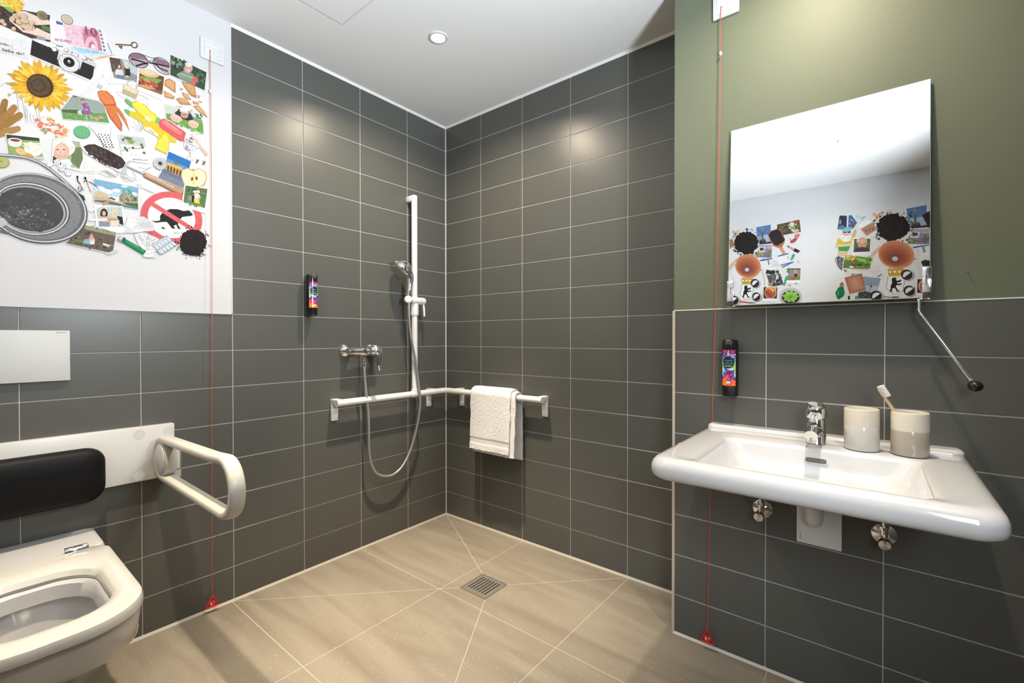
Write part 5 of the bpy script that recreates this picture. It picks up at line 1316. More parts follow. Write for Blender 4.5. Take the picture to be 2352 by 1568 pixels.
s 8a4a40 14 -9910,9585 -9999,9578
p efefe9 -9505,9394 -10219,9202 -10161,8799 -9431,8938
p 5f7a3c -9518,9379 -10202,9193 -10147,8816 -9449,8950
p d9a860 -9533,9372 -9805,9299 -9771,9161 -9498,9214
g e6c080,b5843c,8fb04c 18 28.6 49.1 -9662,9265 -145.1,-16.3 -0.6,-69.3
g 86c05c,6fae48,a0d070,4f8a34 34 28.0 52.0 -10002,9136 -193.6,-21.0 -0.8,-113.6
p b08a4c -9664,8989 -10126,8965 -10126,8920 -9683,8941
p c98a70 -9645,9083 -9735,9188 -9789,9136 -9682,8964
e 6a4030 20 -9749,9141 -23.8,-13.5 11.9,-41.8
p e6e0d8 -9628,8992 -9718,9006 -9737,8922 -9628,8942
g 2f4a24,4a6a30 20 18.1 32.2 -9861,9014 -267.0,-27.4 -0.6,-68.5
p a8b870 -9683,8918 -10152,8861 -10147,8816 -9665,8897
p e2e2e5 -10083,8789 -10212,8956 -10392,8960 -10453,8654 -10334,8565
s b5b5ba 6 -10109,8797 -10351,8586
s b5b5ba 6 -10161,8828 -10367,8598
s b5b5ba 6 -10213,8859 -10382,8610
s b5b5ba 6 -10264,8890 -10397,8622
s b5b5ba 6 -10315,8921 -10412,8634
s b5b5ba 6 -10366,8951 -10427,8645
p dedee2 -10339,8579 -10326,8612 -10325,8647 -10336,8679 -10356,8700 -10383,8707 -10409,8698 -10431,8675 -10480,8590 -10492,8560 -10493,8526 -10482,8496 -10463,8476 -10439,8470 -10413,8478 -10393,8500
s 2b2b2e 25 -10334,8576 -10453,8654
p 8d9ab0 -9988,8617 -10419,8524 -10337,8055 -10304,7880 -9835,7906 -9869,8107
p b5bac6 -10025,8321 -10378,8284 -10337,8055 -10062,8117
p 3d4044 -9869,8107 -10061,8139 -10200,8063 -10201,7897 -9852,7927
s 4a4d55 12 -10182,8310 -10140,8067
e 3f424a 20 -10185,8287 -24.1,-1.7 -0.2,-35.7
s 4a4d55 8 -10188,8320 -10198,8398
g 55585c,2d3034 18 17.8 31.6 -10010,8008 -139.8,-8.3 -0.5,-67.2
p 9a959c -10504,7906 -10492,7863 -10470,7825 -10440,7796 -10403,7777 -10361,7771 -10318,7776 -10276,7794 -10238,7823 -10208,7861 -10186,7905 -10175,7953 -10176,8001 -10187,8045 -10210,8083 -10241,8112 -10279,8130 -10321,8136 -10364,8130 -10406,8111 -10443,8082 -10473,8044 -10494,8000 -10504,7953
p b9b5bd -10487,7923 -10476,7882 -10456,7847 -10427,7820 -10392,7803 -10353,7797 -10313,7803 -10273,7820 -10238,7847 -10209,7882 -10189,7923 -10179,7967 -10179,8011 -10190,8053 -10211,8088 -10240,8115 -10276,8131 -10315,8137 -10356,8131 -10395,8113 -10429,8086 -10458,8051 -10477,8010 -10487,7966
e 2c2526 20 -10309,7973 -140.9,-40.5 21.0,-159.8
e 1c1617 20 -10309,7970 -110.7,-31.8 15.9,-120.9
p ececee -10215,7952 -10231,8028 -10299,8079 -10384,8063 -10398,8025 -10249,7892 -10218,7907
p 5f9a6c -9790,7999 -9870,7994 -9888,7892 -9773,7898
s c9544c 27 -10506,7935 -10705,7897
p 3a6f4c -10705,7934 -10868,7918 -10852,7883 -10705,7880
s 8d8a86 33 -9667,8702 -9757,8732
s 6f6a66 20 -9703,8733 -9721,8685
s a9a7a2 10 -9766,8704 -9881,8717
p 8f7a70 -9500,8624 -9949,8722 -10061,8184 -9637,8076
p ad6f58 -9515,8607 -9938,8702 -10044,8196 -9644,8103
p bd8068 -9596,8582 -9900,8647 -9991,8234 -9690,8152
p c9917a -9686,8551 -9829,8585 -9903,8262 -9779,8214
e 147a4c 20 -9390,8114 -121.7,-7.6 -1.6,-142.8
p 147a4c -9273,8144 -9324,8280 -9378,8334 -9480,8315 -9513,8129 -9456,7995 -9356,7909 -9309,7957
p 4fae82 -9325,8187 -9352,8232 -9354,8047 -9326,8060
p b58a4c -9377,8438 -9442,8456 -9491,8424 -9485,8310 -9382,8333
s 7a5a30 8 -9381,8403 -9488,8388
s 7a5a30 8 -9382,8368 -9489,8353
e 3a2c1c 20 -9436,8445 -36.8,-2.8 -0.2,-18.5
p 26242a -9598,8005 -9652,8016 -9653,7893 -9599,7896
p e9c3a0 -6047,10676 -6116,10709 -6297,10530 -6272,10489 -6238,10483
p dfb48c -6064,10643 -6048,10670 -6050,10701 -6068,10718 -6092,10711 -6269,10560 -6284,10533 -6282,10503 -6264,10485 -6241,10492
p e6bf98 -6140,10460 -6118,10451 -6096,10466 -6086,10496 -6094,10524 -6249,10714 -6270,10723 -6292,10708 -6302,10678 -6294,10650
e cfa27c 20 -6172,10592 -30.0,-27.9 15.3,-32.8
p 5d7fb0 -6871,10713 -7332,10743 -7346,10071 -6936,10070
p a9bcd6 -6887,10386 -7338,10396 -7346,10071 -6936,10070
p 3f3a3a -6976,10130 -7032,10241 -7175,10229 -7206,10115 -7377,10131 -7377,10045 -7000,10060
s 6d6258 56 -7080,10233 -7077,10507
s 6d6258 78 -7048,10227 -7159,10205
s 8a7a60 30 -7073,10518 -7067,10662
e b5a578 20 -7061,10641 -25.5,-4.6 0.0,-30.7
p 8f8a9a -6952,10046 -7392,9989 -7391,9519 -6888,9596
p a9a4b8 -6952,10046 -7392,9989 -7392,9850 -6936,9939
p dcdce2 -6928,9962 -7182,9935 -7158,9755 -6920,9788
p 4a4448 -7000,9929 -7127,9922 -7143,9822 -7016,9818
g c9a94c,7d8a4c,5d6a40 26 18.6 33.5 -6984,9692 -127.7,-17.5 -0.0,-73.9
p 8a7590 -7127,9738 -7252,9716 -7283,9544 -7103,9572
g 7a6a6a,5d6a4c,8a7a5c 24 18.2 32.8 -7314,9690 -77.4,-10.8 0.2,-128.5
e d9b0a0 20 -7315,9894 -77.5,-11.5 0.1,-38.7
p ececf0 -7016,9460 -7391,9508 -7398,9083 -7126,9027 -7032,9124
p 2f5fa8 -7016,9475 -7111,9498 -7391,9508 -7391,9483 -7127,9453 -7024,9438
p 8d8d94 -7229,9455 -7283,9463 -7314,9284 -7259,9273
s a0a0a6 7 -7071,9399 -7158,9410
s a0a0a6 7 -7084,9359 -7171,9370
s a0a0a6 7 -7071,9322 -7183,9330
s a0a0a6 7 -7084,9281 -7158,9294
s a0a0a6 7 -7071,9244 -7170,9254
s a0a0a6 7 -7084,9204 -7183,9214
s a0a0a6 7 -7071,9166 -7158,9178
s a0a0a6 7 -7084,9126 -7170,9138
p 2f5fa8 -7024,9114 -7095,9132 -7098,9105 -7029,9085
s 6d6c70 4 -7048,9057 -7126,8942 -7181,8723 -7196,8466
s 6d6c70 4 -7103,9137 -7173,8894 -7235,8484
p e6e3df -7111,9136 -7173,9151 -7281,8502 -7227,8485
p e6e6ea -6003,9283 -6209,9394 -6480,8898 -6936,8896 -7095,8902 -7173,8468 -7047,8052 -6283,8012 -6181,8151 -6264,8587
p d9bca4 -6027,9211 -6007,9197 -5984,9196 -5962,9208 -5945,9231 -5937,9260 -5939,9290 -5952,9314 -6142,9533 -6159,9545 -6179,9546 -6197,9535 -6212,9515 -6218,9490 -6216,9464 -6206,9444
p d9bca4 -6161,9415 -6139,9407 -6117,9423 -6109,9453 -6119,9480 -6217,9598 -6244,9607 -6270,9588 -6280,9551 -6268,9519
b 231d1e 46 0.09 -6551,10174 -391.1,-61.1 -1.2,-423.7
g 231d1e 110 11.6 30.8 -6551,10174 -516.3,-80.7 -1.6,-559.3
b 231d1e 46 0.12 -6551,10174 -371.6,-58.1 -1.1,-402.5
g 2d2627,1a1516,352e2e 40 15.4 34.7 -6551,10174 -332.5,-51.9 -1.0,-360.1
g 231d1e 16 11.8 31.5 -6206,9979 -102.8,-14.9 -0.8,-158.1
g 231d1e 14 9.4 22.5 -6952,10375 -64.3,-10.8 -0.1,-241.6
e c9a23c 20 -6489,8827 -43.2,-4.1 -0.2,-48.4
e c9a23c 20 -6585,8818 -42.8,-4.1 -0.1,-48.2
e c9a23c 20 -6680,8809 -42.4,-4.1 -0.1,-48.0
e c9a23c 20 -6774,8800 -42.1,-4.0 -0.1,-47.8
p c9a23c -6427,8859 -6824,8821 -6800,8607 -6456,8619
p ececf0 -6456,8758 -6489,8798 -6531,8751 -6489,8717
p ececf0 -6564,8759 -6600,8799 -6642,8751 -6600,8712
p ececf0 -6670,8749 -6708,8789 -6744,8742 -6711,8706
s a8842c 8 -6456,8692 -6800,8672
s 2b2b30 10 -6440,8616 -6399,8246 -6590,8038 -6785,8123 -6833,8442 -6837,8539
p f0f0f3 -6445,8609 -6831,8539 -6828,8443 -6780,8134 -6590,8051 -6408,8250
p 1f1d20 -6539,8564 -6589,8577 -6663,8553 -6622,8524 -6646,8500 -6646,8457 -6744,8493 -6768,8469 -6712,8408 -6655,8413 -6663,8375 -6744,8369 -6768,8382 -6773,8350 -6728,8321 -6655,8330 -6622,8296 -6647,8251 -6676,8162 -6715,8164 -6720,8133 -6655,8116 -6622,8209 -6590,8255 -6549,8225 -6532,8161 -6549,8123 -6508,8130 -6483,8175 -6507,8239 -6502,8304 -6540,8411 -6531,8499
p c77f5e -7055,9161 -7044,9102 -7025,9046 -6999,8995 -6965,8950 -6925,8912 -6878,8881 -6827,8858 -6771,8843 -6713,8838 -6652,8842 -6591,8854 -6531,8876 -6472,8907 -6416,8945 -6365,8990 -6319,9042 -6279,9100 -6247,9161 -6222,9225 -6206,9291 -6199,9357 -6201,9421 -6212,9483 -6232,9540 -6260,9593 -6296,9638 -6339,9677 -6388,9707 -6442,9729 -6499,9741 -6559,9744 -6620,9738 -6682,9723 -6742,9699 -6799,9667 -6853,9627 -6902,9580 -6946,9528 -6983,9472 -7013,9412 -7036,9349 -7051,9286 -7057,9223
p dc9670 -7041,9171 -7030,9113 -7012,9059 -6986,9010 -6953,8966 -6914,8929 -6868,8899 -6818,8877 -6764,8863 -6706,8858 -6647,8862 -6588,8874 -6528,8896 -6471,8925 -6417,8963 -6366,9007 -6321,9057 -6283,9113 -6251,9173 -6227,9235 -6211,9299 -6204,9363 -6206,9425 -6217,9485 -6236,9541 -6264,9592 -6299,9636 -6341,9673 -6388,9703 -6441,9724 -6497,9736 -6556,9738 -6615,9732 -6675,9717 -6734,9694 -6790,9662 -6843,9624 -6891,9579 -6934,9528 -6970,9473 -7000,9415 -7022,9354 -7036,9292 -7043,9231
p c97d58 -7018,9177 -7009,9123 -6991,9072 -6967,9026 -6935,8985 -6898,8950 -6855,8922 -6807,8902 -6755,8889 -6700,8885 -6644,8888 -6587,8901 -6531,8921 -6476,8949 -6424,8984 -6376,9026 -6333,9074 -6296,9126 -6266,9182 -6243,9241 -6228,9301 -6221,9361 -6223,9419 -6233,9476 -6252,9528 -6278,9575 -6311,9617 -6351,9652 -6396,9679 -6446,9699 -6499,9710 -6555,9712 -6612,9706 -6669,9692 -6725,9670 -6779,9640 -6829,9603 -6875,9561 -6916,9513 -6951,9461 -6980,9406 -7001,9349 -7014,9291 -7020,9233
p b56a4c -6966,9164 -6958,9115 -6942,9069 -6918,9027 -6886,8990 -6848,8960 -6804,8937 -6756,8921 -6704,8914 -6650,8915 -6595,8924 -6540,8941 -6487,8966 -6436,8999 -6391,9038 -6350,9082 -6317,9131 -6290,9183 -6272,9236 -6263,9291 -6262,9344 -6271,9396 -6288,9443 -6313,9486 -6346,9523 -6386,9553 -6432,9576 -6482,9590 -6535,9596 -6590,9593 -6645,9583 -6700,9564 -6752,9537 -6801,9504 -6845,9465 -6884,9420 -6916,9372 -6941,9321 -6957,9269 -6966,9216
p a35a42 -6892,9156 -6886,9113 -6871,9073 -6848,9037 -6818,9006 -6782,8982 -6740,8964 -6694,8954 -6646,8952 -6596,8958 -6546,8971 -6498,8993 -6453,9021 -6412,9055 -6378,9094 -6350,9137 -6331,9182 -6319,9229 -6317,9275 -6324,9319 -6339,9360 -6363,9397 -6394,9428 -6432,9452 -6475,9469 -6522,9478 -6571,9479 -6621,9472 -6671,9457 -6719,9435 -6763,9407 -6802,9372 -6835,9333 -6861,9291 -6880,9246 -6890,9201
p 935240 -6824,9152 -6818,9112 -6803,9075 -6779,9043 -6748,9018 -6710,8999 -6668,8989 -6622,8987 -6576,8994 -6530,9010 -6488,9033 -6451,9063 -6420,9099 -6397,9138 -6383,9180 -6379,9222 -6385,9263 -6401,9300 -6425,9332 -6457,9358 -6496,9376 -6539,9386 -6585,9387 -6632,9379 -6677,9363 -6718,9339 -6755,9309 -6785,9273 -6807,9234 -6820,9193
p 874b3c -6759,9154 -6755,9122 -6742,9093 -6720,9068 -6692,9050 -6659,9038 -6623,9034 -6585,9038 -6548,9050 -6515,9069 -6486,9094 -6465,9123 -6451,9155 -6446,9189 -6451,9221 -6464,9251 -6486,9275 -6514,9294 -6548,9305 -6584,9309 -6622,9304 -6659,9292 -6692,9273 -6720,9248 -6741,9219 -6755,9187
e c9c9d2 20 -6605,9162 -70.8,-7.9 -0.2,-72.5
p 9a959c -7064,8567 -7053,8524 -7032,8488 -7003,8460 -6968,8443 -6929,8438 -6888,8445 -6849,8463 -6814,8492 -6785,8530 -6765,8574 -6755,8621 -6756,8667 -6767,8710 -6788,8747 -6818,8774 -6853,8791 -6893,8796 -6934,8788 -6973,8769 -7007,8740 -7035,8702 -7055,8659 -7065,8613
e b9b5bd 20 -6905,8630 -144.7,-47.2 21.0,-159.3
e 2c2526 20 -6881,8636 -132.4,-43.2 20.4,-155.3
e 4a3f3e 20 -6881,8636 -113.5,-37.0 17.1,-130.1
e 1c1617 20 -6881,8634 -104.1,-33.9 15.5,-117.5
p ececee -6792,8618 -6808,8693 -6873,8741 -6952,8723 -6965,8685 -6825,8559 -6796,8575
s 6a5f5e 11 -6841,8528 -6968,8624
e f4f4f4 8 -6968,8749 -14.3,-1.3 -0.0,-19.4
p 9a959c -7119,8073 -7108,8031 -7087,7995 -7059,7967 -7024,7949 -6985,7943 -6944,7948 -6905,7966 -6871,7994 -6842,8031 -6822,8074 -6812,8120 -6813,8166 -6824,8209 -6845,8246 -6874,8274 -6910,8291 -6949,8297 -6989,8290 -7028,8272 -7062,8244 -7090,8207 -7110,8164 -7119,8119
e b9b5bd 20 -6961,8133 -143.5,-43.5 20.9,-158.4
e 2c2526 20 -6937,8138 -131.4,-39.8 20.3,-154.4
e 4a3f3e 20 -6937,8138 -112.6,-34.1 17.0,-129.4
e 1c1617 20 -6937,8136 -103.2,-31.3 15.4,-116.9
p ececee -6849,8118 -6865,8192 -6929,8242 -7008,8225 -7021,8188 -6881,8061 -6852,8075
s 6a5f5e 11 -6897,8030 -7024,8128
e f4f4f4 8 -7024,8252 -14.2,-1.0 0.0,-19.2
p efefe9 -7516,10726 -8220,10800 -8275,10331 -7641,10274
p 5a4a3c -7528,10710 -8211,10783 -8264,10342 -7651,10289
g 6a5a48,3f3428,7d6a54 30 25.7 47.1 -7733,10551 -172.3,16.8 -22.9,-117.2
g 7d3f34,d9d4cc,5d7a40,a8946c,3f5a30 34 25.2 50.4 -8043,10572 -172.9,-27.2 -3.1,-161.3
e cfc09c 20 -8104,10402 -113.1,2.0 -8.0,-60.1
e e2d8c0 20 -7994,10649 -77.2,-12.4 -1.6,-83.2
e b5484a 20 -8117,10721 -76.4,-12.5 -1.1,-59.9
p b5714c -7252,10389 -7356,10527 -7576,10552 -7677,10444 -7801,10124 -7765,9991 -7708,9883 -7916,9433 -7826,9404 -7631,9846 -7450,9939 -7324,10167
p d99a70 -7610,9872 -7718,9881 -7908,9445 -7835,9419
p 2d2628 -7274,10374 -7366,10502 -7566,10535 -7657,10435 -7778,10128 -7744,10051 -7569,9942 -7459,9985 -7348,10175
s 45393c 7 -7330,10354 -7478,10005
s 45393c 7 -7382,10375 -7522,10032
s 45393c 7 -7433,10396 -7565,10059
s 45393c 7 -7485,10416 -7608,10086
s 45393c 6 -7536,10437 -7650,10113
s 45393c 6 -7588,10457 -7693,10139
s 45393c 6 -7639,10477 -7736,10166
s 7a3f2c 9 -7241,10403 -7216,10430
s 7a3f2c 9 -7265,10413 -7240,10441
s 7a3f2c 9 -7289,10424 -7264,10451
s 7a3f2c 9 -7313,10434 -7288,10462
s 7a3f2c 9 -7337,10445 -7313,10472
s 7a3f2c 9 -7361,10456 -7337,10483
s 7a3f2c 9 -7385,10466 -7361,10493
s 7a3f2c 9 -7409,10477 -7385,10504
s 7a3f2c 9 -7433,10487 -7408,10514
s 7a3f2c 9 -7457,10498 -7432,10525
s 7a3f2c 9 -7481,10508 -7456,10535
s 7a3f2c 9 -7505,10519 -7480,10546
s 7a3f2c 9 -7528,10529 -7504,10556
s 7a3f2c 9 -7552,10540 -7527,10567
p d97a84 -8087,10268 -8201,10292 -8243,10233 -8166,10097 -8080,10143
p b5485a -8080,10143 -8166,10097 -8092,9993 -7978,9967 -7948,10035
s 8a4a4c 13 -7936,10163 -7980,10065
p ececee -7846,10279 -7875,10294 -7959,10167 -7936,10152
p c0564c -7854,9898 -7902,9908 -7946,9834 -7914,9811
p b5a48c -7914,9833 -7961,9862 -8097,9753 -8060,9690
p 2a2528 -8096,9783 -8259,9665 -8214,9587 -8057,9679
p e9e9ec -8194,9644 -8232,9630 -8213,9592
p e9ecec -8014,9440 -8024,9456 -8042,9457 -8056,9443 -8059,9422 -8007,9155 -7997,9140 -7980,9138 -7965,9152 -7962,9173
p 4f9a8c -8029,9372 -8014,9358 -7994,9362 -7980,9382 -7981,9406 -8032,9561 -8054,9581 -8083,9575 -8103,9547 -8101,9512
p 2f8a5c -7916,9088 -7927,9103 -7944,9104 -7958,9089 -7961,9069 -7926,8913 -7915,8898 -7897,8897 -7883,8911 -7881,8932
p e9ecec -7885,8931 -7894,8943 -7908,8944 -7920,8932 -7922,8914 -7895,8803 -7886,8791 -7871,8790 -7860,8802 -7858,8820
p 4aa07c -7848,8804 -7863,8823 -7887,8822 -7905,8802 -7906,8774 -7829,8495 -7812,8474 -7785,8474 -7765,8497 -7763,8528
p c9dcd6 -7855,8785 -7862,8793 -7872,8793 -7880,8784 -7880,8771 -7835,8628 -7828,8619 -7818,8620 -7810,8629 -7810,8641
s b5b8c0 17 -8171,9360 -8228,9297 -8211,9231
p ececf0 -7056,9470 -7520,9500 -7860,9611 -7895,9310 -7145,9155
p 2f5fa8 -7045,9471 -7420,9500 -7421,9472 -7057,9427
p 2f5fa8 -7587,9574 -7908,9628 -7918,9593 -7594,9531
p 8d8d94 -7260,9448 -7311,9454 -7341,9276 -7289,9267
p 2f5fa8 -7683,9229 -8067,9314 -8064,9281 -7735,9121 -7728,9156 -7954,9258 -7688,9199
s a0a0a6 9 -7382,9399 -7561,9426
s a0a0a6 9 -7383,9367 -7581,9392
s a0a0a6 9 -7384,9334 -7602,9357
s a0a0a6 9 -7385,9302 -7563,9329
s a0a0a6 9 -7385,9269 -7584,9295
s a0a0a6 9 -7386,9236 -7604,9260
p e6e2dc -7145,9155 -7674,9196 -7835,8497 -7366,8405 -7244,8448
p f0efec -7187,9116 -7665,9162 -7805,8522 -7355,8429
p 5a585a -7214,9020 -7638,9061 -7786,8524 -7375,8444
p cfcfd2 -7212,9079 -7627,9108 -7680,8920 -7274,8887
g 2a292b,3d3c3e 22 34.4 64.6 -7412,9002 -180.1,-16.6 -1.4,-60.3
g 343335,6a686a,4a484a,8f8d90 50 25.6 51.1 -7538,8680 -184.2,23.1 -31.6,-183.4
p cfcfd2 -7571,8976 -7635,8764 -7596,8721 -7536,8772
s cfcfd2 11 -7446,8826 -7441,8596
s e6e6e8 13 -7575,8815 -7511,8590
e a08f80 20 -7382,8554 -78.4,10.2 -11.2,-64.4
p f2f2f4 -7841,9115 -8307,9076 -8293,8508 -7843,8565
p 8f8a84 -7871,9085 -8283,9054 -8272,8639 -7870,8665
p 7d8a54 -7867,8790 -8269,8778 -8272,8639 -7870,8665
p 4f5a40 -7871,9085 -8283,9054 -8280,9011 -7872,9039
p d98a84 -8084,8963 -8188,8953 -8193,8851 -8091,8860
e d9a090 20 -8131,8974 -41.6,-3.9 -0.9,-45.1
p 2f2b2e -8095,8871 -8189,8863 -8182,8763 -8106,8769
p b5484a -7984,8689 -8116,8768 -8145,8699 -8061,8649
p e9ecec -7937,9097 -7946,9108 -7960,9106 -7969,9095 -7970,9079 -7955,9035 -7946,9025 -7933,9026 -7923,9038 -7923,9053
p 2f8a5c -7920,9088 -7931,9103 -7949,9103 -7962,9088 -7964,9067 -7925,8912 -7914,8897 -7897,8897 -7883,8912 -7881,8933
p e9ecec -7881,8920 -7890,8932 -7904,8933 -7916,8921 -7918,8904 -7895,8804 -7886,8791 -7872,8790 -7860,8802 -7858,8819
p 4aa07c -7848,8804 -7863,8823 -7887,8822 -7905,8802 -7906,8774 -7829,8495 -7812,8474 -7785,8474 -7765,8497 -7763,8528
p ececee -7137,8502 -7612,8457 -7614,7922 -7125,7946
p 40292a -7167,8472 -7599,8433 -7588,8037 -7163,8065
p e6dfd4 -7568,8254 -7563,8197 -7546,8144 -7518,8099 -7481,8066 -7438,8046 -7390,8041 -7343,8051 -7297,8076 -7258,8114 -7228,8163 -7208,8218 -7200,8278 -7205,8336 -7222,8390 -7250,8435 -7288,8468 -7332,8488 -7380,8492 -7427,8481 -7472,8455 -7511,8417 -7541,8368 -7560,8313
p a85a3c -7552,8244 -7548,8192 -7532,8145 -7507,8105 -7473,8074 -7433,8057 -7390,8052 -7346,8061 -7305,8084 -7270,8118 -7242,8162 -7223,8212 -7216,8265 -7221,8317 -7237,8366 -7263,8406 -7297,8436 -7337,8453 -7380,8457 -7424,8447 -7465,8424 -7500,8390 -7527,8346 -7545,8296
g e0c070,d9b060,c9984c 34 25.7 42.8 -7407,8368 -147.7,-10.0 -2.2,-92.1
p a8432f -7215,8278 -7203,8316 -7217,8350 -7249,8360 -7280,8341 -7425,8148 -7436,8110 -7422,8077 -7391,8066 -7360,8085
p b5553c -7297,8316 -7283,8353 -7295,8388 -7326,8401 -7357,8384 -7501,8214 -7514,8178 -7502,8143 -7472,8130 -7440,8147
e 8a6a48 10 -7966,8477 -36.9,-27.5 7.3,-15.1
s b59a7a 12 -7927,8502 -7997,8452
e 8a6a48 10 -8158,8530 -36.3,-27.4 7.2,-14.9
s b59a7a 12 -8120,8555 -8188,8505
p b0aeb4 -8329,8062 -8324,8001 -8307,7943 -8278,7891 -8239,7845 -8191,7808 -8136,7782 -8076,7766 -8012,7763 -7948,7772 -7886,7793 -7829,7825 -7777,7867 -7735,7918 -7703,7975 -7683,8037 -7675,8100 -7680,8163 -7698,8222 -7727,8276 -7768,8322 -7817,8359 -7874,8384 -7936,8398 -8000,8400 -8064,8389 -8125,8367 -8181,8334 -8231,8291 -8272,8241 -8302,8184 -8322,8124
p c4c2c8 -8316,8074 -8311,8017 -8294,7962 -8267,7912 -8229,7869 -8183,7834 -8130,7809 -8073,7795 -8012,7792 -7950,7801 -7891,7821 -7836,7851 -7787,7891 -7746,7939 -7715,7993 -7696,8051 -7688,8111 -7693,8170 -7710,8226 -7739,8276 -7777,8320 -7825,8354 -7879,8379 -7938,8392 -8000,8393 -8061,8383 -8120,8362 -8174,8331 -8222,8290 -8261,8242 -8290,8189 -8309,8132
p 2d2326 -8270,8044 -8265,7995 -8249,7950 -8222,7909 -8186,7875 -8143,7848 -8093,7831 -8039,7823 -7983,7826 -7929,7839 -7877,7861 -7831,7893 -7792,7931 -7763,7976 -7744,8024 -7737,8074 -7742,8123 -7759,8169 -7786,8210 -7823,8245 -7868,8271 -7919,8288 -7974,8295 -8030,8291 -8084,8277 -8135,8254 -8180,8222 -8217,8184 -8245,8140 -8263,8092
p 86b848 -8006,8070 -7847,8180 -7721,8136 -7825,8039
p a4d26c -8006,8070 -7839,8130 -7721,8136
p 92c452 -8006,8070 -7970,8244 -7848,8299 -7853,8169
p a4d26c -8006,8070 -7929,8218 -7848,8299
p 8abc4a -8006,8070 -8089,8218 -8024,8334 -7945,8239
p a4d26c -8006,8070 -8039,8225 -8024,8334
p 98ca5c -8006,8070 -8181,8115 -8219,8240 -8087,8230
p a4d26c -8006,8070 -8149,8155 -8219,8240
p 88ba4c -8006,8070 -8172,8003 -8268,8078 -8156,8146
p a4d26c -8006,8070 -8166,8053 -8268,8078
p 7cae42 -8006,8070 -7831,8062 -7776,7948 -7907,7933
p a4d26c -8006,8070 -7858,8016 -7776,7948
p 80b246 -8006,8070 -7897,7982 -7939,7876 -8034,7926
p a4d26c -8006,8070 -7945,7962 -7939,7876
p 7eb044 -8006,8070 -8015,7915 -8124,7866 -8138,7980
p a4d26c -8006,8070 -8058,7938 -8124,7866
p 8abc50 -8006,8070 -8091,7947 -8196,7971 -8149,8073
p a4d26c -8006,8070 -8112,7991 -8196,7971
t 7cae44,92c458 7 0.1 0.5 0.05 0 -8001,8070 -117.9,-6.7 -2.4,-121.1
t 6a9c48,5c8f50 6 0 0.5 0.05 0 -8001,8070 -61.3,-29.5 18.3,-62.1
p 9a959c -6426,7974 -6412,7927 -6386,7886 -6347,7854 -6300,7834 -6246,7827 -6191,7833 -6137,7853 -6088,7884 -6047,7926 -6018,7974 -6003,8026 -6002,8078 -6016,8126 -6044,8168 -6083,8199 -6131,8219 -6185,8225 -6241,8218 -6295,8198 -6343,8166 -6382,8124 -6410,8077 -6425,8025
p b9b5bd -6404,7992 -6391,7948 -6366,7910 -6330,7881 -6286,7862 -6236,7856 -6183,7862 -6133,7881 -6087,7910 -6049,7948 -6021,7993 -6007,8041 -6006,8090 -6019,8134 -6045,8173 -6082,8202 -6127,8220 -6178,8226 -6230,8219 -6280,8200 -6326,8170 -6363,8132 -6389,8087 -6403,8040
p 2c2526 -6355,8003 -6343,7960 -6319,7922 -6286,7893 -6245,7875 -6199,7868 -6151,7873 -6105,7890 -6063,7918 -6028,7955 -6004,7998 -5991,8045 -5990,8092 -6002,8136 -6026,8173 -6060,8202 -6102,8220 -6148,8227 -6196,8221 -6243,8203 -6284,8175 -6318,8138 -6342,8095 -6354,8049
e 1c1617 20 -6174,8045 -143.1,-35.0 17.1,-131.5
p ececee -6054,8024 -6073,8108 -6159,8163 -6269,8145 -6287,8103 -6100,7959 -6060,7976
s c9544c 50 -6386,7995 -6765,7922
p 3a6f4c -6764,7953 -6973,7907 -6745,7900
p a8724c -5974,10377 -6067,10389 -6152,10156 -6008,10014
p d9bca4 -6056,9226 -6023,9211 -5987,9227 -5970,9266 -5980,9304 -6168,9529 -6201,9544 -6236,9527 -6254,9488 -6243,9450"""
MURAL_B_TEXT = []
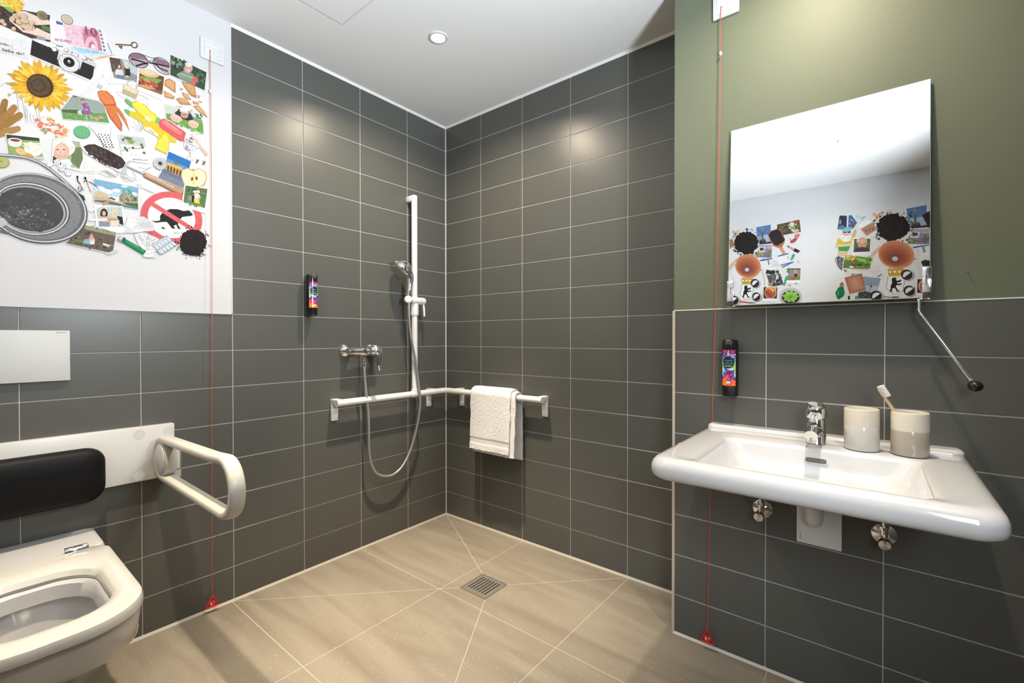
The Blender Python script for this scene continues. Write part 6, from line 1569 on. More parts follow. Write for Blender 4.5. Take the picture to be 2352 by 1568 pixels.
# ---------------------------------------------------------------- printed collage on the walls
def mural(name, data, texts, P, label):
    bm = bmesh.new(); lay = bm.loops.layers.float_color.new('ink'); R = random.Random(5); st = [0]
    U = 2e-4
    def face(col, pts, sub=0):
        d = .0004+st[0]+sub*1.5e-6
        if len(pts) < 3: return
        vs = [bm.verts.new(P(x*U, z*U, d)) for x, z in pts]
        try: f = bm.faces.new(vs)
        except ValueError: return
        c = (*srgb(col), 1)
        for l in f.loops: l[lay] = c
    pr = lambda s: tuple(float(q) for q in s.split(','))
    def blob(col, cx, cy, ux, uy, n, j, sub=0):
        pts = []
        for i in range(n):
            a = 2*PI*i/n; k = 1+R.uniform(-j, j); c, s = k*math.cos(a), k*math.sin(a)
            pts.append((cx+c*ux[0]+s*uy[0], cy+c*ux[1]+s*uy[1]))
        face(col, pts, sub)
    for ln in data.split('\n'):
        w = ln.split(' '); k = w[0]; st[0] += {'g': 3.8e-5, 't': 5.4e-5}.get(k, 3e-6)
        if k == 'p': face(w[1], [pr(q) for q in w[2:]])
        elif k == 's':
            r = float(w[2])/2; pts = [Vector(pr(q)) for q in w[3:]]
            L, Q = [], []
            for i, p in enumerate(pts):
                t = (pts[min(i+1, len(pts)-1)]-pts[max(i-1, 0)]); t.normalize() if t.length else None
                nn = Vector((-t.y, t.x))*r; L.append(p+nn); Q.append(p-nn)
            for i in range(len(pts)-1): face(w[1], [L[i], L[i+1], Q[i+1], Q[i]])
        elif k == 'e': c = pr(w[3]); blob(w[1], *c, pr(w[4]), pr(w[5]), int(w[2]), 0)
        elif k == 'b': c = pr(w[4]); blob(w[1], *c, pr(w[5]), pr(w[6]), int(w[2]), float(w[3]))
        elif k == 'g':
            cols = w[1].split(','); s0, s1 = float(w[3]), float(w[4]); c, a, b = pr(w[5]), pr(w[6]), pr(w[7])
            for i in range(int(w[2])):
                q = R.uniform(0, 2*PI); t = math.sqrt(R.random()); x, y = t*math.cos(q), t*math.sin(q)
                r0, r1, h = R.uniform(s0, s1), R.uniform(s0, s1), R.uniform(0, PI)
                blob(R.choice(cols), c[0]+x*a[0]+y*b[0], c[1]+x*a[1]+y*b[1], (r0*math.cos(h), r0*math.sin(h)), (-r1*math.sin(h), r1*math.cos(h)), 6, .35, i % 24-24)
        elif k == 't':
            cols = w[1].split(','); n = int(w[2]); r0, wd, ji, ph = map(float, w[3:7]); c, a, b = pr(w[7]), pr(w[8]), pr(w[9])
            T = lambda q, m: (c[0]+m*(math.cos(q)*a[0]+math.sin(q)*b[0]), c[1]+m*(math.cos(q)*a[1]+math.sin(q)*b[1]))
            for i in range(n):
                q = 2*PI*(i+ph)/n+R.uniform(-.05, .05); L = 1+R.uniform(-ji, ji)
                face(R.choice(cols), [T(q-wd*.5, r0), T(q-wd*.8, (r0+L)/2), T(q-wd*.45, L*.86), T(q, L), T(q+wd*.45, L*.86), T(q+wd*.8, (r0+L)/2), T(q+wd*.5, r0)], i-35)
    for s, col, o, r, u in texts:
        t = MB(); o, r, u = Vector(o), Vector(r), Vector(u); k = (r-o).length; up = (u-o).normalized()
        t.text(s, lambda a, b: (*(o+(r-o)*a+up*(b*k)), 0), INK)
        for F in t.bm.faces: face(col, [v.co.xy for v in F.verts], 0)
        st[0] += 3e-6; t.bm.free()
    me = bpy.data.meshes.new(name); bm.to_mesh(me); bm.free(); me.materials.append(INK)
    return me
def hang(name, me, label, loc=(0, 0, 0)):
    o = bpy.data.objects.new(name, me); COL.objects.link(o); o.location = loc
    return tag(o, label, 'wall print')
hang('wall_collage_print', mural('wall_collage_print', MURAL_A, MURAL_A_TEXT, lambda x, z, d: (x, -.004-d, z), ''),
     'printed collage with sunflower, camera, banknotes and bucket on the white wall above the toilet')
hang('mirrored_collage_print', mural('mirrored_collage_print', MURAL_B, MURAL_B_TEXT, lambda y, z, d: (XW+.001+d, y, z), ''),
     'printed collage with flower pots, soil heaps and bear crest, seen reflected in the mirror')

# ---------------------------------------------------------------- lamps
def downlight(x, y, label, beam=1, wide=1):
    t = thing('recessed_downlight', label, 'ceiling light', (x, y, ZC), 'recessed ceiling downlights')
    mb = MB(); mb.lathe([(.030, 0), (.030, .004), (.0385, .0045), (.041, .002), (.041, -.001)], (x, y, ZC), (0, 0, -1), WPLAS, 36); mb.build('trim_ring', t)
    mb = MB(); mb.lathe([(.0295, -.002), (.0295, .0022), (.001, .0022)], (x, y, ZC), (0, 0, -1), LENS, 32); mb.build('lens', t, label='glowing warm white lens')
    l = bpy.data.lights.new('downlight_spill', 'AREA'); l.shape = 'DISK'; l.size = .055; l.energy = WIDE_W*wide; l.color = LAMP_C; l.spread = math.radians(WIDE_SPREAD)
    o = bpy.data.objects.new('downlight_spill', l); COL.objects.link(o); o.location = (x, y, ZC-.006); o['kind'] = 'helper'
    l = bpy.data.lights.new('downlight_beam', 'SPOT'); l.shadow_soft_size = .022; l.energy = BEAM_W*beam; l.color = LAMP_C; l.spot_size = math.radians(BEAM_DEG); l.spot_blend = 1
    o = bpy.data.objects.new('downlight_beam', l); COL.objects.link(o); o.location = (x, y, ZC-.03); o['kind'] = 'helper'
downlight(-.60, -.60, 'lit round white downlight in the ceiling above the shower')
downlight(-.60, -1.93, 'round downlight in the ceiling above the washbasin, outside the picture', *LAMP_B)
downlight(-1.71, -1.93, 'lit round downlight in the ceiling, seen only in the mirror', *LAMP_D)
downlight(-1.71, -.60, 'round downlight in the ceiling above the toilet, outside the picture', *LAMP_E)

# ceiling hatch
t = thing('ceiling_access_panel', 'flush white square access panel in the ceiling left of the shower downlight', 'access panel', (-1.104, -.556, ZC))
mb = MB(); mb.box(-1.303, -.905, -.755, -.357, ZC-.0012, ZC+.002, CEIL, .0006, 1); mb.build('panel_door', t)
mb = MB()
for a in ((-1.3065, -1.3035, -.7585, -.3535), (-.9045, -.9015, -.7585, -.3535), (-1.3035, -.9045, -.7585, -.7555), (-1.3035, -.9045, -.3565, -.3535)): mb.box(*a, ZC-.0016, ZC+.001, GAP if False else WSWITCH)
mb.build('frame', t)

# floor drain
t = thing('floor_drain', 'square slotted stainless steel shower drain in the floor', 'drain', (DX, DY, 0))
mb = MB(); h = DH
for a in ((-h, h, h-.0045, h), (-h, h, -h, -h+.0045), (-h, -h+.0045, -h+.0045, h-.0045), (h-.0045, h, -h+.0045, h-.0045)): mb.box(DX+a[0], DX+a[1], DY+a[2], DY+a[3], -.002, .0027, STEEL)
mb.build('frame', t)
mb = MB(); g = h-.0056; mb.box(DX-h+.0046, DX+h-.0046, DY-h+.0046, DY+h-.0046, -.006, .0005, DARK); mb.build('sump', t, label='dark drain opening')
# plate with seven slots running along x
mb = MB(); ns, sw, e0 = 7, .0064, .017; pit = (2*g-2*e0-sw)/(ns-1)
ys = [-g]+[y for i in range(ns) for y in (-g+e0+i*pit, -g+e0+i*pit+sw)]+[g]
mb.box(DX-g, DX-g+.019, DY-g, DY+g, -.001, .0022, STEEL); mb.box(DX+g-.015, DX+g, DY-g, DY+g, -.001, .0022, STEEL)
for i in range(0, len(ys), 2): mb.box(DX-g+.019, DX+g-.015, DY+ys[i], DY+ys[i+1], -.001, .0022, STEEL)
mb.build('grate', t)
mb = MB(); mb.lathe([(.0062, 0), (.0062, .0010), (.0045, .0012), (.0040, .0004), (.001, .0004)], (DX-g+.0095, DY+g-.0095, .0022), (0, 0, 1), STEEL, 20); mb.build('screw', t)

# ---------------------------------------------------------------- toilet wall
TX = -1.80
t = thing('flush_plate', 'white rectangular flush plate on the tiles above the toilet backrest', 'flush plate', (TX, 0, .949))
mb = MB(); mb.box(TX-.122, TX+.122, -.013, 0, .949, 1.112, WPLATE, .002); mb.build('plate', t)
mb = MB(); mb.text('\u25a0 GEBERIT', lambda u, v: (TX+.091+.024*u, -.0133, 1.1035+.024*v), GREYP); mb.build('lettering', t, label='tiny grey maker lettering')

# backrest board with cushion
t = thing('toilet_back_support', 'white wall board with black padded cushion above the toilet', 'back support', (TX, 0, .576))
mb = MB(); mb.box(TX-.401, TX+.401, -.030, 0, .576, .770, WPLAS, .004); mb.build('mounting_board', t)
for x, z in ((-1.504, .744), (-1.417, .742), (-1.505, .597), (-1.417, .597), (-2.096, .744), (-2.183, .742), (-2.095, .597), (-2.183, .597)):
    mb = MB(); mb.lathe([(.0168, 0), (.0168, .0002)], (x, -.0299, z), (0, -1, 0), RINGG, 28); mb.lathe([(.0161, 0), (.0161, .0004)], (x, -.0299, z), (0, -1, 0), WPLAS, 28); mb.build('screw_cover', t)
mb = MB()
for y0, y1 in ((-.0297, -.029),): pass
rings = []
for d, i in ((0, .028), (.006, .012), (.016, .002), (.032, 0), (.048, .004), (.060, .016), (.066, .034), (.067, .06)):
    r = rrect(TX-.200+i, TX+.200-i, .548+i, .728-i, 0, max(.012, .052-i*.6), 7); rings.append([(q[0], -.031-d+.010*((q[0]-TX)/.2)**2*(d/.067), q[1]) for q in r])
mb.loft(rings, BLACK); mb.build('cushion', t, label='black padded cushion')
def grab_rail(s, label):
    x = TX+s*.352
    t = thing('folding_grab_rail', label, 'grab rail', (x, -.03, .60), 'folding grab rails beside the toilet')
    cy, cz, R = -.118, .664, .066
    path = []
    # stadium loop in the y-z plane: round rear end, upper bar, round front end, lower bar
    yf = -.665
    for k in range(13):
        a = PI/2+PI*k/12; path.append((x, cy-R*math.cos(a) if False else cy+R*math.cos(a+PI), cz+R*math.sin(a+PI)))
    rear = [(x, cy+R*math.sin(b), cz-R*math.cos(b)) for b in [PI*k/12 for k in range(13)]]          # bottom -> back -> top
    up = [(x, cy+(yf-cy)*k/6, cz+R+.016*k/6) for k in range(1, 6)]
    RF = .076; cf = (cz+R+.016+cz-R+.004)/2
    front = [(x, yf-RF*1.02*math.sin(b), cf+RF*math.cos(b)) for b in [PI*k/14 for k in range(15)]]   # top -> front -> bottom
    low = [(x, yf+(cy-yf)*k/6, cf-RF+(cz-R-(cf-RF))*k/6) for k in range(1, 6)]
    loop = rear+up+front+low
    mb = MB(); mb.tube(loop, [(.0205, .0125)]*len(loop), IVORY, 24, loop=True, up=(1, 0, 0), sq=3.2); mb.build('rail_loop', t)
    mb = MB(); mb.lathe([(.062, 0), (.064, .004), (.064, .030), (.062, .034)], (x-.017, cy, cz), (1, 0, 0), IVORY, 40)
    mb.build('pivot_housing', t)
    for q in (-1, 1):
        mb = MB(); mb.lathe([(.050, 0), (.050, .0028), (.046, .0045), (.001, .005)], (x+q*.0168, cy, cz), (q, 0, 0), WPLATE, 40); mb.build('pivot_cover', t)
    lo, hi = sorted((x+s*.008, x+s*.034)); mb = MB(); mb.box(lo, hi, -.168, -.030, cz-.072, cz+.066, IVORY, .012, 4)
    lo, hi = sorted((x-s*.006, x+s*.037)); mb.box(lo, hi, -.040, -.0300, cz-.078, cz+.060, IVORY, .004, 2); mb.build('wall_bracket', t)
    lo, hi = sorted((x+s*.014, x+s*.028)); mb = MB(); mb.box(lo, hi, -.1715, -.160, cz-.034, cz+.040, WPLAS, .003); mb.build('release_lever', t)
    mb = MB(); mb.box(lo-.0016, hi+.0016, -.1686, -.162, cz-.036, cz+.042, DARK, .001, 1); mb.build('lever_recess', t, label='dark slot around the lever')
    return t
grab_rail(1, 'ivory folding grab rail loop on the shower side of the toilet')
grab_rail(-1, 'ivory folding grab rail loop on the far left of the toilet, outside the picture')

# wall-hung toilet
t = thing('toilet', 'white wall hung accessible toilet with open seat and no lid', 'toilet', (TX, -.35, .10))
def D(hw, yb, yf, z, rf, rb, n=9): return rrect(TX-hw, TX+hw, yf, yb, z, [rf, rf, rb, rb], n)
mb = MB()
outer = [D(.085, 0, -.30, .085, .08, .02), D(.10, 0, -.36, .095, .09, .02), D(.118, 0, -.44, .15, .105, .02), D(.135, 0, -.53, .22, .115, .02), D(.152, 0, -.62, .285, .115, .02),
         D(.164, 0, -.700, .335, .13, .02), D(.1685, 0, -.716, .345, .133, .02), D(.1705, 0, -.722, .352, .133, .02), D(.1745, 0, -.740, .418, .135, .02), D(.174, 0, -.740, .428, .135, .02), D(.168, -.003, -.733, .433, .13, .02)]
inner = [D(.118, -.355, -.690, .433, .10, .10), D(.112, -.362, -.682, .425, .095, .095), D(.108, -.365, -.675, .39, .09, .09), D(.118, -.355, -.685, .385, .09, .09), D(.112, -.36, -.675, .33, .09, .09), D(.088, -.375, -.61, .27, .08, .08), D(.06, -.385, -.53, .22, .055, .055), D(.045, -.395, -.49, .20, .04, .04)]
mb.loft(outer+inner, CERAM)
mb.build('bowl', t)
mb = MB(); mb.loft([D(.176, 0, -.205, .420, .03, .02), D(.1765, 0, -.207, .440, .03, .02), D(.173, -.002, -.204, .447, .028, .02), D(.165, -.008, -.198, .449, .025, .018)], CERAM); mb.build('rear_deck', t)
mb = MB(); mb.loft([D(.086, -.377, -.605, .2685, .075, .075), D(.086, -.377, -.605, .2690, .075, .075)], WATER); mb.build('water', t)
mb = MB()
sec = [(0, .434), (.0006, .448), (.004, .4565), (.011, .4605)]
so = [D(.1775-i, -.222-i*.6, -.750+i, z, .138-i*.5, .045) for i, z in sec]
si = [D(.147, -.292, -.700, .4625, .115, .10), D(.132, -.335, -.688, .461, .105, .10), D(.124, -.350, -.680, .455, .10, .095), D(.119, -.358, -.672, .442, .098, .092), D(.120, -.356, -.674, .434, .098, .092)]
mb.loft(so+si, CREAM, False, False, loop=True); mb.build('seat', t)
for s in (-1, 1):
    mb = MB(); x = TX+s*.104
    mb.lathe([(.001, -.026), (.0120, -.026), (.0130, -.0245), (.0130, -.0085), (.0120, -.008), (.0120, -.0065), (.0130, -.006), (.0130, .0245), (.0120, .026), (.001, .026)], (x, -.232, .4605), (1, 0, 0), CHROME, 24); mb.build('hinge', t, label='chrome seat hinge')

# ---------------------------------------------------------------- alarm switches with pull cords
def alarm(wall, u, z0, z1, uc, hole_z, cord_top, cord_bot, knot, label, lab2, half):
    """wall 'L' (plane y=0, room to -y) or 'R' (plane x=X3, room to -x); u = position along the wall"""
    if wall == 'L': P = lambda a, d, z: (a, -.004-d, z)
    else: P = lambda a, d, z: (X3-d, a, z)
    def bx(mb, a0, a1, d0, d1, b0, b1, m, bev):
        p, q = P(a0, d0, b0), P(a1, d1, b1)
        mb.box(min(p[0], q[0]), max(p[0], q[0]), min(p[1], q[1]), max(p[1], q[1]), b0, b1, m, bev, 2)
    zc = (z0+z1)/2; sg = 1 if wall == 'L' else -1     # sg: picture right
    t = thing('emergency_pull_switch', label, 'emergency switch', P(u, 0, z0), 'emergency pull switches')
    mb = MB(); bx(mb, u-half, u+half, 0, .0095, z0, z1, WSWITCH, .0035); mb.build('frame', t)
    mb = MB(); hi = half*.70; bx(mb, u-hi, u+hi, .002, .0110, zc-hi, zc+hi*.28, WSWITCH, .001); mb.build('lower_cover', t)
    mb = MB(); bx(mb, u-hi, u+hi, .002, .0108, zc+hi*.30, zc+hi, WSWITCH, .001); mb.build('label_window', t)
    mb = MB(); bx(mb, u-hi-.0006, u+hi+.0006, .002, .0099, zc-hi-.0006, zc+hi+.0006, GAP, 0); mb.build('shadow_gap', t)
    mb = MB(); b = half*.20; c = u+sg*half*.34; zz = hole_z-.002; bx(mb, c-b, c+b, .004, .0123, zz-b, zz+b, WSWITCH, .0006); mb.build('reset_button', t)
    mb = MB(); b2 = b+.0007; bx(mb, c-b2, c+b2, .004, .0112, zz-b2, zz+b2, GAP, 0); mb.build('button_gap', t)
    mb = MB(); mb.lathe([(.0022, 0), (.0022, .0006)], P(uc[0], .0108, hole_z), P(0, 1, 0) if wall == 'L' else (-1, 0, 0), DARK, 12)
    mb.bm.verts.ensure_lookup_table(); mb.build('cord_hole', t)
    # the cord with its toggle bead and triangle handle
    k = t
    pts = [P(uc[0], .010, hole_z), P(uc[0], .013, hole_z-.004), P(uc[0]+(uc[-1]-uc[0])*.03, .0135, hole_z-.03)]
    N = 12
    for i in range(1, N+1):
        f = i/N; q = f*len(uc[1:]) ; z = hole_z-.03+(cord_bot-hole_z+.03)*f
        f2 = f*(len(uc)-1); a = int(min(f2, len(uc)-2)); uu = uc[a]+(uc[a+1]-uc[a])*(f2-a)
        pts.append(P(uu, .0135+.0065*f, z))
    mb = MB(); mb.tube(pts, .0011, CORD, 8); mb.build('cord', k, label='thin red pull cord')
    f = (hole_z-.03-knot)/(hole_z-.03-cord_bot); f2 = f*(len(uc)-1); a = int(min(f2, len(uc)-2)); ub = uc[a]+(uc[a+1]-uc[a])*(f2-a)
    mb = MB(); mb.ball(P(ub, .0135+.0065*f, knot), .0048, WSWITCH, 10, sz=1.55); mb.build('bead', k, label='small white plastic bead')
    T = Vector(P(uc[-1], .020, cord_bot)); ud = Vector(P(1, 0, 0))-Vector(P(0, 0, 0)); zd = Vector((0, 0, 1)); od = Vector(P(0, 1, 0))-Vector(P(0, 0, 0))
    co = [T, T+ud*.0245-zd*.045, T-ud*.0245-zd*.045]; ce = sum(co, Vector())/3
    lp = []
    for i in range(3):
        a, b, c = co[i-1], co[i], co[(i+1) % 3]; p = b+(a-b).normalized()*.006; q = b+(c-b).normalized()*.006
        lp += [p, b*.5+(p+q)*.25, q, q+(co[(i+1) % 3]-q)*.35, q+(co[(i+1) % 3]-q)*.65]
    mb = MB(); mb.tube(lp, [(.0034, .0026)]*len(lp), RED, 10, loop=True, up=tuple(od)); hr = mb.build('handle', k, label='red triangular pull handle')
    mb = MB(); hx = [ce+(p-ce)*s for p, s in ((co[0], .40), (co[0]*.62+co[1]*.38, .92), (co[1]*.62+co[0]*.38, .92), (co[1], .40), (co[1]*.62+co[2]*.38, .92), (co[2]*.62+co[1]*.38, .92), (co[2], .40), (co[2]*.62+co[0]*.38, .92), (co[0]*.62+co[2]*.38, .92))]
    mb.loft([[p-od*.0015 for p in hx], [p+od*.0015 for p in hx]], RED); mb.build('handle_plate', hr)
    mb = MB(); e = od*.0019; px = ud*sg
    def sym(pts, w):
        for i in range(len(pts)-1):
            a, b = Vector(pts[i]), Vector(pts[i+1]); a = ce+px*a.x+zd*a.y+e; b = ce+px*b.x+zd*b.y+e; d = (b-a).normalized(); q = d.cross(od)*w
            mb.faces([a-q, b-q, b+q, a+q], [(0, 1, 2, 3)], WHITEP, False)
    sym([(.003, .004), (.008, .001)], .0006); sym([(.0045, -.0002), (.0068, .0052)], .0006)
    sym([(-.006, .006), (-.005, .0035)], .0011); sym([(-.0055, .002), (-.0015, .001)], .0008); sym([(-.005, .0025), (-.0055, -.006)], .0012); sym([(-.003, -.001), (-.001, -.007)], .0007)
    mb.build('help_symbol', hr, label='white nurse call symbol')
alarm('L', -1.2615, 2.185, 2.2665, [-1.271, -1.2695, -1.272, -1.2755, -1.277], 2.221, 2.2, .067, 2.061, 'white alarm switch on the white wall, its red cord hanging beside the toilet', '', .0415)
alarm('R', -1.6675, 2.181, 2.2635, [-1.654, -1.651, -1.645, -1.633, -1.624, -1.617], 2.216, 2.2, .069, 2.057, 'white alarm switch on the green wall, its red cord hanging behind the washbasin', '', .0415)

# ---------------------------------------------------------------- soap dispensers
def dispenser(wall, u, z0, label):
    if wall == 'L': P = lambda a, d, z: (u+a, -d, z0+z)
    else: P = lambda a, d, z: (X3-d, u-a, z0+z)
    t = thing('soap_dispenser', label, 'soap dispenser', P(0, 0, 0), 'wall mounted soap dispensers')
    def bx(mb, a0, a1, d0, d1, b0, b1, m, bev):
        p, q = P(a0, d0, b0), P(a1, d1, b1)
        mb.box(min(p[0], q[0]), max(p[0], q[0]), min(p[1], q[1]), max(p[1], q[1]), min(p[2], q[2]), max(p[2], q[2]), m, bev, 2)
    mb = MB(); bx(mb, -.013, .013, 0, .010, .004, .172, BLKMT, .002); mb.build('wall_holder', t)
    mb = MB(); bx(mb, -.0138, -.0118, .001, .0045, .004, .172, STEEL, 0); bx(mb, .0118, .0138, .001, .0045, .004, .172, STEEL, 0); mb.build('holder_rail', t)
    R = .0255; c = .0365
    prof = [(.0225, 0), (.0245, .002), (.0250, .03), (.0252, .0305), (R, .031), (R, .176), (.0250, .182), (.0225, .1875), (.012, .190), (.001, .191)]
    mb = MB(); mb.lathe(prof, P(0, c, 0), (0, 0, 1), BLKGL, 40); mb.build('bottle', t)
    cyl = lambda a, z, r=R+.0003: P(r*math.sin(a), c+r*math.cos(a), z)
    A = .92
    mb = MB(); mb.grid(lambda i, j: cyl(-A+2*A*i, .036+.118*j), 24, 2, LABEL); mb.build('paper_label', t, recalc=False, label='colourful paint splash label')
    mb = MB(); r2 = R+.0006; ang = lambda x: x/R
    mb.grid(lambda i, j: cyl(ang(.0185*j*math.cos(2*PI*i)), .113+.0200*j*math.sin(2*PI*i), r2), 36, 6, BLKMT)
    mb.build('label_disc', t, recalc=False, label='black round label field')
    r3 = R+.0009
    def tx(s, x0, w, z, m, sh=0):
        mb = MB(); mb.text(s, lambda q, v: cyl(ang(x0+w*q), z+w*v, r3), m, shear=sh); return mb
    mb = tx('a touch', -.0125, .024, .1165, CYANP, .25); q = tx('of the niu', -.0155, .031, .1075, CYANP, .25)
    mb.build('cyan_lettering', t, recalc=False); q.build('cyan_lettering', t, recalc=False)
    for s, x, w, z in (('HAIR, HAND &', -.0105, .021, .1015), ('BODY WASH', -.0090, .018, .0985)): tx(s, x, w, z, WHITEP).build('white_lettering', t, recalc=False)
    def patch(a0, a1, b0, b1, m, nm):
        mb = MB(); mb.grid(lambda i, j: cyl(ang(a0+(a1-a0)*i), b0+(b1-b0)*j, r2), 6, 1, m); mb.build(nm, t, recalc=False)
    patch(-.006, .006, .0505, .0575, BLKMT, 'black_tag'); patch(-.006, .006, .0435, .0505, WHITEP, 'white_tag')
    tx('the', -.0040, .008, .0522, WHITEP).build('white_lettering', t, recalc=False); tx('niu', -.0040, .008, .0448, GREYP).build('grey_lettering', t, recalc=False)
    mb = MB(); mb.grid(lambda i, j: cyl(-.30+.60*i, .172+.016*j, R+.0012 if j < .8 else R-.004), 8, 4, CHROME); mb.build('nozzle_clip', t, recalc=False, label='chrome clip at the top')
dispenser('L', -.8715, 1.190, 'black soap dispenser with colourful label on the shower wall')
dispenser('R', -1.692, .893, 'black soap dispenser with colourful label beside the washbasin')

# ---------------------------------------------------------------- shower
# corner hand rail with vertical riser
t = thing('shower_handrail', 'white L shaped corner handrail with vertical riser rail in the shower', 'handrail', (0, 0, .755))
O, RR, ZR = .055, .0165, .7735
corner = [(-.10, -O, ZR), (-.078, -O-.001, ZR), (-.064, -.061, ZR), (-.061, -.064, ZR), (-O-.001, -.078, ZR), (-O, -.10, ZR)]
mb = MB(); mb.tube([(-.762, -O, ZR), (-.40, -O, ZR)]+corner+[(-O, -.40, ZR), (-O, -.763, ZR)], RR, WRAIL, 20); mb.build('horizontal_bar', t)
XR = -.288
mb = MB(); mb.tube([(XR, -O, ZR), (XR, -O, 1.862)], .0165, WRAIL, 20); mb.tube([(XR-.022, -O, ZR), (XR+.022, -O, ZR)], .0195, WRAIL, 20); mb.tube([(XR, -O, ZR+.008), (XR, -O, ZR+.028)], .0195, WRAIL, 20); mb.build('riser_bar', t)
mb = MB(); mb.box(XR-.0165, XR+.0165, -O, 0, 1.848, 1.880, WRAIL, .004); mb.lathe([(.0165, 0), (.0165, .030), (.013, .033)], (XR, -O, 1.847), (0, 0, 1), WRAIL, 24); mb.build('top_bracket', t)
def bracket(wall, u):
    mb = MB(); P = (lambda a, d: (u+a, -d)) if wall == 'L' else (lambda a, d: (-d, u+a))
    def bx(a0, a1, d0, d1, b0, b1, bev):
        p, q = P(a0, d0), P(a1, d1); mb.box(min(p[0], q[0]), max(p[0], q[0]), min(p[1], q[1]), max(p[1], q[1]), b0, b1, WRAIL, bev)
    bx(-.017, .017, 0, .011, .683, .790, .002); bx(-.017, .017, .004, O, ZR-.0115, ZR+.0165, .004)
    o = mb.build('bracket', t)
    for z in (.715, .743):
        m2 = MB(); p = P(0, .011); m2.lathe([(.011, 0), (.011, .0006), (.0100, .0009)], (p[0], p[1], z-.01), (0, -1, 0) if wall == 'L' else (-1, 0, 0), WRAIL, 20); m2.build('screw_cover', o)
for w, u in (('L', -.744), ('L', -.144), ('R', -.144), ('R', -.745)): bracket(w, u)

# shower head holder sliding on the riser, hand shower and hose, mixer
t = thing('shower_head_holder', 'white sliding shower head holder clamped on the riser rail', 'shower holder', (XR, -O, 1.21))
mb = MB(); mb.lathe([(.0175, 0), (.0215, .001), (.0225, .01), (.0225, .052), (.0205, .075), (.0205, .10), (.0175, .104)], (XR, -O, 1.212), (0, 0, 1), WRAIL, 28); mb.build('sleeve', t)
mb = MB(); mb.lathe([(.001, -.03), (.016, -.03), (.0205, -.026), (.0205, .052), (.018, .058), (.001, .058)], (XR+.006, -O-.006, 1.2935), (1, 0, 0), WRAIL, 28); mb.build('clamp_body', t)
HX, HY, HZ = -.357, -.085, 1.2945
mb = MB(); mb.tube([(XR-.016, -O-.006, 1.2935), (HX, HY, HZ)], .012, WRAIL, 16); mb.lathe([(.001, -.022), (.015, -.022), (.0195, -.018), (.0205, .0), (.0195, .018), (.015, .022), (.001, .022)], (HX, HY, HZ), (-.55, -.83, .05), WRAIL, 28); mb.build('head_socket', t)
mb = MB(); mb.tube([(XR+.054, -O-.010, 1.285), (XR+.055, -O-.016, 1.245), (XR+.055, -O-.018, 1.208)], [.006, .006, .005], WRAIL, 12); mb.build('clamp_lever', t)

t = thing('hand_shower', 'chrome hand shower resting in the white holder', 'shower head', (HX, HY-.004, 1.30))
bx, by = HX+.001, HY-.006
hp = cr([(bx, by, 1.312), (bx+.003, by-.001, 1.345), (bx+.007, by-.002, 1.385), (bx+.007, by-.002, 1.422), (bx-.010, by+.004, 1.455)], 7)
mb = MB(); nn = len(hp); mb.tube(hp, [.0110+.0045*math.sin(PI*.5*i/(nn-1))+(.009*(i/(nn-1))**3) for i in range(nn)], CHROME, 20); mb.build('handle', t)
fd = Vector((-.56, .42, -.70)).normalized(); hc = Vector((bx-.036, by+.008, 1.458))
mb = MB(); mb.lathe([(.001, -.043), (.018, -.042), (.035, -.035), (.049, -.021), (.057, -.004), (.058, .006), (.056, .010), (.052, .011)], hc, fd, CHROME, 36); mb.build('spray_dome', t)
mb = MB(); mb.lathe([(.0525, .0100), (.052, .0118), (.001, .0125)], hc, fd, WPLATE, 32); mb.build('spray_face', t)

t = thing('shower_mixer', 'chrome single lever shower mixer on the tiled wall', 'shower mixer', (-.607, 0, .96))
for x in (-.683, -.531):
    mb = MB(); mb.lathe([(.033, 0), (.033, .003), (.031, .010), (.024, .020), (.015, .026), (.0145, .045)], (x, 0, 1.023), (0, -1, 0), CHROME, 32); mb.build('wall_rosette', t)
mb = MB()
bodyp = [(.001, -.092), (.014, -.092), (.0165, -.089), (.0165, -.060), (.0185, -.055), (.0185, -.03), (.021, -.024), (.0225, 0), (.021, .024), (.0185, .03), (.0185, .055), (.0165, .060), (.0165, .089), (.014, .092), (.001, .092)]
mb.lathe(bodyp, (-.607, -.058, 1.020), (1, 0, 0), CHROME, 28)
mb.lathe([(.012, 0), (.012, .016), (.0095, .018), (.0095, .030)], (-.612, -.058, 1.003), (0, 0, -1), CHROME, 20)
mb.build('mixer_body', t)
mb = MB(); mb.lathe([(.020, 0), (.0235, .004), (.0245, .02), (.0235, .034), (.020, .042), (.012, .047), (.001, .048)], (-.580, -.064, 1.022), (.15, -1, .1), CHROME, 30); mb.build('cartridge_cap', t)
lv = cr([(-.575, -.088, 1.043), (-.572, -.106, 1.040), (-.570, -.118, 1.015), (-.570, -.122, .980), (-.569, -.124, .950), (-.566, -.130, .928)], 6)
mb = MB(); L = len(lv); mb.tube(lv, [((.0185-.005*i/L), (.0115-.004*i/L)) for i in range(L)], CHROME, 16, up=(1, 0, 0)); mb.build('lever', t)

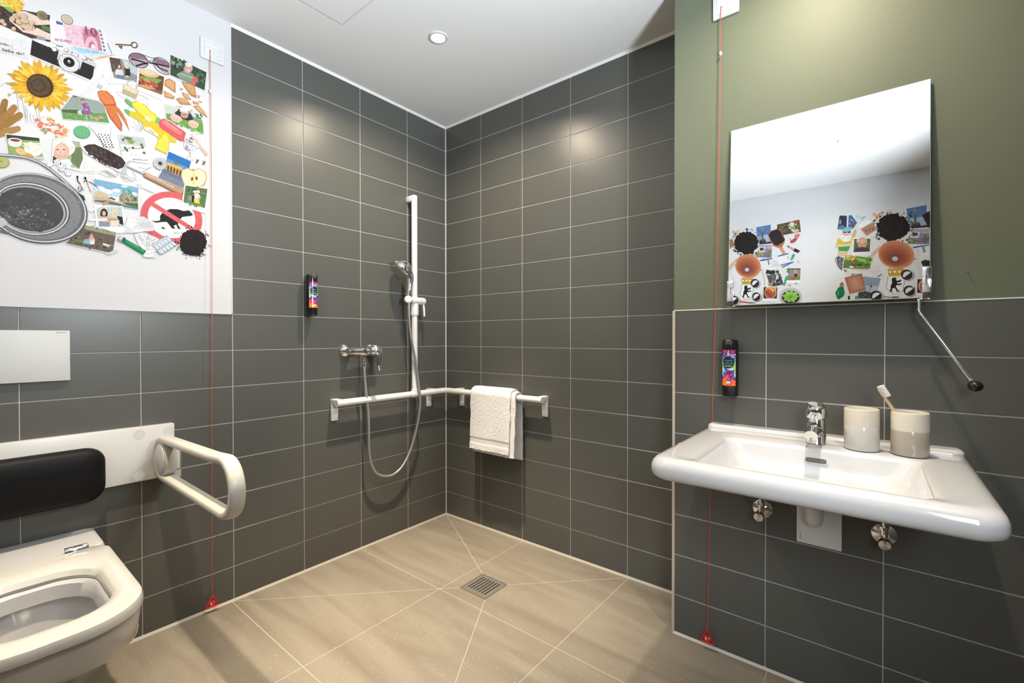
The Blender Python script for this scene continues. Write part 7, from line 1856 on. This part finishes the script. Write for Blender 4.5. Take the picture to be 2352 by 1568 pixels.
hz = [(-.612, -.058, .975), (-.6115, -.059, .94), (-.609, -.060, .88), (-.600, -.061, .79), (-.590, -.061, .70), (-.587, -.060, .60), (-.584, -.057, .52), (-.568, -.054, .44), (-.535, -.052, .385), (-.485, -.052, .358), (-.43, -.052, .355), (-.375, -.053, .385), (-.325, -.056, .455), (-.292, -.064, .55), (-.276, -.078, .66), (-.275, -.086, .74), (-.288, -.087, .84), (-.310, -.086, .97), (-.340, -.087, 1.10), (-.353, -.089, 1.21), (bx, by, 1.272), (bx, by, 1.300)]
t = thing('shower_hose', 'silver grey flexible shower hose looping from mixer to hand shower', 'shower hose', (-.44, -.055, .35))
mb = MB(); mb.tube(cr(hz, 7), .0068, HOSE, 14); mb.build('hose', t)
mb = MB(); mb.lathe([(.0092, 0), (.0098, .003), (.0098, .014), (.0085, .018), (.0085, .028), (.0072, .036)], (-.612, -.058, .978), (0, 0, -1), CHROME, 20); mb.build('hose_nut', t, label='chrome union nut')
mb = MB(); mb.lathe([(.0105, 0), (.0105, .014), (.008, .03)], (bx, by, 1.313), (0, 0, -1), CHROME, 20); mb.build('hose_nut', t)

# towel over the hand rail
t = thing('towel', 'white terry towel folded over the shower handrail', 'towel', (-O, -.46, .44))
def cloth(name, y0, y1, zf, zb, rad, th, m, seed, hem=True, slope=0, fz=0):
    """U-shaped sheet over the bar: front edge at zf, back edge at zb, rad = distance from the bar axis"""
    def centre(s, y):
        Lf, Lb = ZR-zf, ZR-zb; La = PI*rad; T = Lf+La+Lb; q = s*T
        wv = noise.noise(Vector((y*9, seed, q*3)))*.006
        if q < Lf:
            k = (Lf-q)/Lf; return Vector((-O-rad-.012*k*k-wv*k, 0, zf+q)), Vector((-1, 0, 0))
        if q < Lf+La:
            a = (q-Lf)/rad; return Vector((-O-rad*math.cos(a), 0, ZR+rad*math.sin(a))), Vector((-math.cos(a), 0, math.sin(a)))
        k = (q-Lf-La)/Lb; return Vector((-O+rad+.006*k+wv*.4*k, 0, ZR-(q-Lf-La))), Vector((1, 0, 0))
    nu, nv = 150, 90; V = {}
    def pt(i, j, side):
        s = i/nu; e = j/nv
        edge = .004*noise.noise(Vector((s*14, seed+5, 0)))
        y = y0+(y1-y0)*e+(edge if e in (0, 1) else edge*abs(2*e-1)**3)
        c, nrm = centre(s, y); T = 1
        p = c+nrm*(th/2*side*min(1, 6*min(e, 1-e)+.25)**.5)
        d = Lfq = s*((ZR-zf)+PI*rad+(ZR-zb))
        band = hem and .034 < d < .064
        n1 = noise.noise(Vector((y*300, p.z*300, p.x*300+seed)))*.0016+noise.noise(Vector((y*90, p.z*90, seed+p.x*40)))*.0007
        p = p+nrm*side*(n1*(.15 if band else 1)-(.0022 if band else 0)+(.0012 if hem and .031 < d < .034 else 0))
        p.y = y+noise.noise(Vector((p.z*200, y*9, seed)))*.0012
        p.z += slope*(y-y0)*max(0, 1-s*3)+(noise.noise(Vector((y*60, 0, seed)))*.002)*(1 if i in (0, nu) else 0)
        return p
    mb = MB(); vs, fs = [], []; idx = lambda i, j, q: (q*(nu+1)+i)*(nv+1)+j
    for q, sd in ((0, 1), (1, -1)):
        for i in range(nu+1):
            for j in range(nv+1): vs.append(pt(i, j, sd))
    for i in range(nu):
        for j in range(nv):
            fs.append((idx(i, j, 0), idx(i+1, j, 0), idx(i+1, j+1, 0), idx(i, j+1, 0))); fs.append((idx(i, j, 1), idx(i, j+1, 1), idx(i+1, j+1, 1), idx(i+1, j, 1)))
        for j in (0, nv): fs.append((idx(i, j, 0), idx(i+1, j, 0), idx(i+1, j, 1), idx(i, j, 1)))
    for j in range(nv):
        for i in (0, nu): fs.append((idx(i, j, 0), idx(i, j+1, 0), idx(i, j+1, 1), idx(i, j, 1)))
    V_, F_ = mb.faces(vs, fs, m)
    if hem:
        k = mb.mi(HEM); T = (ZR-zf)+PI*rad+(ZR-zb)
        for f in F_:
            c = f.calc_center_median(); d = c.z-zf-slope*(c.y-y0)
            if c.x < -O-rad*.8 and .036 < d < .062: f.material_index = k
    return mb.build(name, t, sharp=80)
cloth('outer_layer', -.303, -.586, .478, .456, .0400, .012, TERRY, 3.1, True, .0)
cloth('inner_layer', -.318, -.612, .462, .440, .0275, .0125, TERRY, 8.7, False, .0)
cloth('inner_layer', -.322, -.602, .476, .452, .0188, .0040, TERRY, 12.7, False, .0)

mat('overflow_shade', (.10, .09, .075), .4)
# ---------------------------------------------------------------- washbasin
BY = -1.937
t = thing('washbasin', 'white ceramic wall hung washbasin with wide flat rim', 'washbasin', (-.54, BY, .64))
def B(x0, x1, hw, z, rf, rb, n=8): return rrect(x0, x1, BY-hw, BY+hw, z, [rf, rb, rb, rf], n)
xw = X3
mb = MB()
rings = [B(-.52, xw, .09, .655, .06, .01), B(-.60, xw, .16, .675, .09, .01), B(-.67, xw, .225, .697, .09, .01), B(-.72, xw, .262, .722, .08, .01), B(-.758, xw, .285, .7265, .07, .01), B(-.783, xw, .308, .7245, .055, .012),
         B(-.795, xw, .319, .7275, .05, .014), B(-.802, xw, .3255, .735, .05, .016), B(-.8045, xw, .327, .746, .05, .018), B(-.8035, xw, .3265, .759, .05, .018), B(-.799, xw, .3225, .770, .05, .018), B(-.792, xw, .316, .7772, .05, .018), B(-.782, xw-.006, .306, .7805, .05, .016), B(-.772, xw-.012, .296, .7815, .045, .016),
         B(-.766, -.412, .230, .7803, .026, .030), B(-.761, -.4165, .225, .7775, .030, .034), B(-.756, -.421, .220, .766, .036, .04), B(-.745, -.430, .211, .742, .045, .05), B(-.73, -.440, .199, .715, .06, .065), B(-.705, -.458, .178, .703, .07, .075), B(-.66, -.485, .14, .697, .06, .07), B(-.60, -.52, .06, .693, .03, .03), B(-.57, -.55, .012, .692, .008, .008)]
mb.loft(rings, CERAM); mb.build('basin', t, sharp=60)
mb = MB(); mb.loft([rrect(xw-.052, xw, BY-.318, BY+.318, z, [r, .004, .004, r], 8) for z, r in ((.774, .028),)]+[rrect(xw-.052+i, xw, BY-.318+i, BY+.318-i, z, [.028, .004, .004, .028], 8) for i, z in ((0, .782), (.001, .788), (.005, .7925), (.012, .795))], CERAM); mb.build('rear_ledge', t)
ov = Vector((-.4305, BY-.008, .748)); on = Vector((-.93, 0, .37)).normalized(); oz = Vector((.37, 0, .93)).normalized()
def slot(w, h, d, m, name, lab=None):
    mb = MB(); pts = []
    for s, c in ((1, w-h), (-1, -(w-h))):
        for k in range(9):
            a = -PI/2+PI*k/8; pts.append((s*(abs(c)+h*math.cos(a)), s*h*math.sin(a)))
    mb.loft([[ov+Vector((0, 1, 0))*x+oz*z-on*.006 for x, z in pts], [ov+Vector((0, 1, 0))*x+oz*z+on*d for x, z in pts]], m); mb.build(name, t, label=lab)
slot(.0280, .0088, .0010, CERAM, 'overflow_rim'); slot(.0250, .0066, .0014, MATS['overflow_shade'], 'overflow_slot', 'dark overflow slot')
mb = MB(); mb.lathe([(.021, 0), (.021, .003), (.017, .004), (.001, .0045)], (-.56, BY, .692), (0, 0, 1), CHROME, 28); mb.build('drain_plug', t, label='chrome drain plug')

# basin mixer
FX = -.350
t = thing('basin_mixer', 'chrome single lever basin mixer on the washbasin rim', 'basin tap', (FX, BY, .781))
mb = MB(); mb.lathe([(.001, 0), (.0275, 0), (.0275, .003), (.0255, .006), (.0245, .05), (.0235, .068), (.022, .072)], (FX, BY, .781), (0, 0, 1), CHROME, 32)
sp = cr([(FX-.005, BY, .812), (FX-.04, BY, .823), (FX-.085, BY, .826), (FX-.118, BY, .822)], 6); k = len(sp)
mb.tube(sp, [((.0205-.005*i/k), (.0175-.0045*i/k)) for i in range(k)], CHROME, 20, up=(0, 1, 0)); mb.lathe([(.0115, -.004), (.0115, .013), (.009, .014)], (FX-.106, BY, .815), (0, 0, -1), CHROME, 20); mb.build('tap_body', t)
mb = MB(); mb.lathe([(.0225, 0), (.0262, .003), (.0272, .020), (.0258, .033), (.020, .042), (.010, .046), (.001, .047)], (FX, BY, .855), (-.10, 0, 1), CHROME, 32)
lp = cr([(FX-.010, BY, .884), (FX-.04, BY, .896), (FX-.075, BY, .905)], 6); k = len(lp); mb.tube(lp, [((.016-.005*i/k), (.0085-.004*i/k)) for i in range(k)], CHROME, 16, up=(0, 1, 0)); mb.build('lever', t)

# tumblers and toothbrush
def tumbler(x, y, glaze, label):
    z = .7815
    t = thing('tumbler', label, 'tumbler', (x, y, z), 'ceramic bathroom tumblers')
    R = .0395
    mb = MB(); mb.lathe([(.001, 0), (R-.006, 0), (R-.002, .002), (R, .006), (R+.0006, .030), (R+.0004, .064), (R-.0006, .0665), (R-.003, .0665)], (x, y, z), (0, 0, 1), glaze, 44); mb.build('glazed_body', t)
    mb = MB(); mb.lathe([(R-.003, .0655), (R-.0002, .0655), (R-.0002, .108), (R-.0010, .1115), (R-.0022, .1125), (R-.0034, .1115), (R-.0042, .106), (R-.0045, .02), (R-.008, .010), (.001, .009)], (x, y, z), (0, 0, 1), STONE, 44); mb.build('unglazed_rim_band', t, label='unglazed cream rim band')
tumbler(-.362, -2.043, GLAZ1, 'off white glazed tumbler nearer the tap, empty')
CX2, CY2 = -.360, -2.143
tumbler(CX2, CY2, GLAZ2, 'beige glazed tumbler at the right, holding the toothbrush')
t = thing('toothbrush', 'bamboo toothbrush with white bristles leaning in the beige tumbler', 'toothbrush', (CX2, CY2-.02, .793))
b0, b1 = Vector((CX2+.010, CY2-.022, .7925)), Vector((CX2-.016, CY2+.0655, .957)); dr = (b1-b0).normalized(); sd = Vector((-.55, -.62, .3)); sd = (sd-dr*sd.dot(dr)).normalized()
pts = [b0+(b1-b0)*q for q in (0, .1, .3, .55, .70, .80, .88, .95, 1)]
mb = MB(); mb.tube(pts, [(.004, .005), (.0042, .0062), (.0045, .0065), (.0042, .0058), (.003, .0042), (.003, .0045), (.003, .0066), (.003, .0066), (.002, .004)], BAMBOO, 14, up=tuple(sd)); mb.build('handle', t)
mb = MB(); wd = dr.cross(sd)
for i in range(9):
    for j in range(3):
        p = b0+(b1-b0)*(.845+.0185*i)+wd*(.0034*(j-1)); mb.tube([p, p+sd*.0145+dr*.0005*(i-4)*.3], .00155, BRIST, 6)
mb.build('bristles', t, label='white bristles')

# supply valves, concealed trap
def valve(y, label):
    t = thing('angle_valve', label, 'angle valve', (X3, y, .525), 'angle valves under the washbasin')
    mb = MB(); mb.lathe([(.030, 0), (.030, .002), (.026, .006), (.014, .010), (.012, .011)], (X3, y, .526), (-1, 0, 0), CHROME, 32); mb.build('rosette', t)
    mb = MB(); mb.tube([(X3-.006, y, .526), (X3-.052, y, .526)], .0095, CHROME, 18); mb.tube([(X3-.034, y, .524), (X3-.034, y, .552)], .0085, CHROME, 16); mb.lathe([(.010, 0), (.010, .010)], (X3-.034, y, .548), (0, 0, 1), CHROME, 6); mb.build('valve_body', t)
    mb = MB(); mb.lathe([(.011, 0), (.014, .004), (.0150, .020), (.0135, .026), (.001, .028)], (X3-.050, y-.001, .5235), (-1, 0, -.12), CHROME, 24); mb.build('knob', t)
    mb = MB(); mb.tube([(X3-.034, y, .555), (X3-.034, y, .70)], .0055, CHROME, 12); mb.build('supply_pipe', t)
valve(-1.784, 'chrome angle valve at the left under the washbasin'); valve(-2.093, 'chrome angle valve at the right under the washbasin')
t = thing('concealed_trap', 'white trap cover plate with round trap dome under the washbasin', 'basin trap', (X3, BY, .449))
mb = MB(); mb.box(X3-.011, X3, -1.996, -1.880, .449, .66, WRAIL, .003); mb.build('cover_plate', t)
mb = MB(); mb.lathe([(.001, 0), (.012, .002), (.020, .010), (.0235, .022), (.0245, .06), (.0245, .072), (.0275, .074), (.0275, .090), (.024, .092), (.024, .13)], (X3-.052, -1.930, .522), (0, 0, 1), TRAP, 32); mb.build('trap_dome', t)
mb = MB(); mb.text('\u25a0 GEBERIT', lambda u, v: (X3-.0114, -1.8895-.022*v, .462+.022*u), GREYP); mb.build('lettering', t, label='tiny dark maker lettering')

# tilting mirror
t = thing('tilting_mirror', 'frameless square tilting mirror on the green wall', 'mirror', (X3, BY, 1.19))
tl = math.radians(3.5); up = Vector((math.sin(tl), 0, math.cos(tl))); nf = Vector((-math.cos(tl), 0, math.sin(tl))); yv = Vector((0, 1, 0))
m0 = Vector((-.303, 0, 1.193))
def mbox(mb, y0, y1, h0, h1, d0, d1, m, bev=0):
    vs = [m0+yv*y+up*h+nf*d for y in (y0, y1) for h in (h0, h1) for d in (d0, d1)]
    V, F = mb.faces([tuple(v) for v in vs], [(0, 1, 3, 2), (4, 6, 7, 5), (0, 4, 5, 1), (2, 3, 7, 6), (0, 2, 6, 4), (1, 5, 7, 3)], m, smooth=bool(bev))
    if bev:
        r = bmesh.ops.bevel(mb.bm, geom=list({e for f in F for e in f.edges}), offset=bev, segments=2, profile=.5, affect='EDGES')
        for f in r['faces']: f.smooth = True; f.material_index = mb.mi(m)
ML, MR, MH = -1.6865, -2.1845, .593
mb = MB(); mbox(mb, MR, ML, 0, MH, -.005, -.0005, GLASSE); mb.build('glass_pane', t)
mb = MB(); mbox(mb, MR+.0012, ML-.0012, .0012, MH-.0012, -.0005, 0, MIRROR); mb.build('reflective_face', t)
mb = MB(); mbox(mb, MR+.012, ML-.012, .006, MH-.012, -.0065, -.005, DARK); mb.build('backing', t, label='dark mirror backing')
for y, s in ((ML, 1), (MR, -1)):
    mb = MB(); a, b = sorted((y+s*.003, y-s*.016))
    mbox(mb, a, b, -.004, .082, 0, .0022, CHROME, .0008)
    a, b = sorted((y+s*.003, y+s*.0005)); mbox(mb, a, b, -.004, .082, -.012, .0022, CHROME, .0008)
    a, b = sorted((y+s*.003, y-s*.022)); mbox(mb, a, b, -.0045, -.0008, -.012, .0022, CHROME, .0006); mb.build('side_clamp', t)
for z in (.10, .45):
    for y in (ML-.06, MR+.06):
        p = m0+yv*y+up*z; mb = MB(); mb.tube([(X3, y, p.z), tuple(p-nf*.006)], .007, STEEL, 12); mb.build('wall_stud', t)
hb = m0+yv*(-2.163)+up*(-.002)-nf*.004
hpts = cr([tuple(hb), tuple(hb+Vector((0, 0, -.018))), tuple(hb+Vector((-.0005, 0, -.034))), tuple(hb+Vector((-.002, -.008, -.050))), (-.313, -2.219, 1.055), (-.3175, -2.258, .985)], 6)
mb = MB(); mb.tube(hpts, .0040, CHROME, 14); mb.lathe([(.0065, 0), (.0065, .006)], tuple(hb), (0, 0, -1), CHROME, 8); mb.build('handle_rod', t)
mb = MB(); mb.ball((-.319, -2.268, .966), .0148, BLKGL, 14, sx=1, sy=1, sz=.92); mb.lathe([(.0045, 0), (.006, .008)], (-.3175, -2.257, .986), (-.05, -.36, -.68), CHROME, 12); mb.build('handle_knob', t, label='black ball knob')

# nail left in the green wall
mb = MB(); mb.tube([(X3+.004, -2.255, 1.262), (X3-.010, -2.2625, 1.2605)], .0009, STEEL, 8); mb.lathe([(.0022, 0), (.0022, .0008)], (X3-.010, -2.2625, 1.2605), (-.9, -.4, 0), STEEL, 10)
tag(mb.build('wall_nail'), 'tiny bare metal nail sticking out of the green wall right of the mirror', 'nail')

# ---------------------------------------------------------------- light and camera
def area(name, loc, aim, size, w, col, sy=None, spread=180):
    l = bpy.data.lights.new(name, 'AREA'); l.size = size; l.energy = w; l.color = col; l.spread = math.radians(spread)
    if sy: l.shape = 'RECTANGLE'; l.size_y = sy
    o = bpy.data.objects.new(name, l); COL.objects.link(o); o.location = loc
    o.rotation_euler = (Vector(aim)-Vector(loc)).to_track_quat('-Z', 'Y').to_euler(); o['kind'] = 'helper'; return o
area('fill_light', FL_LOC, FL_AIM, .20, FL_W, UP_C, spread=FL_SP)
area('added_basin_fill', (-2.12, -2.62, 1.40), (-.80, -1.97, .70), .45, BASIN_FILL_W, UP_C, sy=.8, spread=44)  # unseen light added to brighten the basin front; no doorway is built
w = bpy.data.worlds.new('world'); SC.world = w; w.use_nodes = True; w.node_tree.nodes['Background'].inputs[0].default_value = (.5, .55, .6, 1); w.node_tree.nodes['Background'].inputs[1].default_value = .02
cam = bpy.data.cameras.new('camera'); co = bpy.data.objects.new('camera', cam); COL.objects.link(co); SC.camera = co
yw, pt, rl = .89329, -.00845, -.0006
fw = Vector((math.sin(yw)*math.cos(pt), math.cos(yw)*math.cos(pt), math.sin(pt))); r0 = Vector((math.cos(yw), -math.sin(yw), 0)); u0 = r0.cross(fw)
r1 = r0*math.cos(rl)+u0*math.sin(rl); u1 = u0*math.cos(rl)-r0*math.sin(rl)
M = Matrix((r1, u1, -fw)).transposed().to_4x4(); M.translation = (-1.93677, -2.08043, 1.08804); co.matrix_world = M
cam.sensor_width = 36; cam.sensor_fit = 'HORIZONTAL'; cam.lens = 1049.379/2352*36; cam.clip_start = .02; cam.clip_end = 50
v = SC.view_settings; SC.display_settings.display_device = 'sRGB'; v.view_transform = 'Standard'; v.look = 'None'; v.gamma = 1; v.exposure = EXPOSURE; v.use_curve_mapping = False
SC.cycles.max_bounces = 10; SC.cycles.glossy_bounces = 6; SC.cycles.diffuse_bounces = 6; SC.cycles.sample_clamp_indirect = 6; SC.cycles.caustics_reflective = False; SC.cycles.caustics_refractive = False; SC.cycles.use_denoising = True
